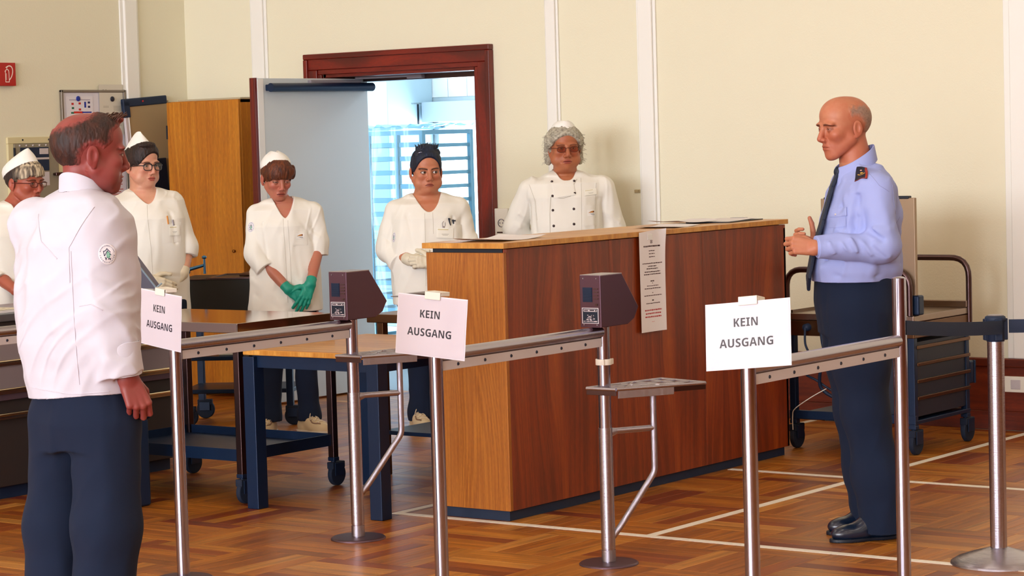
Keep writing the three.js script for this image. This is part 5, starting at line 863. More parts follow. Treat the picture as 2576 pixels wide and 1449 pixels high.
function hairPart(P, name, o) {   // o: t(x,y,z) thickness, mask(x,y,z), col(x,y,z), amp, w
  const fr = P.fr, s = fr.s, w = o.w || 1, f = (X, Y, Z) => { const p = fr.in(X, Y, Z), x = p[0], y = p[1], z = p[2]; const st = o.streak ? o.streak(x, y, z) : (noise(x * 190, y * 50, z * 190) - 0.5) + 0.6 * (noise(x * 420, y * 110, z * 420) - 0.5); const mk = o.mask(x, y, z), gr = sstep(-(o.fade || 0.006), o.fade || 0.006, -mk); let d = (o.short ? P.hf(x, y, z) : craniumBase(x, y, z, w)) - lerp(-0.004, o.t(x, y, z) + (o.amp || 0.003) * st, gr); d = smax(d, mk - 0.012, 0.002); if (o.extra) d = smin(d, o.extra(x, y, z, st), 0.008); return d * s; };
  const e = 0.17 * s, g = surfaceNet(f, [fr.c[0] - e, fr.c[1] - e, fr.c[2] - e], [fr.c[0] + e, fr.c[1] + e + 0.03, fr.c[2] + e], o.cell || 0.0028, 2.0);
  return part(name, paint(g, (X, Y, Z) => { const p = fr.in(X, Y, Z); const c = o.col(p[0], p[1], p[2]); if (!o.blend) return c; const m = -o.mask(p[0], p[1], p[2]) + 0.012 * (noise(p[0] * 260, p[1] * 200, p[2] * 260) - 0.5); return mix3(P.fc(p[0], p[1], p[2]), c, sstep(0, o.blend, m)); }), hairMat, P.t);
}
const streaked = (a, b, f = 1) => (x, y, z) => mix3(srgb(a), srgb(b), clamp(0.5 * noise(x * 150 * f, y * 30 * f, z * 150 * f) + 0.5 * noise(x * 60, y * 25, z * 60) + 0.0, 0, 1) ** 1.6);
// folded kitchen cap: oval rim, sides closing to a ridge; m places it in the head frame
function kitchenCap(P, o) {
  const n = 56, T = 14, pos = [], idx = [], a = o.a, b = o.b, h = o.h;
  for (let s = 0; s < 2; s++) for (let k = 0; k <= T; k++) for (let i = 0; i < n; i++) {
    const t = k / T, ph = i / n * Math.PI * 2, q = s ? -0.0025 : 0, nz = Math.cos(ph), nx = Math.sin(ph), cl = 1 - Math.pow(t, o.p || 2.2) * (o.close === undefined ? 0.96 : o.close), zz = nz * (b + q) * (1 - (o.q || 0.12) * t), hh = h * (1 + (o.front || 0) * nz - (o.dome || 0) * nz * nz), rip = 0.0018 * Math.sin(i * 1.9) * t * (1 - t) * 4 + 0.002 * (noise(i * 0.5, k * 0.6, o.seed || 1) - 0.5);
    pos.push(nx * (a + q + rip) * cl, t * hh + q + (o.rimTilt || 0) * nz * (1 - t), zz);
  }
  const K = (T + 1) * n; for (let k = 0; k < T; k++) for (let i = 0; i < n; i++) { const p = k * n + i, q = k * n + (i + 1) % n; idx.push(p, q, q + n, p, q + n, p + n, K + p, K + q + n, K + q, K + p, K + p + n, K + q + n); }
  for (let i = 0; i < n; i++) { const q = (i + 1) % n; idx.push(i, K + q, q, i, K + i, K + q); } for (let i = 1; i < n - 1; i++) { idx.push(T * n, T * n + i, T * n + i + 1); }
  const g = new THREE.BufferGeometry(); g.setAttribute('position', new THREE.Float32BufferAttribute(pos, 3)); g.setIndex(idx); g.computeVertexNormals();
  g.applyMatrix4(new THREE.Matrix4().makeRotationFromEuler(new THREE.Euler(o.pitch || 0, o.yaw || 0, o.roll || 0))); g.translate(...o.at); g.applyMatrix4(P.fr.mat);
  const c = part('cap', g, cloth('#f3f1ec'), P.t, 'white folded kitchen cap'); c.material.side = THREE.DoubleSide;
  if (o.band) { const bp = []; for (let i = 0; i < n; i++) { const ph = i / n * Math.PI * 2; bp.push([Math.sin(ph) * (a + 0.001), 0.004 + (o.rimTilt || 0) * Math.cos(ph), Math.cos(ph) * (b + 0.001)]); } }
  return c;
}
const badgeTex = canvasTex(256, 256, (c, w) => {
  c.fillStyle = '#e4e0e6'; c.fillRect(0, 0, w, w); c.fillStyle = '#1c2050'; c.font = 'bold 23px sans-serif'; c.textAlign = 'center'; c.textBaseline = 'middle';
  const ring = (s, a0, a1, r, flip) => { for (let i = 0; i < s.length; i++) { const a = lerp(a0, a1, s.length > 1 ? i / (s.length - 1) : 0.5); c.save(); c.translate(128 + Math.cos(a) * r, 128 + Math.sin(a) * r); c.rotate(a + (flip ? -Math.PI / 2 : Math.PI / 2)); c.fillText(s[i], 0, 0); c.restore(); } };
  ring('WEHRVERWALTUNG', Math.PI * 1.12, Math.PI * 1.92, 104, false); ring('INFRASTRUKTUR', Math.PI * 0.95, Math.PI * 0.06, 104, true);
  c.strokeStyle = '#15193f'; c.lineWidth = 10; c.lineJoin = 'miter'; c.beginPath(); c.moveTo(84, 150); c.lineTo(76, 92); c.lineTo(104, 86); c.lineTo(128, 60); c.lineTo(176, 108); c.moveTo(84, 150); c.lineTo(132, 86); c.lineTo(182, 140); c.moveTo(92, 160); c.lineTo(102, 194); c.lineTo(118, 166); c.moveTo(134, 196); c.lineTo(150, 176); c.lineTo(166, 198); c.lineTo(176, 176); c.stroke();
  c.fillStyle = '#58a088'; c.beginPath(); c.moveTo(136, 92); c.bezierCurveTo(184, 120, 176, 172, 140, 178); c.bezierCurveTo(104, 172, 104, 124, 136, 92); c.fill(); c.strokeStyle = '#cfe6da'; c.lineWidth = 4; c.beginPath(); c.moveTo(137, 100); c.lineTo(141, 176); c.moveTo(138, 130); c.lineTo(160, 120); c.moveTo(138, 130); c.lineTo(118, 124); c.moveTo(139, 152); c.lineTo(164, 142); c.moveTo(139, 152); c.lineTo(114, 146); c.stroke();
});
const badgeMat = std('#ffffff', 0.8, 0, { map: badgeTex });
const emblemTex = canvasTex(128, 96, (c, w, h) => { c.fillStyle = '#efece6'; c.fillRect(0, 0, w, h); c.fillStyle = '#b8742c'; c.beginPath(); c.moveTo(12, 50); c.quadraticCurveTo(60, 14, 104, 18); c.quadraticCurveTo(96, 44, 78, 46); c.quadraticCurveTo(40, 42, 12, 50); c.fill(); c.fillStyle = '#6b3a2c'; c.fillRect(86, 22, 16, 22); c.fillStyle = '#8a8d98'; c.fillRect(40, 58, 60, 6); c.fillRect(56, 68, 52, 6); c.fillRect(76, 78, 34, 5); });
const emblemMat = std('#ffffff', 0.85, 0, { map: emblemTex });
const cardTex = canvasTex(192, 128, (c, w, h) => { c.fillStyle = '#f2efe4'; c.fillRect(0, 0, w, h); c.fillStyle = '#cdbf8e'; c.fillRect(14, 16, 120, 10); c.fillStyle = '#b0aca4'; c.fillRect(60, 74, 80, 6); c.fillRect(70, 88, 60, 5); });
const cardMat = phys({ map: cardTex, roughness: 0.4, clearcoat: 0.5 });
const FWD = [0, 0, -1];
const fit = (P, name, geo, mat, label) => part(name, geo, mat, P.t, label);

// ---------------------------------------------------------------- man in the white coat, seen from behind on the left
{
  const base = [5.036, 0, -5.413], rows = [[1.47, 0.01, 0, 0.10, 0.08], [1.42, 0.0, 0, 0.165, 0.112], [1.34, -0.012, 0, 0.196, 0.135], [1.2, -0.018, 0, 0.205, 0.145], [1.05, -0.022, 0, 0.202, 0.145], [0.96, -0.018, 0, 0.185, 0.135], [0.87, -0.015, 0, 0.168, 0.125]];
  const G = garment({ rows, tau: 145, seed: 2, amp: 0.011, fy: 1.8, slant: 1.4, hem: 0.888, hemWave: (x, z) => -0.02 * clamp((x + 0.02) * -4, -0.2, 1) * 1.0, shoulders: [[[0.012, 1.452, 0], [-0.145, 1.405, -0.085], 0.064, 0.072], [[0.012, 1.452, 0], [0.075, 1.40, 0.07], 0.064, 0.078]],
    sleeves: [[[0.065, 1.395, 0.075, 0.084], [0.088, 1.15, 0.115, 0.074], [0.124, 0.955, 0.12, 0.066]], [[-0.145, 1.40, -0.085, 0.082], [-0.158, 1.255, -0.16, 0.074], [-0.06, 1.08, -0.36, 0.06]]],
    v: { c: [0.012, 0, -0.005], y: 1.5, top: 1.6, w: 0.02, r: 0.068, back: 1.48 },
    folds: [[[-0.13, 1.40, 0.09], [-0.06, 1.10, 0.15], 0.022, 0.007], [[-0.02, 1.36, 0.13], [0.02, 1.12, 0.16], 0.02, 0.006], [[0.03, 1.22, 0.14], [-0.06, 1.0, 0.14], 0.025, 0.006], [[0.0, 1.34, 0.13], [0.05, 1.18, 0.14], 0.012, -0.007], [[0.05, 1.25, 0.19], [0.12, 1.22, 0.19], 0.012, 0.004], [[0.07, 1.12, 0.19], [0.15, 1.08, 0.17], 0.012, 0.004], [[0.06, 1.30, 0.16], [0.10, 1.0, 0.19], 0.02, 0.004], [[-0.16, 1.30, -0.02], [-0.21, 1.25, -0.12], 0.015, 0.006], [[-0.17, 1.22, 0], [-0.14, 1.05, 0.05], 0.025, -0.006]] });
  const hd = headFrame([0.043, 1.617, 0.0], 112 * DEG, 0.04, 0, 1.06);
  const P = person('man in a white kitchen coat and dark trousers seen from behind at the left', base, {
    head: hd, neck: [0.012, 1.45, -0.005], neckR: 0.055, chest: 0.04, skin: '#8a4038', face: { w: 1.02, jaw: 1.06, nose: 0.95, age: 1, blush: '#8a2a30', browCol: '#4a1c14', lipCol: '#7a2026', stubble: 0.3 }, trunk: G.base, lo: [-0.4, 0.05, -0.5], hi: [0.35, 1.55, 0.35],
    arms: [[[0.06, 1.38, 0.07, 0.05], [0.09, 1.15, 0.11, 0.045], [0.145, 0.945, 0.122, 0.030]], [[-0.14, 1.39, -0.08, 0.05], [-0.155, 1.255, -0.16, 0.045], [-0.05, 1.05, -0.38, 0.03]]], legs: [[[-0.08, 0.85, -0.05, 0.07], [-0.125, 0.48, -0.05, 0.05], [-0.14, 0.08, -0.04, 0.04]], [[0.06, 0.85, 0.05, 0.07], [0.05, 0.48, 0.06, 0.05], [0.02, 0.08, 0.05, 0.04]]],
    hands: [{ arm: 0, W: [0.147, 0.942, 0.122], D: [0.34, -0.94, 0.05], N: [-0.45, -0.1, -0.88], right: true, s: 1.06, curl: [[0.75, 0.9, 0.5], [0.85, 1.0, 0.5], [0.95, 1.0, 0.5], [1.0, 1.0, 0.5]], spread: 0.02, thumb: [[0.7, 0.45, 0.5], [0.9, 0.0, 0.5], [0.9, -0.2, 0.4]] }, { arm: 1, W: [-0.05, 1.05, -0.38], D: [0.8, -0.3, -0.5], N: [0, -0.8, 0.3], right: false, s: 1.0, curl: [0.3, 0.3, 0.3, 0.3] }],
  });
  const white = cloth('#cbc8d3');
  const coat = fit(P, 'coat', surfaceNet(G.f, [-0.32, 0.85, -0.46], [0.27, 1.56, 0.27], 0.0045, 1.7), white, 'white kitchen coat');
  part('collar', collarBand([0.012, 0, -0.003], 150 * DEG, 12 * DEG, 348 * DEG, (ph) => { const f = Math.cos(ph); return [0.069, 0.068, 1.472 - 0.035 * f, 1.522 - 0.042 * f, -0.003]; }, 0.005), white, coat, 'stand-up collar');
  part('cuff', [collarBand([0.119, 0, 0.12], 20 * DEG, -172 * DEG, 150 * DEG, (ph) => [0.0675, 0.0675, 0.952 - 0.006 * Math.cos(ph + 0.5), 1.005 + 0.045 * sstep(-1.2, 0.3, ph) - 0.03 * sstep(1.6, 2.6, ph), -0.002], 0.004)], white, coat, 'turned-back cuff');
  part('seam', [seamLine(G.f, [[-0.002, 1.33, 0.6], [0.002, 1.12, 0.6], [0.008, 0.9, 0.6]], FWD), seamLine(G.f, [[-0.12, 1.44, 0.6], [-0.10, 1.36, 0.6], [-0.04, 1.30, 0.6]], FWD), seamLine(G.f, [[0.07, 1.46, 0.6], [0.03, 1.40, 0.6], [-0.008, 1.34, 0.6], [-0.008, 1.22, 0.6]], FWD), seamLine(G.f, [[-0.155, 0.915, 0.6], [-0.02, 0.898, 0.6], [0.11, 0.903, 0.6]], FWD), seamLine(G.f, [[0.02, 1.165, 0.6], [0.06, 1.172, 0.6], [0.10, 1.15, 0.6]], FWD)], cloth('#cfc9d4'), coat);
  part('sleeve_badge', onSurface(G.f, [0.086, 1.318, 0.6], [-0.42, 0, -0.9], 0.055, 0.062, 0.0018, 0.0015, 12, 12, 0, true), badgeMat, coat, 'round badge with house and green leaf');
  const T = trousers({ rows: [[0.95, -0.012, 0, 0.16, 0.12], [0.8, -0.005, 0, 0.165, 0.135], [0.72, -0.01, 0, 0.155, 0.12]], tau: 145, legs: [[[-0.085, 0.8, -0.04, 0.10], [-0.12, 0.48, -0.05, 0.086], [-0.138, 0.03, -0.04, 0.082]], [[0.065, 0.8, 0.05, 0.105], [0.055, 0.48, 0.06, 0.092], [0.018, 0.03, 0.05, 0.085]]], hem: 0.025, seed: 4, amp: 0.007 });
  fit(P, 'trousers', surfaceNet(T, [-0.27, 0.01, -0.22], [0.22, 0.96, 0.24], 0.007, 1.6), navyCloth, 'dark blue trousers');
  shoe(P.t, -0.12, -0.09, 140 * DEG, 0.29, '#0b1a30', false); shoe(P.t, 0.045, 0.0, 135 * DEG, 0.29, '#0b1a30', false);
  const hb = streaked('#1c0a06', '#4a200e');
  hairPart(P, 'hair', { short: true, w: 1.02, amp: 0.0022, fade: 0.012, blend: 0.022, t: (x, y, z) => 0.0035 + 0.004 * sstep(0.04, 0.1, y) * sstep(-0.02, 0.07, z), mask: (x, y, z) => {
    const ax = Math.abs(x), front = z - (0.050 + 0.25 * Math.max(0, 0.055 - ax) + 0.03 * sstep(0.06, 0.1, y) - 0.05 * sstep(0.045, -0.01, y)), nape = -0.052 - y + 0.3 * Math.max(0, z + 0.03), ear = 0.034 - Math.hypot((y + 0.012) * 0.9, z + 0.008);
    const bald = 0.046 - Math.hypot((ax) / 1.0, (z + 0.055) / 1.25, (y - 0.098) / 1.1) + 0.010 * (noise(x * 70, y * 70, z * 70) - 0.5); return Math.max(front, nape, ear, bald);
  }, col: hb, extra: (x, y, z, st) => ell(x, y, z, [0.0, 0.103, 0.07], [0.042, 0.012, 0.022]) - 0.004 * st });
  const tuft = []; const r = rng(3); for (let i = 0; i < 90; i++) { const u = (r() - 0.5) * 0.085, zz = 0.03 + r() * 0.055, p = [u, 0.100 + 0.006 * r() - u * u * 4, zz]; tuft.push(tube([p, [u * 1.04, p[1] + 0.009, zz + 0.005], [u * 1.06 + (r() - 0.5) * 0.012, p[1] + 0.011 + 0.009 * r(), zz + 0.012 + 0.007 * r()]].map((q) => P.fr.out(q)), 0.0014, 6, 4)); }
  part('hair_tuft', tuft, std('#4a2812', 0.6), P.t, 'short spiky front hair').userData.kind = 'stuff';
}

// ---------------------------------------------------------------- officer in the blue shirt
{
  const base = [8.399, 0, -4.581], rows = [[1.475, 0.045, 0, 0.07, 0.07], [1.43, 0.04, 0, 0.15, 0.095], [1.38, 0.036, 0, 0.185, 0.118], [1.27, 0.03, 0, 0.195, 0.148], [1.13, 0.012, 0, 0.195, 0.172], [1.07, 0.006, 0, 0.188, 0.170], [1.02, 0.003, 0, 0.175, 0.160]];
  const G = garment({ rows, tau: -76, seed: 9, amp: 0.011, fx: 8, fy: 2.6, slant: 0.9, hem: 1.03, shoulders: [[[0.045, 1.428, 0.0], [0.078, 1.402, 0.15], 0.052, 0.058], [[0.04, 1.428, 0], [-0.0, 1.402, -0.15], 0.052, 0.058]],
    sleeves: [[[0.078, 1.40, 0.155, 0.066], [0.088, 1.175, 0.205, 0.062], [-0.165, 1.172, 0.215, 0.036]], [[-0.0, 1.40, -0.155, 0.066], [0.02, 1.165, -0.19, 0.06], [-0.11, 1.155, -0.10, 0.036]]], blend: 0.010,
    v: { c: [0.01, 0, 0], y: 1.44, top: 1.55, w: 0.025, r: 0.058, back: 1.49 },
    folds: [[[-0.02, 1.25, 0.24], [0.03, 1.20, 0.27], 0.014, -0.013], [[0.045, 1.235, 0.27], [0.11, 1.22, 0.24], 0.02, 0.008], [[-0.09, 1.215, 0.26], [-0.06, 1.15, 0.27], 0.010, 0.006], [[-0.05, 1.22, 0.26], [-0.02, 1.15, 0.27], 0.010, 0.007], [[-0.01, 1.215, 0.27], [0.03, 1.14, 0.27], 0.012, 0.007], [[-0.075, 1.22, 0.26], [-0.045, 1.16, 0.27], 0.008, -0.006], [[-0.03, 1.22, 0.26], [0.0, 1.15, 0.27], 0.008, -0.006], [[0.0, 1.37, 0.17], [-0.02, 1.22, 0.19], 0.016, -0.012], [[-0.05, 1.36, 0.13], [0.0, 1.27, 0.17], 0.014, 0.007], [[0.13, 1.36, 0.14], [0.15, 1.15, 0.13], 0.018, -0.008], [[-0.08, 1.24, 0.13], [-0.02, 1.19, 0.2], 0.015, 0.008], [[-0.14, 1.09, 0.12], [0.05, 1.085, 0.19], 0.02, 0.009], [[0.05, 1.12, 0.19], [0.15, 1.17, 0.13], 0.02, 0.006], [[-0.1, 1.06, 0.16], [0.1, 1.05, 0.18], 0.012, -0.005], [[0.08, 1.36, 0.22], [0.10, 1.24, 0.26], 0.02, 0.005], [[0.03, 1.235, 0.24], [0.075, 1.20, 0.27], 0.012, -0.014], [[0.035, 1.245, 0.25], [0.10, 1.235, 0.26], 0.010, 0.009], [[0.03, 1.20, 0.27], [0.10, 1.135, 0.26], 0.010, 0.007], [[0.02, 1.19, 0.28], [0.08, 1.13, 0.27], 0.008, -0.007], [[-0.11, 1.215, 0.26], [-0.085, 1.15, 0.26], 0.007, -0.006], [[-0.13, 1.205, 0.25], [-0.11, 1.15, 0.25], 0.008, 0.005], [[-0.06, 1.33, 0.12], [-0.01, 1.24, 0.17], 0.010, -0.009], [[-0.02, 1.40, 0.13], [0.0, 1.30, 0.18], 0.010, 0.008], [[0.12, 1.30, 0.17], [0.165, 1.22, 0.1], 0.012, 0.008], [[0.14, 1.26, 0.13], [0.16, 1.10, 0.1], 0.012, -0.008], [[-0.12, 1.12, 0.12], [-0.02, 1.08, 0.17], 0.010, -0.008], [[-0.1, 1.08, 0.13], [0.02, 1.12, 0.18], 0.010, 0.006]] });
  const hd = headFrame([-0.030, 1.637, 0.0], -67 * DEG, 0.06, 0, 1.05);
  const P = person('bald officer in a light blue shirt and dark tie gesturing at the right', base, {
    head: hd, neck: [0.022, 1.46, 0], neckR: 0.061, chest: 0.04, headCell: 0.0024, skin: '#bd7a5a', face: { w: 1.0, jaw: 1.0, nose: 1.12, age: 1.6, blush: '#a84632', flush: 0.7, brow: 1.25, browCol: '#3a1a10', browA: 0.9, browTilt: -0.12, lipCol: '#8c3428', open: true, chin: 0.006, eye: 0.7, socket: 0.85, lash: '#200a08', gaze: 0.3 }, trunk: G.base, lo: [-0.35, 0.05, -0.35], hi: [0.35, 1.55, 0.35],
    arms: [[[0.078, 1.39, 0.15, 0.045], [0.085, 1.175, 0.205, 0.042], [-0.175, 1.172, 0.215, 0.027]], [[0, 1.39, -0.15, 0.045], [0.02, 1.165, -0.19, 0.042], [-0.133, 1.155, -0.085, 0.027]]], legs: [[[0.02, 0.9, 0.09, 0.07], [0.015, 0.5, 0.1, 0.05], [0.09, 0.09, 0.1, 0.04]], [[0, 0.9, -0.09, 0.07], [0.0, 0.5, -0.09, 0.05], [0.05, 0.09, -0.09, 0.04]]],
    hands: [{ arm: 0, W: [-0.178, 1.172, 0.215], D: [-0.98, 0.14, -0.1], N: [-0.12, -0.25, -1], right: false, s: 0.98, curl: [[0.9, 1.0, 0.5], [1.0, 1.05, 0.5], [1.05, 1.0, 0.5], [1.0, 1.0, 0.4]], spread: 0.05, thumb: [[0.5, 0.5, 0.7], [0.9, 0.1, 0.6], [0.9, -0.1, 0.4]] }, { arm: 1, W: [-0.135, 1.157, -0.085], D: [-0.85, 0.35, 0.3], N: [0.3, 0.25, 0.9], right: true, s: 0.96, curl: [0.7, 0.8, 0.9, 0.9], spread: 0.04, thumb: [[0.45, 0.8, 0.3], [0.5, 0.8, 0.2], [0.6, 0.7, 0.1]] }],
  });
  const blue = cloth('#9ba6dc', 0.75);
  const sh = fit(P, 'shirt', surfaceNet(G.f, [-0.23, 1.02, -0.28], [0.24, 1.53, 0.29], 0.0038, 1.7), blue, 'light blue uniform shirt');
  part('collar', [collarBand([0.018, 0, 0], -76 * DEG, -172 * DEG, 172 * DEG, (ph) => { const f = Math.cos(ph); return [0.066, 0.070, 1.478 - 0.046 * f - 0.012 * Math.max(0, f), 1.52 - 0.044 * f, -0.003]; }, 0.004), collarBand([0.018, 0, 0], -76 * DEG, 14 * DEG, 346 * DEG, (ph) => { const f = Math.cos(ph), tip = Math.pow(Math.max(0, f), 6); return [0.078 + 0.008 * tip, 0.082 + 0.012 * tip, 1.462 - 0.05 * f - 0.035 * tip, 1.523 - 0.044 * f, -0.011]; }, 0.004)], blue, sh, 'folded shirt collar');
  part('cuff', (() => { const g = lathe([[0.030, 0], [0.0355, 0.001], [0.0385, 0.03], [0.040, 0.058], [0.037, 0.06], [0.033, 0.03]], 30); g.scale(1, 1, 0.9); g.rotateZ(-Math.PI / 2); g.translate(-0.172, 1.172, 0.215); return g; })(), blue, sh, 'buttoned cuff');
  part('seam', [seamLine(G.f, [[0.045, 1.455, 0.6], [0.075, 1.41, 0.6], [0.12, 1.38, 0.6]], FWD, 0.0009), seamLine(G.f, [[0.13, 1.41, 0.6], [0.135, 1.33, 0.6], [0.15, 1.26, 0.6]], FWD, 0.0009), seamLine(G.f, [[0.15, 1.255, 0.6], [0.17, 1.285, 0.6]], FWD, 0.0009)], cloth('#9aa0cc'), sh);
  const pf = onSurface(G.f, [-0.075, 1.306, 0.6], [0.45, 0, -0.9], 0.095, 0.035, 0.004, 0.003, 10, 6, 0.08); part('pocket_flap', pf, blue, sh); part('pocket', onSurface(G.f, [-0.078, 1.272, 0.6], [0.45, 0, -0.9], 0.092, 0.05, 0.0018, 0.0015, 10, 10, 0.08), blue, sh); part('button', buttonOn(G.f, [-0.088, 1.297, 0.6], [0.45, 0, -0.9], 0.005, 0.008), M.alu, sh);
  // shoulder strap with emblem, tie
  const epT = canvasTex(128, 256, (c, w, h) => { c.fillStyle = '#0d1426'; c.fillRect(0, 0, w, h); c.fillStyle = '#a02a18'; c.fillRect(100, 0, 28, h); c.fillStyle = '#d8b0a0'; c.beginPath(); c.arc(54, 66, 12, 0, 7); c.fill(); c.strokeStyle = '#d9a83a'; c.lineWidth = 12; c.beginPath(); c.arc(56, 140, 34, 0.1, 2.9); c.stroke(); c.fillStyle = '#e0b040'; c.beginPath(); c.arc(60, 132, 16, 0, 7); c.fill(); c.fillStyle = '#7a2016'; c.fillRect(0, h - 8, w, 8); });
  part('shoulder_strap', onSurface(G.f, [0.018, 1.45, 0.6], [-0.10, -0.42, -0.9], 0.038, 0.078, 0.006, 0.0045, 8, 12, -0.32), std('#ffffff', 0.6, 0, { map: epT }), sh, 'dark shoulder strap with gold emblem and red edge');
  const tf = (x, y, z) => { const pts = [[-0.058, 1.462, 0.022], [-0.085, 1.40, 0.03], [-0.125, 1.27, 0.036], [-0.165, 1.15, 0.04], [-0.185, 1.05, 0.04], [-0.186, 1.0, 0.04]], wd = [0.017, 0.022, 0.031, 0.038, 0.036, 0.004]; let d = 9; for (let i = 0; i < 5; i++) { const a = pts[i], b = pts[i + 1], bx = b[0] - a[0], by = b[1] - a[1], t = clamp(((x - a[0]) * bx + (y - a[1]) * by) / (bx * bx + by * by), 0, 1), qx = x - a[0] - bx * t, qy = y - a[1] - by * t, n = Math.hypot(qx, qy), w = lerp(wd[i], wd[i + 1], t), zz = z - a[2]; d = Math.min(d, Math.max(n - 0.0045, Math.abs(zz) - w)); } return Math.min(d, ell(x, y, z, [-0.056, 1.462, 0.02], [0.016, 0.02, 0.021])) - 0.002; };
  fit(P, 'tie', surfaceNet(tf, [-0.22, 0.98, -0.03], [-0.02, 1.5, 0.1], 0.0035, 1.8), cloth('#0b1b33', 0.6), 'dark blue tie');
  const T = trousers({ rows: [[1.06, 0.004, 0, 0.17, 0.150], [0.95, 0.002, 0, 0.18, 0.152], [0.82, 0.002, 0, 0.17, 0.142]], tau: -76, legs: [[[0.005, 0.9, 0.085, 0.125], [0.008, 0.72, 0.09, 0.108], [0.022, 0.5, 0.095, 0.085], [0.065, 0.26, 0.1, 0.092], [0.083, 0.02, 0.1, 0.080]], [[0, 0.9, -0.085, 0.12], [0.004, 0.72, -0.09, 0.106], [0.016, 0.5, -0.085, 0.083], [0.052, 0.26, -0.08, 0.088], [0.065, 0.04, -0.08, 0.072]]], hem: 0.028, seed: 11, amp: 0.006 });
  fit(P, 'trousers', surfaceNet(T, [-0.22, 0.01, -0.25], [0.26, 1.07, 0.25], 0.0065, 1.6), navyCloth, 'dark blue uniform trousers');
  part('belt', collarBand([0.004, 0, 0], -76 * DEG, 0, 359 * DEG, () => [0.172, 0.152, 1.025, 1.05], 0.003), M.black, P.t);
  shoe(P.t, 0.012, 0.105, -74 * DEG, 0.30, '#0a1a30', false); shoe(P.t, 0.012, -0.085, -70 * DEG, 0.28, '#0a1a30', false);
  const hg = (x, y, z) => mix3(srgb('#7a5a4c'), srgb('#a98a78'), clamp(noise(x * 240, y * 240, z * 240) * 0.7 + 0.4 * noise(x * 50, y * 50, z * 50), 0, 1));
  hairPart(P, 'hair', { short: true, w: 1.0, amp: 0.0010, fade: 0.012, blend: 0.025, t: (x, y, z) => 0.0012, streak: (x, y, z) => noise(x * 400, y * 400, z * 400) - 0.4, mask: (x, y, z) => { const ax = Math.abs(x), n = 0.012 * (noise(x * 90, y * 90, z * 90) - 0.5); return Math.max(z - 0.006 - 0.2 * Math.max(0, y - 0.02) * -1 - 0.02 * sstep(0.02, 0.06, y) + n, y - 0.088 - 0.35 * Math.min(0, z + 0.06) + n * 2, -0.055 - y, 0.036 - Math.hypot((y + 0.006) * 0.9, z + 0.012)); }, col: hg, cell: 0.0024 });
}

// ---------------------------------------------------------------- kitchen staff behind the counters: shared cut of the white tunics
const glove = (c, label, cuff) => ({ mat: phys({ color: c, roughness: 0.5, sheen: 0.2 }), label, cuff });
const cream = cloth('#ece8de');
function staff(label, base, o) {
  const cx = o.cx, sy = o.sy, W = o.W, D = o.D, G = garment({ rows: o.rows, tau: o.tau, seed: o.seed, amp: 1.8 * (o.amp || 0.0055), fx: 7, fy: 2.2, slant: o.slant === undefined ? 0.3 : o.slant, hem: o.hem, shoulders: o.shoulders, sleeves: o.sleeves, v: o.v, folds: o.folds, blend: 0.007 });
  const hd = headFrame(o.headAt, o.yaw * DEG, o.pitch, o.roll || 0, o.hs);
  const P = person(label, base, { head: hd, neck: o.neck, neckR: o.neckR, chest: o.chest || 0.16, headCell: 0.0027, skin: o.skin, face: o.face, trunk: G.base, lo: [-0.42, 0.05, -0.3], hi: [0.42, 1.5, 0.32], arms: o.arms, legs: o.legs, hands: o.hands, gloves: o.gloves });
  P.G = G; P.top = part(o.topName || 'tunic', surfaceNet(G.f, o.glo || [-0.36, o.hem - 0.02, -0.26], o.ghi || [0.42, o.sy + 0.09, 0.32], o.cell || 0.005, 1.7), cream, P.t, 'white kitchen tunic');
  if (o.pants) P.pants = part('trousers', surfaceNet(trousers(o.pants), [-0.26, 0.01, -0.2], [0.3, 0.98, 0.2], 0.008, 1.6), navyCloth, P.t, 'dark blue trousers');
  return P;
}

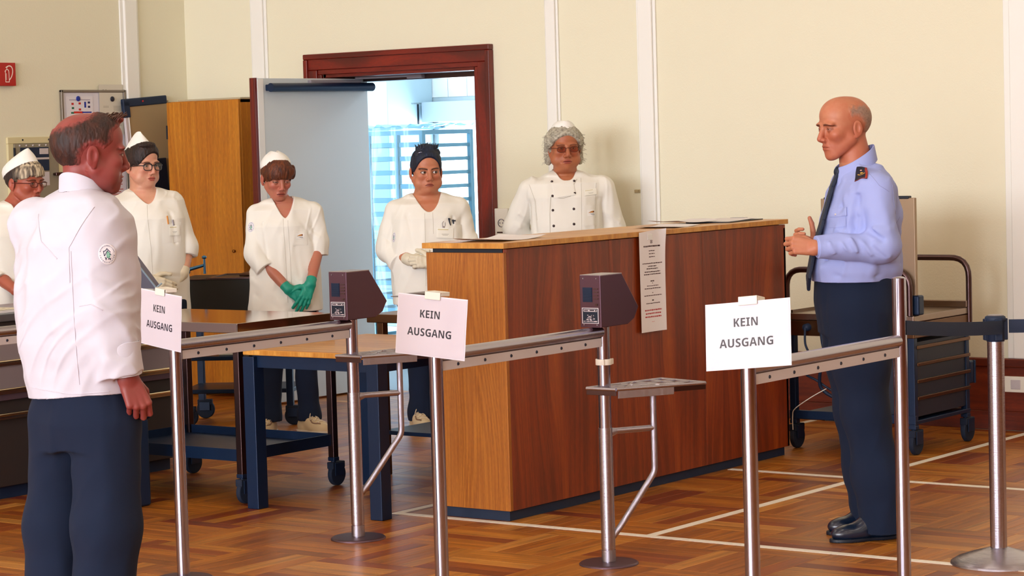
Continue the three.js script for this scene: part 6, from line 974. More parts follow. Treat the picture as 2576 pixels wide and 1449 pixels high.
// woman with green gloves
{
  const rows = [[1.31, 0.0, -0.01, 0.09, 0.07], [1.27, 0.0, -0.01, 0.16, 0.10], [1.18, 0.0, 0, 0.178, 0.122], [1.05, 0.0, 0, 0.180, 0.125], [0.9, 0.0, 0, 0.195, 0.130], [0.66, -0.003, 0, 0.20, 0.142]];
  const P = staff('woman in a white tunic with bright green gloves looking down before the open door', [9.981, 0, -9.072], {
    rows, tau: 12, seed: 21, hem: 0.70, sy: 1.31, shoulders: [[[0.0, 1.285, -0.015], [-0.148, 1.252, -0.01], 0.055, 0.056], [[0.0, 1.285, -0.015], [0.165, 1.252, -0.02], 0.055, 0.056]],
    sleeves: [[[-0.148, 1.25, 0.0, 0.058], [-0.150, 1.03, 0.075, 0.054], [-0.095, 0.948, 0.115, 0.052]], [[0.17, 1.25, -0.02, 0.058], [0.192, 1.09, -0.02, 0.052], [0.190, 1.02, -0.015, 0.049]]],
    v: { c: [0.0, 0, -0.01], y: 1.228, top: 1.345, w: 0.062, p: 0.62, r: 0.055, back: 1.325 },
    folds: [[[-0.10, 1.20, 0.11], [-0.08, 0.98, 0.12], 0.012, -0.008], [[-0.13, 1.22, 0.04], [-0.10, 1.05, 0.06], 0.012, 0.005], [[0.12, 1.20, 0.09], [0.17, 1.10, 0.05], 0.012, -0.006], [[-0.15, 1.12, 0.05], [-0.1, 1.06, 0.06], 0.012, 0.006], [[0.16, 1.14, 0.04], [0.2, 1.11, 0.04], 0.012, 0.006], [[-0.17, 0.88, 0.1], [0.0, 0.76, 0.14], 0.02, 0.007], [[-0.15, 0.80, 0.1], [-0.02, 0.72, 0.14], 0.018, -0.006], [[0.1, 0.88, 0.12], [0.17, 0.72, 0.1], 0.02, 0.009], [[-0.19, 0.93, 0.05], [-0.06, 0.84, 0.13], 0.016, 0.008], [[-0.16, 0.9, 0.09], [-0.05, 0.78, 0.13], 0.014, -0.008], [[0.02, 0.80, 0.14], [0.08, 0.72, 0.14], 0.014, 0.008], [[-0.06, 1.0, 0.12], [-0.05, 0.86, 0.13], 0.014, 0.006], [[0.08, 1.06, 0.12], [0.1, 0.88, 0.12], 0.014, -0.006], [[0.0, 1.12, 0.13], [0.01, 0.82, 0.14], 0.016, 0.004]],
    headAt: [-0.024, 1.450, 0.03], yaw: 24, pitch: 0.24, hs: 1.02, neck: [0, 1.30, -0.005], neckR: 0.046, skin: '#b5735a', face: { w: 0.97, jaw: 0.95, nose: 0.95, age: 1.5, blush: '#b03c3c', lipCol: '#8f3a30', browCol: '#5a2a18', eye: 0.55, lash: '#2a1410', mouthTurn: -0.25, socket: 0.4 },
    arms: [[[-0.148, 1.24, 0.0, 0.042], [-0.150, 1.03, 0.072, 0.034], [0.030, 0.833, 0.162, 0.025]], [[0.17, 1.24, -0.02, 0.042], [0.194, 1.05, -0.012, 0.034], [0.157, 0.860, 0.150, 0.0255]]],
    legs: [[[-0.09, 0.8, 0, 0.07], [-0.10, 0.45, 0, 0.05], [-0.12, 0.08, 0, 0.04]], [[0.08, 0.8, 0, 0.07], [0.10, 0.45, 0, 0.05], [0.11, 0.08, 0, 0.04]]],
    hands: [{ arm: 0, W: [0.032, 0.830, 0.163], D: [0.80, -0.58, -0.08], N: [0.0, 0.1, -1], right: true, s: 0.90, curl: [0.5, 0.6, 0.7, 0.7], spread: 0.03 }, { arm: 1, W: [0.156, 0.857, 0.152], D: [-0.36, -0.90, 0.22], N: [-0.35, -0.25, -0.9], right: false, s: 0.95, curl: [[0.35, 0.25, 0.1], [0.3, 0.25, 0.1], [0.3, 0.3, 0.1], [0.3, 0.3, 0.1]], spread: 0.10, thumb: [[0.5, 0.75, 0.1], [0.7, 0.6, 0.2], [0.8, 0.5, 0.2]] }],
    gloves: glove('#0b9079', 'bright green rubber glove', 0.035),
    pants: { rows: [[0.82, 0, 0, 0.15, 0.10], [0.8, 0, 0, 0.17, 0.125], [0.72, 0, 0, 0.15, 0.11]], legs: [[[-0.085, 0.75, 0, 0.095], [-0.088, 0.45, 0, 0.062], [-0.112, 0.1, 0, 0.060], [-0.115, 0.04, 0, 0.060]], [[0.085, 0.75, 0, 0.095], [0.10, 0.45, 0, 0.062], [0.108, 0.1, 0, 0.058], [0.108, 0.05, 0, 0.058]]], hem: 0.075, seed: 31 },
  });
  shoe(P.t, -0.125, 0.05, -12 * DEG, 0.25, '#cdb48c', true); shoe(P.t, 0.135, 0.05, 48 * DEG, 0.25, '#cdb48c', true);
  const h = streaked('#2e0d04', '#8a4418', 1.3), low = (x, z) => -0.045 - 0.0 * z;
  hairPart(P, 'hair', { w: 0.97, amp: 0.0035, t: (x, y, z) => 0.011 + 0.006 * sstep(0.03, 0.09, z), mask: (x, y, z) => { const ax = Math.abs(x), fr = 0.014 + 0.008 * (noise(x * 120, 1, 3) - 0.5) - y - 0.05 * sstep(0.05, 0.075, ax), side = z > 0.02 ? fr : (z > -0.03 ? Math.max(-0.03 - y, 0) + (-0.012 - y) : -0.06 - y); return Math.max(z > 0.02 ? fr : -9, z <= 0.02 && z > -0.035 ? 0.005 - y - 0.02 * sstep(0.02, 0.0, z) : -9, z <= -0.035 ? -0.065 - y : -9, y - 0.12); }, col: h, extra: (x, y, z) => smin(ell(x, y, z, [0.03, 0.055, 0.075], [0.045, 0.035, 0.022]), ell(x, y, z, [0.075, 0.045, 0.045], [0.014, 0.04, 0.03]), 0.01) + 0.002 * (noise(x * 200, y * 40, z * 80) - 0.5) });
  kitchenCap(P, { a: 0.083, b: 0.098, h: 0.088, front: -0.05, close: 0.75, p: 2.4, q: 0.3, dome: 0.25, at: [0, 0.062, -0.024], pitch: -0.52, roll: 0.06, seed: 3 });
  fit(P, 'sleeve_badge', onSurface(P.G.f, [-0.182, 1.182, 0.6], [0.25, 0, -0.95], 0.042, 0.058, 0.0018, 0.0015, 10, 10, 0, true), badgeMat, 'small round badge');
  fit(P, 'breast_pocket', onSurface(P.G.f, [0.102, 1.115, 0.6], FWD, 0.075, 0.085, 0.0015, 0.0013, 8, 8), cream); fit(P, 'emblem', onSurface(P.G.f, [0.103, 1.124, 0.6], FWD, 0.046, 0.034, 0.0026, 0.0009, 6, 6), emblemMat, 'small orange and grey emblem');
  fit(P, 'seam', [seamLine(P.G.f, [[0.012, 1.225, 0.6], [0.02, 1.0, 0.6], [0.026, 0.72, 0.6]], FWD, 0.0012), seamLine(P.G.f, [[0.038, 1.215, 0.6], [0.045, 1.0, 0.6], [0.05, 0.72, 0.6]], FWD, 0.0012)], cloth('#cfc9bd'));
}

// woman with black pinned-up hair
{
  const c = 0.073, rows = [[1.315, c, -0.01, 0.10, 0.08], [1.28, c, -0.01, 0.175, 0.12], [1.2, c, 0, 0.198, 0.150], [1.08, c, 0.005, 0.205, 0.165], [0.95, c, 0.005, 0.208, 0.172], [0.7, c, 0, 0.205, 0.165]];
  const P = staff('woman with black pinned up hair in a white tunic at the counter end', [10.464, 0, -8.51], {
    rows, tau: 8, seed: 33, hem: 0.72, sy: 1.32, amp: 0.005, shoulders: [[[c, 1.288, -0.015], [c - 0.165, 1.245, -0.01], 0.06, 0.066], [[c, 1.288, -0.015], [c + 0.175, 1.248, -0.02], 0.06, 0.066]],
    sleeves: [[[c - 0.168, 1.24, -0.01, 0.068], [-0.148, 1.03, -0.02, 0.068], [-0.085, 0.955, 0.09, 0.056]], [[c + 0.18, 1.24, -0.02, 0.068], [0.285, 1.04, 0.0, 0.066], [0.17, 0.96, 0.15, 0.055]]],
    v: { c: [c, 0, -0.01], y: 1.238, top: 1.35, w: 0.082, p: 0.5, r: 0.070, back: 1.325 },
    folds: [[[-0.03, 1.22, 0.13], [0.0, 1.05, 0.15], 0.014, -0.007], [[-0.16, 1.06, 0.05], [-0.12, 1.0, 0.06], 0.012, 0.007], [[-0.17, 1.1, 0.04], [-0.11, 1.05, 0.06], 0.012, -0.006], [[0.22, 1.20, 0.1], [0.2, 1.05, 0.13], 0.012, -0.008], [[-0.06, 0.9, 0.14], [0.06, 0.78, 0.16], 0.02, 0.007]],
    headAt: [0.078, 1.463, 0.02], yaw: 13, pitch: 0.03, hs: 1.03, neck: [c, 1.33, -0.005], neckR: 0.062, chest: 0.14, skin: '#bf7d5c', face: { w: 1.06, jaw: 1.16, nose: 1.05, age: 0.9, double: 0.85, blush: '#b0503a', lipCol: '#95443a', browCol: '#2a120a', browTilt: 0.1, browW: 1.15, browA: 0.95, mouthTurn: -0.55, gaze: 1, socket: 0.6, lash: '#120604', liner: 1.7, eye: 1.25, iris: '#1a1410' },
    arms: [[[c - 0.168, 1.23, -0.01, 0.046], [-0.148, 1.03, -0.02, 0.044], [-0.030, 0.975, 0.175, 0.030]], [[c + 0.18, 1.23, -0.02, 0.046], [0.285, 1.04, 0, 0.044], [0.105, 0.955, 0.22, 0.030]]],
    legs: [[[c - 0.085, 0.8, 0, 0.07], [c - 0.08, 0.45, 0, 0.05], [0.0, 0.08, 0, 0.04]], [[c + 0.085, 0.8, 0, 0.07], [c + 0.09, 0.45, 0, 0.05], [c + 0.1, 0.08, 0, 0.04]]],
    hands: [{ arm: 0, W: [-0.028, 0.975, 0.177], D: [0.9, -0.1, 0.4], N: [-0.3, -0.2, -0.6], right: true, s: 0.93, curl: [[0.5, 0.5, 0.3], [0.5, 0.5, 0.3], [0.5, 0.5, 0.3], [0.5, 0.5, 0.3]], spread: 0.03, thumb: [[0.6, 0.75, 0.0], [0.9, 0.4, 0.0], [1, 0.2, 0]] }, { arm: 1, W: [0.100, 0.955, 0.222], D: [-0.95, 0.12, 0.12], N: [0.1, -0.25, -0.95], right: false, s: 0.93, curl: [[0.55, 0.8, 0.5], [0.6, 0.85, 0.5], [0.65, 0.85, 0.5], [0.7, 0.85, 0.5]], spread: 0.05, thumb: [[0.5, 0.75, 0.2], [0.8, 0.5, 0.3], [0.9, 0.2, 0.4]] }],
    gloves: glove('#d9cfb8', 'thin cream latex glove', 0.03),
    pants: { rows: [[0.82, c, 0, 0.15, 0.10], [0.8, c, 0, 0.19, 0.14], [0.72, c, 0, 0.16, 0.12]], legs: [[[c - 0.09, 0.75, 0, 0.10], [0.008, 0.45, 0, 0.068], [0.005, 0.1, 0, 0.062], [0.005, 0.04, 0, 0.062]], [[c + 0.09, 0.75, 0, 0.10], [c + 0.1, 0.45, 0, 0.068], [c + 0.11, 0.04, 0, 0.06]]], hem: 0.05, seed: 37 },
  });
  shoe(P.t, 0.0, 0.06, 22 * DEG, 0.25, '#d3bd98', true); shoe(P.t, c + 0.12, 0.05, 20 * DEG, 0.25, '#d3bd98', true);
  const h = streaked('#030916', '#16294a');
  hairPart(P, 'hair', { w: 1.03, amp: 0.0025, t: (x, y, z) => 0.008 + 0.008 * sstep(0.06, 0.11, y), mask: (x, y, z) => Math.max(z > -0.012 ? (1 - Math.hypot(x / 0.068, (y + 0.006) / 0.088)) * 0.06 : -9, z > -0.03 && y < 0.0 ? -y : -9, z <= -0.03 ? -0.07 - y : -9), col: h,
    extra: (x, y, z, st) => Math.min(ell(x, y, z, [0.0, 0.118, 0.005], [0.060, 0.036, 0.05]), smin(ell(x, y, z, [-0.05, 0.10, 0.02], [0.026, 0.018, 0.03]), ell(x, y, z, [0.05, 0.105, 0.0], [0.028, 0.022, 0.035]), 0.01)) - 0.006 * st });
  const r = rng(8), spikes = []; for (let i = 0; i < 60; i++) { const a = r() * 6.28, q = Math.sqrt(r()) * 0.05, p = [q * Math.cos(a) * 1.25 + 0.004, 0.128 + 0.008 * r(), q * Math.sin(a)], l = 0.016 + 0.02 * r(), d = [p[0] * 8 + (r() - 0.5) * 0.5, 1, (r() - 0.5)]; const b = [p[0] + d[0] * l * 0.6, p[1] + l * (0.9 - 0.6 * Math.abs(d[0])), p[2] + d[2] * l * 0.5]; spikes.push(rod(P.fr.out(p), P.fr.out(b), 0.0052, 0.0012, 6)); }
  part('hair_spikes', spikes, std('#0a1730', 0.5), P.t, 'spiky black hair ends').userData.kind = 'stuff';
  const clip = tube([[-0.062, 0.098, 0.048], [-0.05, 0.108, 0.058], [-0.032, 0.110, 0.064], [-0.028, 0.104, 0.066], [-0.045, 0.098, 0.060]].map((q) => P.fr.out(q)), 0.0016, 30, 6, true); part('hair_clip', clip, M.polished, P.t, 'thin metal hair clip');
  const G = P.G.f; fit(P, 'breast_pocket', onSurface(G, [0.222, 1.10, 0.6], FWD, 0.095, 0.12, 0.0016, 0.0014, 8, 8), cream);
  const bd = fit(P, 'name_badge', onSurface(G, [0.176, 1.118, 0.6], FWD, 0.094, 0.058, 0.006, 0.0022, 8, 6, -0.06), cardMat, 'white name card on a clip'); part('badge_clip', [tube([[0.170, 1.185, 0], [0.162, 1.172, 0], [0.166, 1.156, 0], [0.176, 1.156, 0], [0.178, 1.178, 0]].map((q) => { const p = shoot(G, [q[0], q[1], 0.6], FWD); return [p[0], p[1], p[2] + 0.004]; }), 0.0012, 24, 5), onSurface(G, [0.168, 1.150, 0.6], FWD, 0.014, 0.014, 0.005, 0.002, 3, 3)], M.satin, bd);
  for (const [x, y, l, w, name] of [[0.203, 1.195, 0.03, 0.006, 'pen'], [0.225, 1.185, 0.018, 0.012, 'pen']]) { const p = shoot(G, [x, y, 0.6], FWD); fit(P, name, [rod([p[0] + 0.006, p[1] - 0.05, p[2] + 0.002], [p[0] - 0.004, p[1] + 0.006, p[2] + 0.004], 0.0045), box(p[0] - 0.008, p[0] + w, p[1] - 0.004, p[1] + 0.004, p[2], p[2] + 0.006, 0.001)], M.black, 'dark pen in the pocket'); }
  fit(P, 'seam', [seamLine(G, [[0.065, 1.232, 0.6], [0.066, 1.0, 0.6], [0.06, 0.8, 0.6]], FWD, 0.0012), seamLine(G, [[0.110, 1.235, 0.6], [0.112, 1.1, 0.6]], FWD, 0.0012)], cloth('#d4cdbf'));
  fit(P, 'sleeve_badge', onSurface(G, [-0.155, 1.10, 0.6], [0.85, 0, -0.5], 0.04, 0.055, 0.0018, 0.0015, 8, 8, 0, true), badgeMat, 'small round badge');
}

// grey haired cook in a double-breasted jacket
{
  const c = 0.015, rows = [[1.41, c, -0.01, 0.10, 0.085], [1.37, c, -0.01, 0.185, 0.125], [1.29, c, 0, 0.205, 0.155], [1.12, c, 0.005, 0.205, 0.172], [0.9, c, 0, 0.205, 0.172], [0.75, c, 0, 0.20, 0.165]];
  const P = staff('grey haired cook with glasses in a double breasted white jacket behind the counter', [11.18, 0, -7.985], {
    topName: 'jacket', rows, tau: 4, seed: 41, hem: 0.76, sy: 1.42, amp: 0.005, shoulders: [[[c, 1.378, -0.015], [c - 0.195, 1.335, -0.01], 0.06, 0.068], [[c, 1.378, -0.015], [c + 0.205, 1.335, -0.015], 0.06, 0.068]],
    sleeves: [[[c - 0.205, 1.335, -0.01, 0.070], [-0.275, 1.115, -0.07, 0.068], [-0.17, 0.98, -0.14, 0.055]], [[c + 0.215, 1.335, -0.015, 0.070], [0.285, 1.10, -0.05, 0.068], [0.22, 0.95, 0.05, 0.055]]], glo: [-0.38, 0.74, -0.3], ghi: [0.4, 1.5, 0.25],
    v: { c: [c + 0.004, 0, -0.01], y: 1.388, top: 1.45, w: 0.062, p: 0.35, r: 0.064, back: 1.405 },
    folds: [[[-0.17, 1.27, 0.1], [-0.16, 1.1, 0.12], 0.014, -0.009], [[0.2, 1.27, 0.09], [0.19, 1.1, 0.12], 0.014, -0.009], [[-0.25, 1.2, 0.03], [-0.19, 1.15, 0.03], 0.014, 0.007], [[-0.28, 1.14, 0.0], [-0.2, 1.1, 0.02], 0.014, 0.006], [[0.24, 1.2, 0.05], [0.32, 1.14, 0.02], 0.014, 0.006]],
    headAt: [0.018, 1.574, 0.02], yaw: 9, pitch: 0.02, hs: 1.11, neck: [c, 1.40, -0.005], neckR: 0.060, chest: 0.08, skin: '#b06c48', face: { w: 1.03, jaw: 1.16, nose: 1.15, age: 1.8, double: 0.95, blush: '#a84830', lipCol: '#984038', browCol: '#5a2c1c', browA: 0.6, mouthTurn: -0.1, lip: 0.85, socket: 0.5, eye: 0.8, iris: '#201a18' },
    arms: [[[c - 0.205, 1.325, -0.01, 0.046], [-0.275, 1.115, -0.07, 0.042], [-0.15, 0.95, -0.15, 0.03]], [[c + 0.215, 1.325, -0.015, 0.046], [0.285, 1.10, -0.05, 0.042], [0.2, 0.92, 0.07, 0.03]]],
    legs: [[[c - 0.09, 0.8, 0, 0.07], [c - 0.1, 0.45, 0, 0.05], [c - 0.1, 0.08, 0, 0.04]], [[c + 0.09, 0.8, 0, 0.07], [c + 0.1, 0.45, 0, 0.05], [c + 0.1, 0.08, 0, 0.04]]],
    hands: [{ arm: 0, W: [-0.15, 0.95, -0.15], D: [0.7, -0.6, -0.3], N: [0, 0, -1], right: true, s: 0.95, curl: [0.3, 0.3, 0.3, 0.3] }, { arm: 1, W: [0.2, 0.92, 0.07], D: [-0.4, -0.8, 0.3], N: [-0.7, 0.2, -0.5], right: false, s: 0.95, curl: [0.4, 0.4, 0.4, 0.4] }],
    pants: { rows: [[0.82, c, 0, 0.15, 0.10], [0.8, c, 0, 0.19, 0.15], [0.72, c, 0, 0.16, 0.13]], legs: [[[c - 0.09, 0.75, 0, 0.10], [c - 0.1, 0.45, 0, 0.072], [c - 0.1, 0.04, 0, 0.066]], [[c + 0.09, 0.75, 0, 0.10], [c + 0.1, 0.45, 0, 0.072], [c + 0.1, 0.04, 0, 0.066]]], hem: 0.04, seed: 43 },
  });
  shoe(P.t, c - 0.1, 0.05, 0, 0.25, '#1a1a22', false); shoe(P.t, c + 0.1, 0.05, 0, 0.25, '#1a1a22', false);
  const G = P.G.f, curl = (x, y, z) => 0.9 * (noise(x * 55 + 3 * noise(x * 30, y * 30, z * 30), y * 55, z * 55) - 0.4) + 0.4 * (noise(x * 150, y * 150, z * 150) - 0.5) + 0.35 * (noise(x * 300, y * 120, z * 300) - 0.5);
  hairPart(P, 'hair', { w: 1.03, amp: 0.008, cell: 0.0028, fade: 0.008, t: (x, y, z) => 0.010 + 0.004 * sstep(0.05, 0.08, Math.abs(x)), streak: curl, mask: (x, y, z) => { const ax = Math.abs(x); return Math.max(z > 0.005 ? (1 - Math.hypot(x / 0.072, (y + 0.01) / 0.078)) * 0.06 : -9, z > 0.005 && y < 0.012 ? 0.012 - y : -9, ax < 0.05 ? -0.055 - y : -0.078 - y); }, col: (x, y, z) => mix3(srgb('#5f574c'), srgb('#cfc8b4'), clamp(noise(x * 90, y * 160, z * 90) * 0.7 + 0.45 * noise(x * 300, y * 420, z * 300), 0, 1)),
    extra: (x, y, z, st) => { const ax = Math.abs(x); return smin(smin(ell(ax, y, z, [0.081, 0.038, -0.004], [0.020, 0.040, 0.040]), ell(ax, y, z, [0.086, -0.01, -0.026], [0.014, 0.035, 0.024]), 0.02), ell(ax, y, z, [0.082, -0.060, -0.012], [0.017, 0.026, 0.028]), 0.02) - 0.008 * st; } });
  const wr = rng(12), wisps = []; for (let i = 0; i < 70; i++) { const sd = i % 2 ? 1 : -1, y0 = 0.07 - 0.15 * wr(), z0 = -0.03 + 0.05 * wr(), x0 = 0.084 + 0.01 * wr(), o = 0.012 + 0.016 * wr(); wisps.push(tube([[sd * x0, y0, z0], [sd * (x0 + o * 0.7), y0 - 0.004, z0 + 0.006], [sd * (x0 + o), y0 - 0.016 + 0.02 * wr(), z0 + 0.004]].map((q) => P.fr.out(q)), 0.0011, 5, 3)); }
  part('hair_wisps', wisps, std('#b8b0a0', 0.7), P.t, 'loose wisps of grey hair').userData.kind = 'stuff';
  kitchenCap(P, { a: 0.060, b: 0.092, h: 0.050, close: 0.6, p: 3.2, q: 0.2, dome: 0.2, at: [0.0, 0.092, -0.018], pitch: -0.12, seed: 9 });
  const gl = glasses(P.fr, { w: 0.022, h: 0.0145, r: 0.0013, square: 2.6, y: -0.005 }), gm = part('glasses', gl.frame, std('#4a1e14', 0.35), P.t, 'thin brown glasses with tinted lenses'); for (const l of gl.lens) part('lens', l, tintLens, gm);
  // collar, overlapping front, buttons, pocket, name strip
  part('collar', collarBand([c + 0.004, 0, -0.008], 4 * DEG, 28 * DEG, 332 * DEG, (ph) => { const f = Math.cos(ph); return [0.072, 0.070, 1.385 - 0.022 * f, 1.435 - 0.035 * f, 0.003]; }, 0.005), cream, P.top, 'open stand-up collar');
  fit(P, 'front_flap', onSurface(G, [0.006, 1.336, 0.6], FWD, 0.125, 0.078, 0.004, 0.003, 14, 10, 0.14), cream); fit(P, 'seam', [seamLine(G, [[0.085, 1.395, 0.6], [0.062, 1.36, 0.6], [0.045, 1.30, 0.6], [0.0, 1.288, 0.6], [-0.07, 1.297, 0.6], [-0.078, 1.2, 0.6], [-0.08, 1.05, 0.6]], FWD, 0.0016), seamLine(G, [[0.108, 1.40, 0.6], [0.105, 1.25, 0.6], [0.10, 1.05, 0.6]], FWD, 0.0012), seamLine(G, [[-0.19, 1.37, 0.6], [-0.16, 1.28, 0.6], [-0.15, 1.15, 0.6]], FWD, 0.0012), seamLine(G, [[0.195, 1.37, 0.6], [0.185, 1.28, 0.6], [0.185, 1.15, 0.6]], FWD, 0.0012)], cloth('#c9c3b4'));
  for (const [x, y] of [[-0.060, 1.384], [0.068, 1.384], [0.068, 1.315], [-0.060, 1.303], [-0.060, 1.222], [0.060, 1.226], [-0.058, 1.133], [0.058, 1.140]]) fit(P, 'button', buttonOn(G, [x, y, 0.6], FWD, 0.0075, 0.005), std('#2a1010', 0.4), 'dark round button');
  fit(P, 'breast_pocket', onSurface(G, [0.155, 1.185, 0.6], FWD, 0.088, 0.115, 0.0018, 0.0014, 8, 8), cream); fit(P, 'emblem', onSurface(G, [0.162, 1.20, 0.6], FWD, 0.05, 0.036, 0.0028, 0.0009, 6, 6), emblemMat, 'small orange and grey emblem');
  fit(P, 'name_strip', onSurface(G, [0.160, 1.318, 0.6], FWD, 0.072, 0.034, 0.004, 0.0025, 8, 5, 0.09), cardMat, 'white name strip');
}

// young woman with dark glasses
{
  const c = 0.0, rows = [[1.40, c - 0.04, -0.01, 0.09, 0.075], [1.35, c - 0.02, -0.01, 0.165, 0.11], [1.25, c, 0, 0.182, 0.14], [1.08, c, 0.005, 0.182, 0.15], [0.9, c, 0.005, 0.19, 0.155], [0.7, c, 0, 0.195, 0.155]];
  const P = staff('young woman with dark glasses and pointed white cap beside the tall cupboard', [9.321, 0, -9.454], {
    rows, tau: 24, seed: 51, hem: 0.72, sy: 1.40, amp: 0.0045, shoulders: [[[-0.04, 1.368, -0.015], [-0.165, 1.32, 0.02], 0.058, 0.06], [[-0.04, 1.368, -0.015], [0.105, 1.335, -0.05], 0.058, 0.06]],
    sleeves: [[[-0.165, 1.315, 0.02, 0.064], [-0.19, 1.08, 0.03, 0.060], [-0.12, 0.98, 0.12, 0.056]], [[0.105, 1.33, -0.05, 0.064], [0.185, 1.09, -0.05, 0.058], [0.183, 1.045, -0.035, 0.054]]],
    v: { c: [-0.042, 0, -0.01], y: 1.335, top: 1.43, w: 0.075, p: 0.55, r: 0.062, back: 1.41 },
    folds: [[[-0.12, 1.3, 0.12], [-0.1, 1.12, 0.14], 0.014, -0.008], [[-0.18, 1.16, 0.08], [-0.12, 1.1, 0.1], 0.012, 0.007], [[0.12, 1.28, 0.08], [0.14, 1.12, 0.08], 0.014, -0.007], [[0.14, 1.15, 0.02], [0.21, 1.11, 0.0], 0.012, 0.006]],
    headAt: [-0.036, 1.545, 0.0], yaw: 44, pitch: 0.02, hs: 1.04, neck: [-0.042, 1.41, -0.005], neckR: 0.057, chest: 0.12, skin: '#d59e82', face: { w: 1.0, jaw: 1.08, nose: 0.92, blush: '#d06a5a', lipCol: '#b0443c', browCol: '#4a2014', double: 0.7, mouthTurn: 0.2, iris: '#1a2030', socket: 0.15 },
    arms: [[[-0.165, 1.305, 0.02, 0.046], [-0.19, 1.08, 0.03, 0.042], [-0.005, 0.925, 0.17, 0.028]], [[0.105, 1.32, -0.05, 0.046], [0.185, 1.08, -0.05, 0.042], [0.172, 0.948, 0.04, 0.030]]],
    legs: [[[c - 0.09, 0.8, 0, 0.07], [c - 0.1, 0.45, 0, 0.05], [c - 0.1, 0.08, 0, 0.04]], [[c + 0.09, 0.8, 0, 0.07], [c + 0.09, 0.45, 0, 0.05], [c + 0.08, 0.08, 0, 0.04]]],
    hands: [{ arm: 0, W: [0.0, 0.924, 0.172], D: [0.9, -0.35, 0.1], N: [0.1, -0.2, -1], right: true, s: 0.95, curl: [[0.4, 0.5, 0.3], [0.4, 0.5, 0.3], [0.4, 0.5, 0.3], [0.4, 0.5, 0.3]], spread: 0.02 }, { arm: 1, W: [0.171, 0.945, 0.045], D: [-0.72, -0.58, 0.38], N: [-0.3, -0.5, -0.8], right: false, s: 0.97, curl: [[0.3, 0.4, 0.2], [0.35, 0.4, 0.2], [0.4, 0.45, 0.2], [0.45, 0.45, 0.2]], spread: 0.07, thumb: [[0.6, 0.7, 0.1], [0.8, 0.5, 0.2], [0.9, 0.3, 0.2]] }],
    gloves: glove('#dccfb4', 'thin cream latex glove', 0.03),
    pants: { rows: [[0.82, c, 0, 0.15, 0.10], [0.8, c, 0, 0.18, 0.13], [0.72, c, 0, 0.16, 0.12]], legs: [[[c - 0.09, 0.75, 0, 0.1], [c - 0.1, 0.45, 0, 0.07], [c - 0.1, 0.04, 0, 0.062]], [[c + 0.09, 0.75, 0, 0.1], [c + 0.09, 0.45, 0, 0.07], [c + 0.075, 0.04, 0, 0.062]]], hem: 0.03, seed: 57 },
  });
  shoe(P.t, -0.1, 0.05, 25 * DEG, 0.25, '#e4dcc8', false); shoe(P.t, 0.085, 0.035, 65 * DEG, 0.25, '#e4dcc8', false);
  const h = streaked('#140a0a', '#3a2016');
  hairPart(P, 'hair', { w: 1.0, amp: 0.0025, t: (x, y, z) => 0.008 + 0.008 * sstep(0.05, 0.10, y) * sstep(-0.02, 0.06, z), mask: (x, y, z) => { const ax = Math.abs(x); return Math.max(z > 0.01 ? (1 - Math.hypot((x - 0.012) / 0.070, (y + 0.02) / 0.088)) * 0.06 : -9, z > 0.01 && y < 0.004 ? 0.004 - y : -9, z <= 0.01 && z > -0.030 ? -0.004 - y : -9, z <= -0.030 ? -0.062 - y : -9); }, col: h, extra: (x, y, z, st) => ell(x, y, z, [-0.01, 0.108, 0.062], [0.050, 0.020, 0.032]) - 0.003 * st });
  kitchenCap(P, { a: 0.066, b: 0.105, h: 0.092, front: 0.25, close: 0.99, p: 1.35, q: 0.42, dome: 0.3, at: [0, 0.078, -0.038], pitch: -0.30, seed: 5 });
  const gl = glasses(P.fr, { w: 0.0235, h: 0.0175, r: 0.0023, square: 3.2, top: true, y: -0.006 }), gm = part('glasses', gl.frame, std('#14101c', 0.3), P.t, 'dark rimmed glasses'); for (const l of gl.lens) part('lens', l, lensMat, gm);
  const G = P.G.f, bd = fit(P, 'name_badge', onSurface(G, [0.142, 1.185, 0.6], FWD, 0.052, 0.055, 0.006, 0.002, 6, 6), cardMat, 'white name card'); part('badge_clip', onSurface(G, [0.136, 1.228, 0.6], FWD, 0.008, 0.034, 0.006, 0.003, 3, 5, 0.15), M.satin, bd);
  { const p = shoot(G, [0.109, 1.252, 0.6], FWD); fit(P, 'pen', [rod([p[0] + 0.003, p[1] - 0.03, p[2] + 0.003], [p[0] - 0.002, p[1] + 0.016, p[2] + 0.003], 0.004)], std('#d98a2a', 0.4), 'orange pen'); }
  fit(P, 'breast_pocket', onSurface(G, [0.122, 1.175, 0.6], [0.2, 0, -0.95], 0.075, 0.11, 0.0015, 0.0013, 8, 8), cream); fit(P, 'seam', [seamLine(G, [[0.0, 1.33, 0.6], [0.02, 1.1, 0.6], [0.03, 0.8, 0.6]], FWD, 0.0012)], cloth('#d2ccbe'));
}

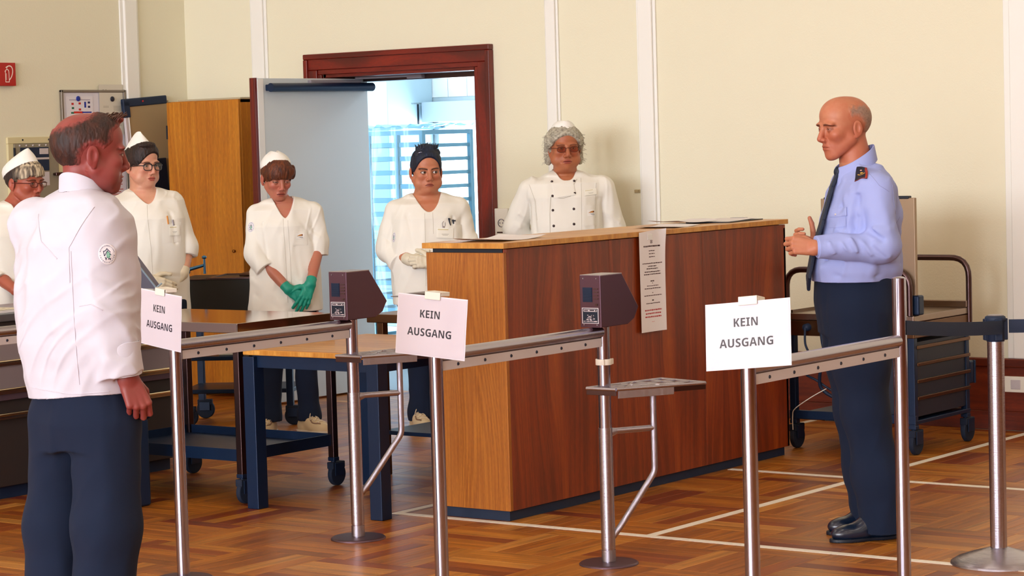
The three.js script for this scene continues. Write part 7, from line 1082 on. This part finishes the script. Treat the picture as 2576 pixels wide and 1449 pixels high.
// woman with red glasses at the left edge
{
  const c = -0.03, rows = [[1.355, 0.005, -0.01, 0.09, 0.075], [1.31, c + 0.02, -0.01, 0.165, 0.11], [1.2, c, 0, 0.185, 0.14], [1.05, c, 0, 0.185, 0.15], [0.9, c, 0, 0.19, 0.155], [0.7, c, 0, 0.195, 0.155]];
  const P = staff('woman with red glasses and a white cap half hidden at the left edge', [8.477, 0, -9.61], {
    rows, tau: 38, seed: 61, hem: 0.72, sy: 1.36, amp: 0.0045, shoulders: [[[0.0, 1.328, -0.015], [-0.155, 1.28, 0.07], 0.056, 0.058], [[0.0, 1.328, -0.015], [0.115, 1.28, -0.09], 0.056, 0.058]],
    sleeves: [[[-0.155, 1.275, 0.07, 0.062], [-0.15, 1.05, 0.09, 0.060], [-0.06, 0.965, 0.16, 0.055]], [[0.115, 1.275, -0.09, 0.062], [0.16, 1.06, -0.1, 0.058], [0.15, 0.98, 0.02, 0.054]]],
    v: { c: [0.004, 0, -0.01], y: 1.26, top: 1.38, w: 0.058, p: 0.65, r: 0.056, back: 1.36 }, folds: [[[-0.08, 1.25, 0.14], [-0.06, 1.08, 0.16], 0.014, -0.007]],
    headAt: [0.066, 1.476, 0.0], yaw: 54, pitch: 0.06, hs: 1.03, neck: [0.004, 1.355, -0.005], neckR: 0.05, chest: 0.15, skin: '#a85a42', face: { w: 1.0, jaw: 1.02, nose: 1.0, age: 1.4, blush: '#a03a30', lipCol: '#8c2f2a', browCol: '#4a2a1c', mouthTurn: -0.2, socket: 0.4, eye: 0.8 },
    arms: [[[-0.155, 1.265, 0.07, 0.044], [-0.15, 1.05, 0.09, 0.040], [0.03, 0.925, 0.21, 0.027]], [[0.115, 1.265, -0.09, 0.044], [0.16, 1.06, -0.1, 0.040], [0.14, 0.94, 0.06, 0.027]]],
    legs: [[[c - 0.09, 0.8, 0, 0.07], [c - 0.1, 0.45, 0, 0.05], [c - 0.1, 0.08, 0, 0.04]], [[c + 0.09, 0.8, 0, 0.07], [c + 0.09, 0.45, 0, 0.05], [c + 0.08, 0.08, 0, 0.04]]],
    hands: [{ arm: 0, W: [0.03, 0.925, 0.21], D: [0.9, -0.3, 0.2], N: [0.1, -0.5, -0.8], right: true, s: 0.93, curl: [0.4, 0.4, 0.4, 0.4] }, { arm: 1, W: [0.14, 0.94, 0.06], D: [-0.5, -0.3, 0.8], N: [-0.3, -0.8, -0.3], right: false, s: 0.93, curl: [0.4, 0.4, 0.4, 0.4] }],
    pants: { rows: [[0.82, c, 0, 0.15, 0.10], [0.8, c, 0, 0.18, 0.13], [0.72, c, 0, 0.16, 0.12]], legs: [[[c - 0.09, 0.75, 0, 0.1], [c - 0.1, 0.04, 0, 0.062]], [[c + 0.09, 0.75, 0, 0.1], [c + 0.08, 0.04, 0, 0.062]]], hem: 0.03, seed: 67 },
  });
  shoe(P.t, c - 0.1, 0.05, 38 * DEG, 0.25, '#e4dcc8', false); shoe(P.t, c + 0.09, 0.03, 38 * DEG, 0.25, '#e4dcc8', false);
  hairPart(P, 'hair', { w: 1.0, amp: 0.003, t: (x, y, z) => 0.009 + 0.004 * sstep(0.03, 0.09, z), mask: (x, y, z) => { const ax = Math.abs(x); return Math.max(z > 0.015 ? 0.036 + 0.012 * (noise(x * 90, 1, 2) - 0.5) - y - 0.5 * Math.max(0, ax - 0.045) : -9, z <= 0.015 && z > -0.034 ? 0.006 - y : -9, z <= -0.034 ? -0.07 - y : -9); }, col: (x, y, z) => mix3(srgb('#2a1a18'), srgb('#c9b79a'), clamp(Math.pow(noise(x * 140, y * 30, z * 140), 1.6) * sstep(-0.02, 0.06, z) * 1.5, 0, 1)) });
  kitchenCap(P, { a: 0.082, b: 0.112, h: 0.07, front: 0.12, close: 0.65, p: 3.4, q: 0.08, at: [0, 0.060, -0.034], pitch: -0.50, seed: 7 });
  const gl = glasses(P.fr, { w: 0.021, h: 0.0135, r: 0.0021, square: 2.6, y: -0.004 }), gm = part('glasses', gl.frame, std('#5a1a16', 0.3), P.t, 'dark red oval glasses'); for (const l of gl.lens) part('lens', l, lensMat, gm);
}

// ---------------------------------------------------------------- hand the scene over
scene.traverse((o) => { if (o.isMesh) { o.castShadow = true; o.receiveShadow = true; } });
renderer.render(scene, camera);
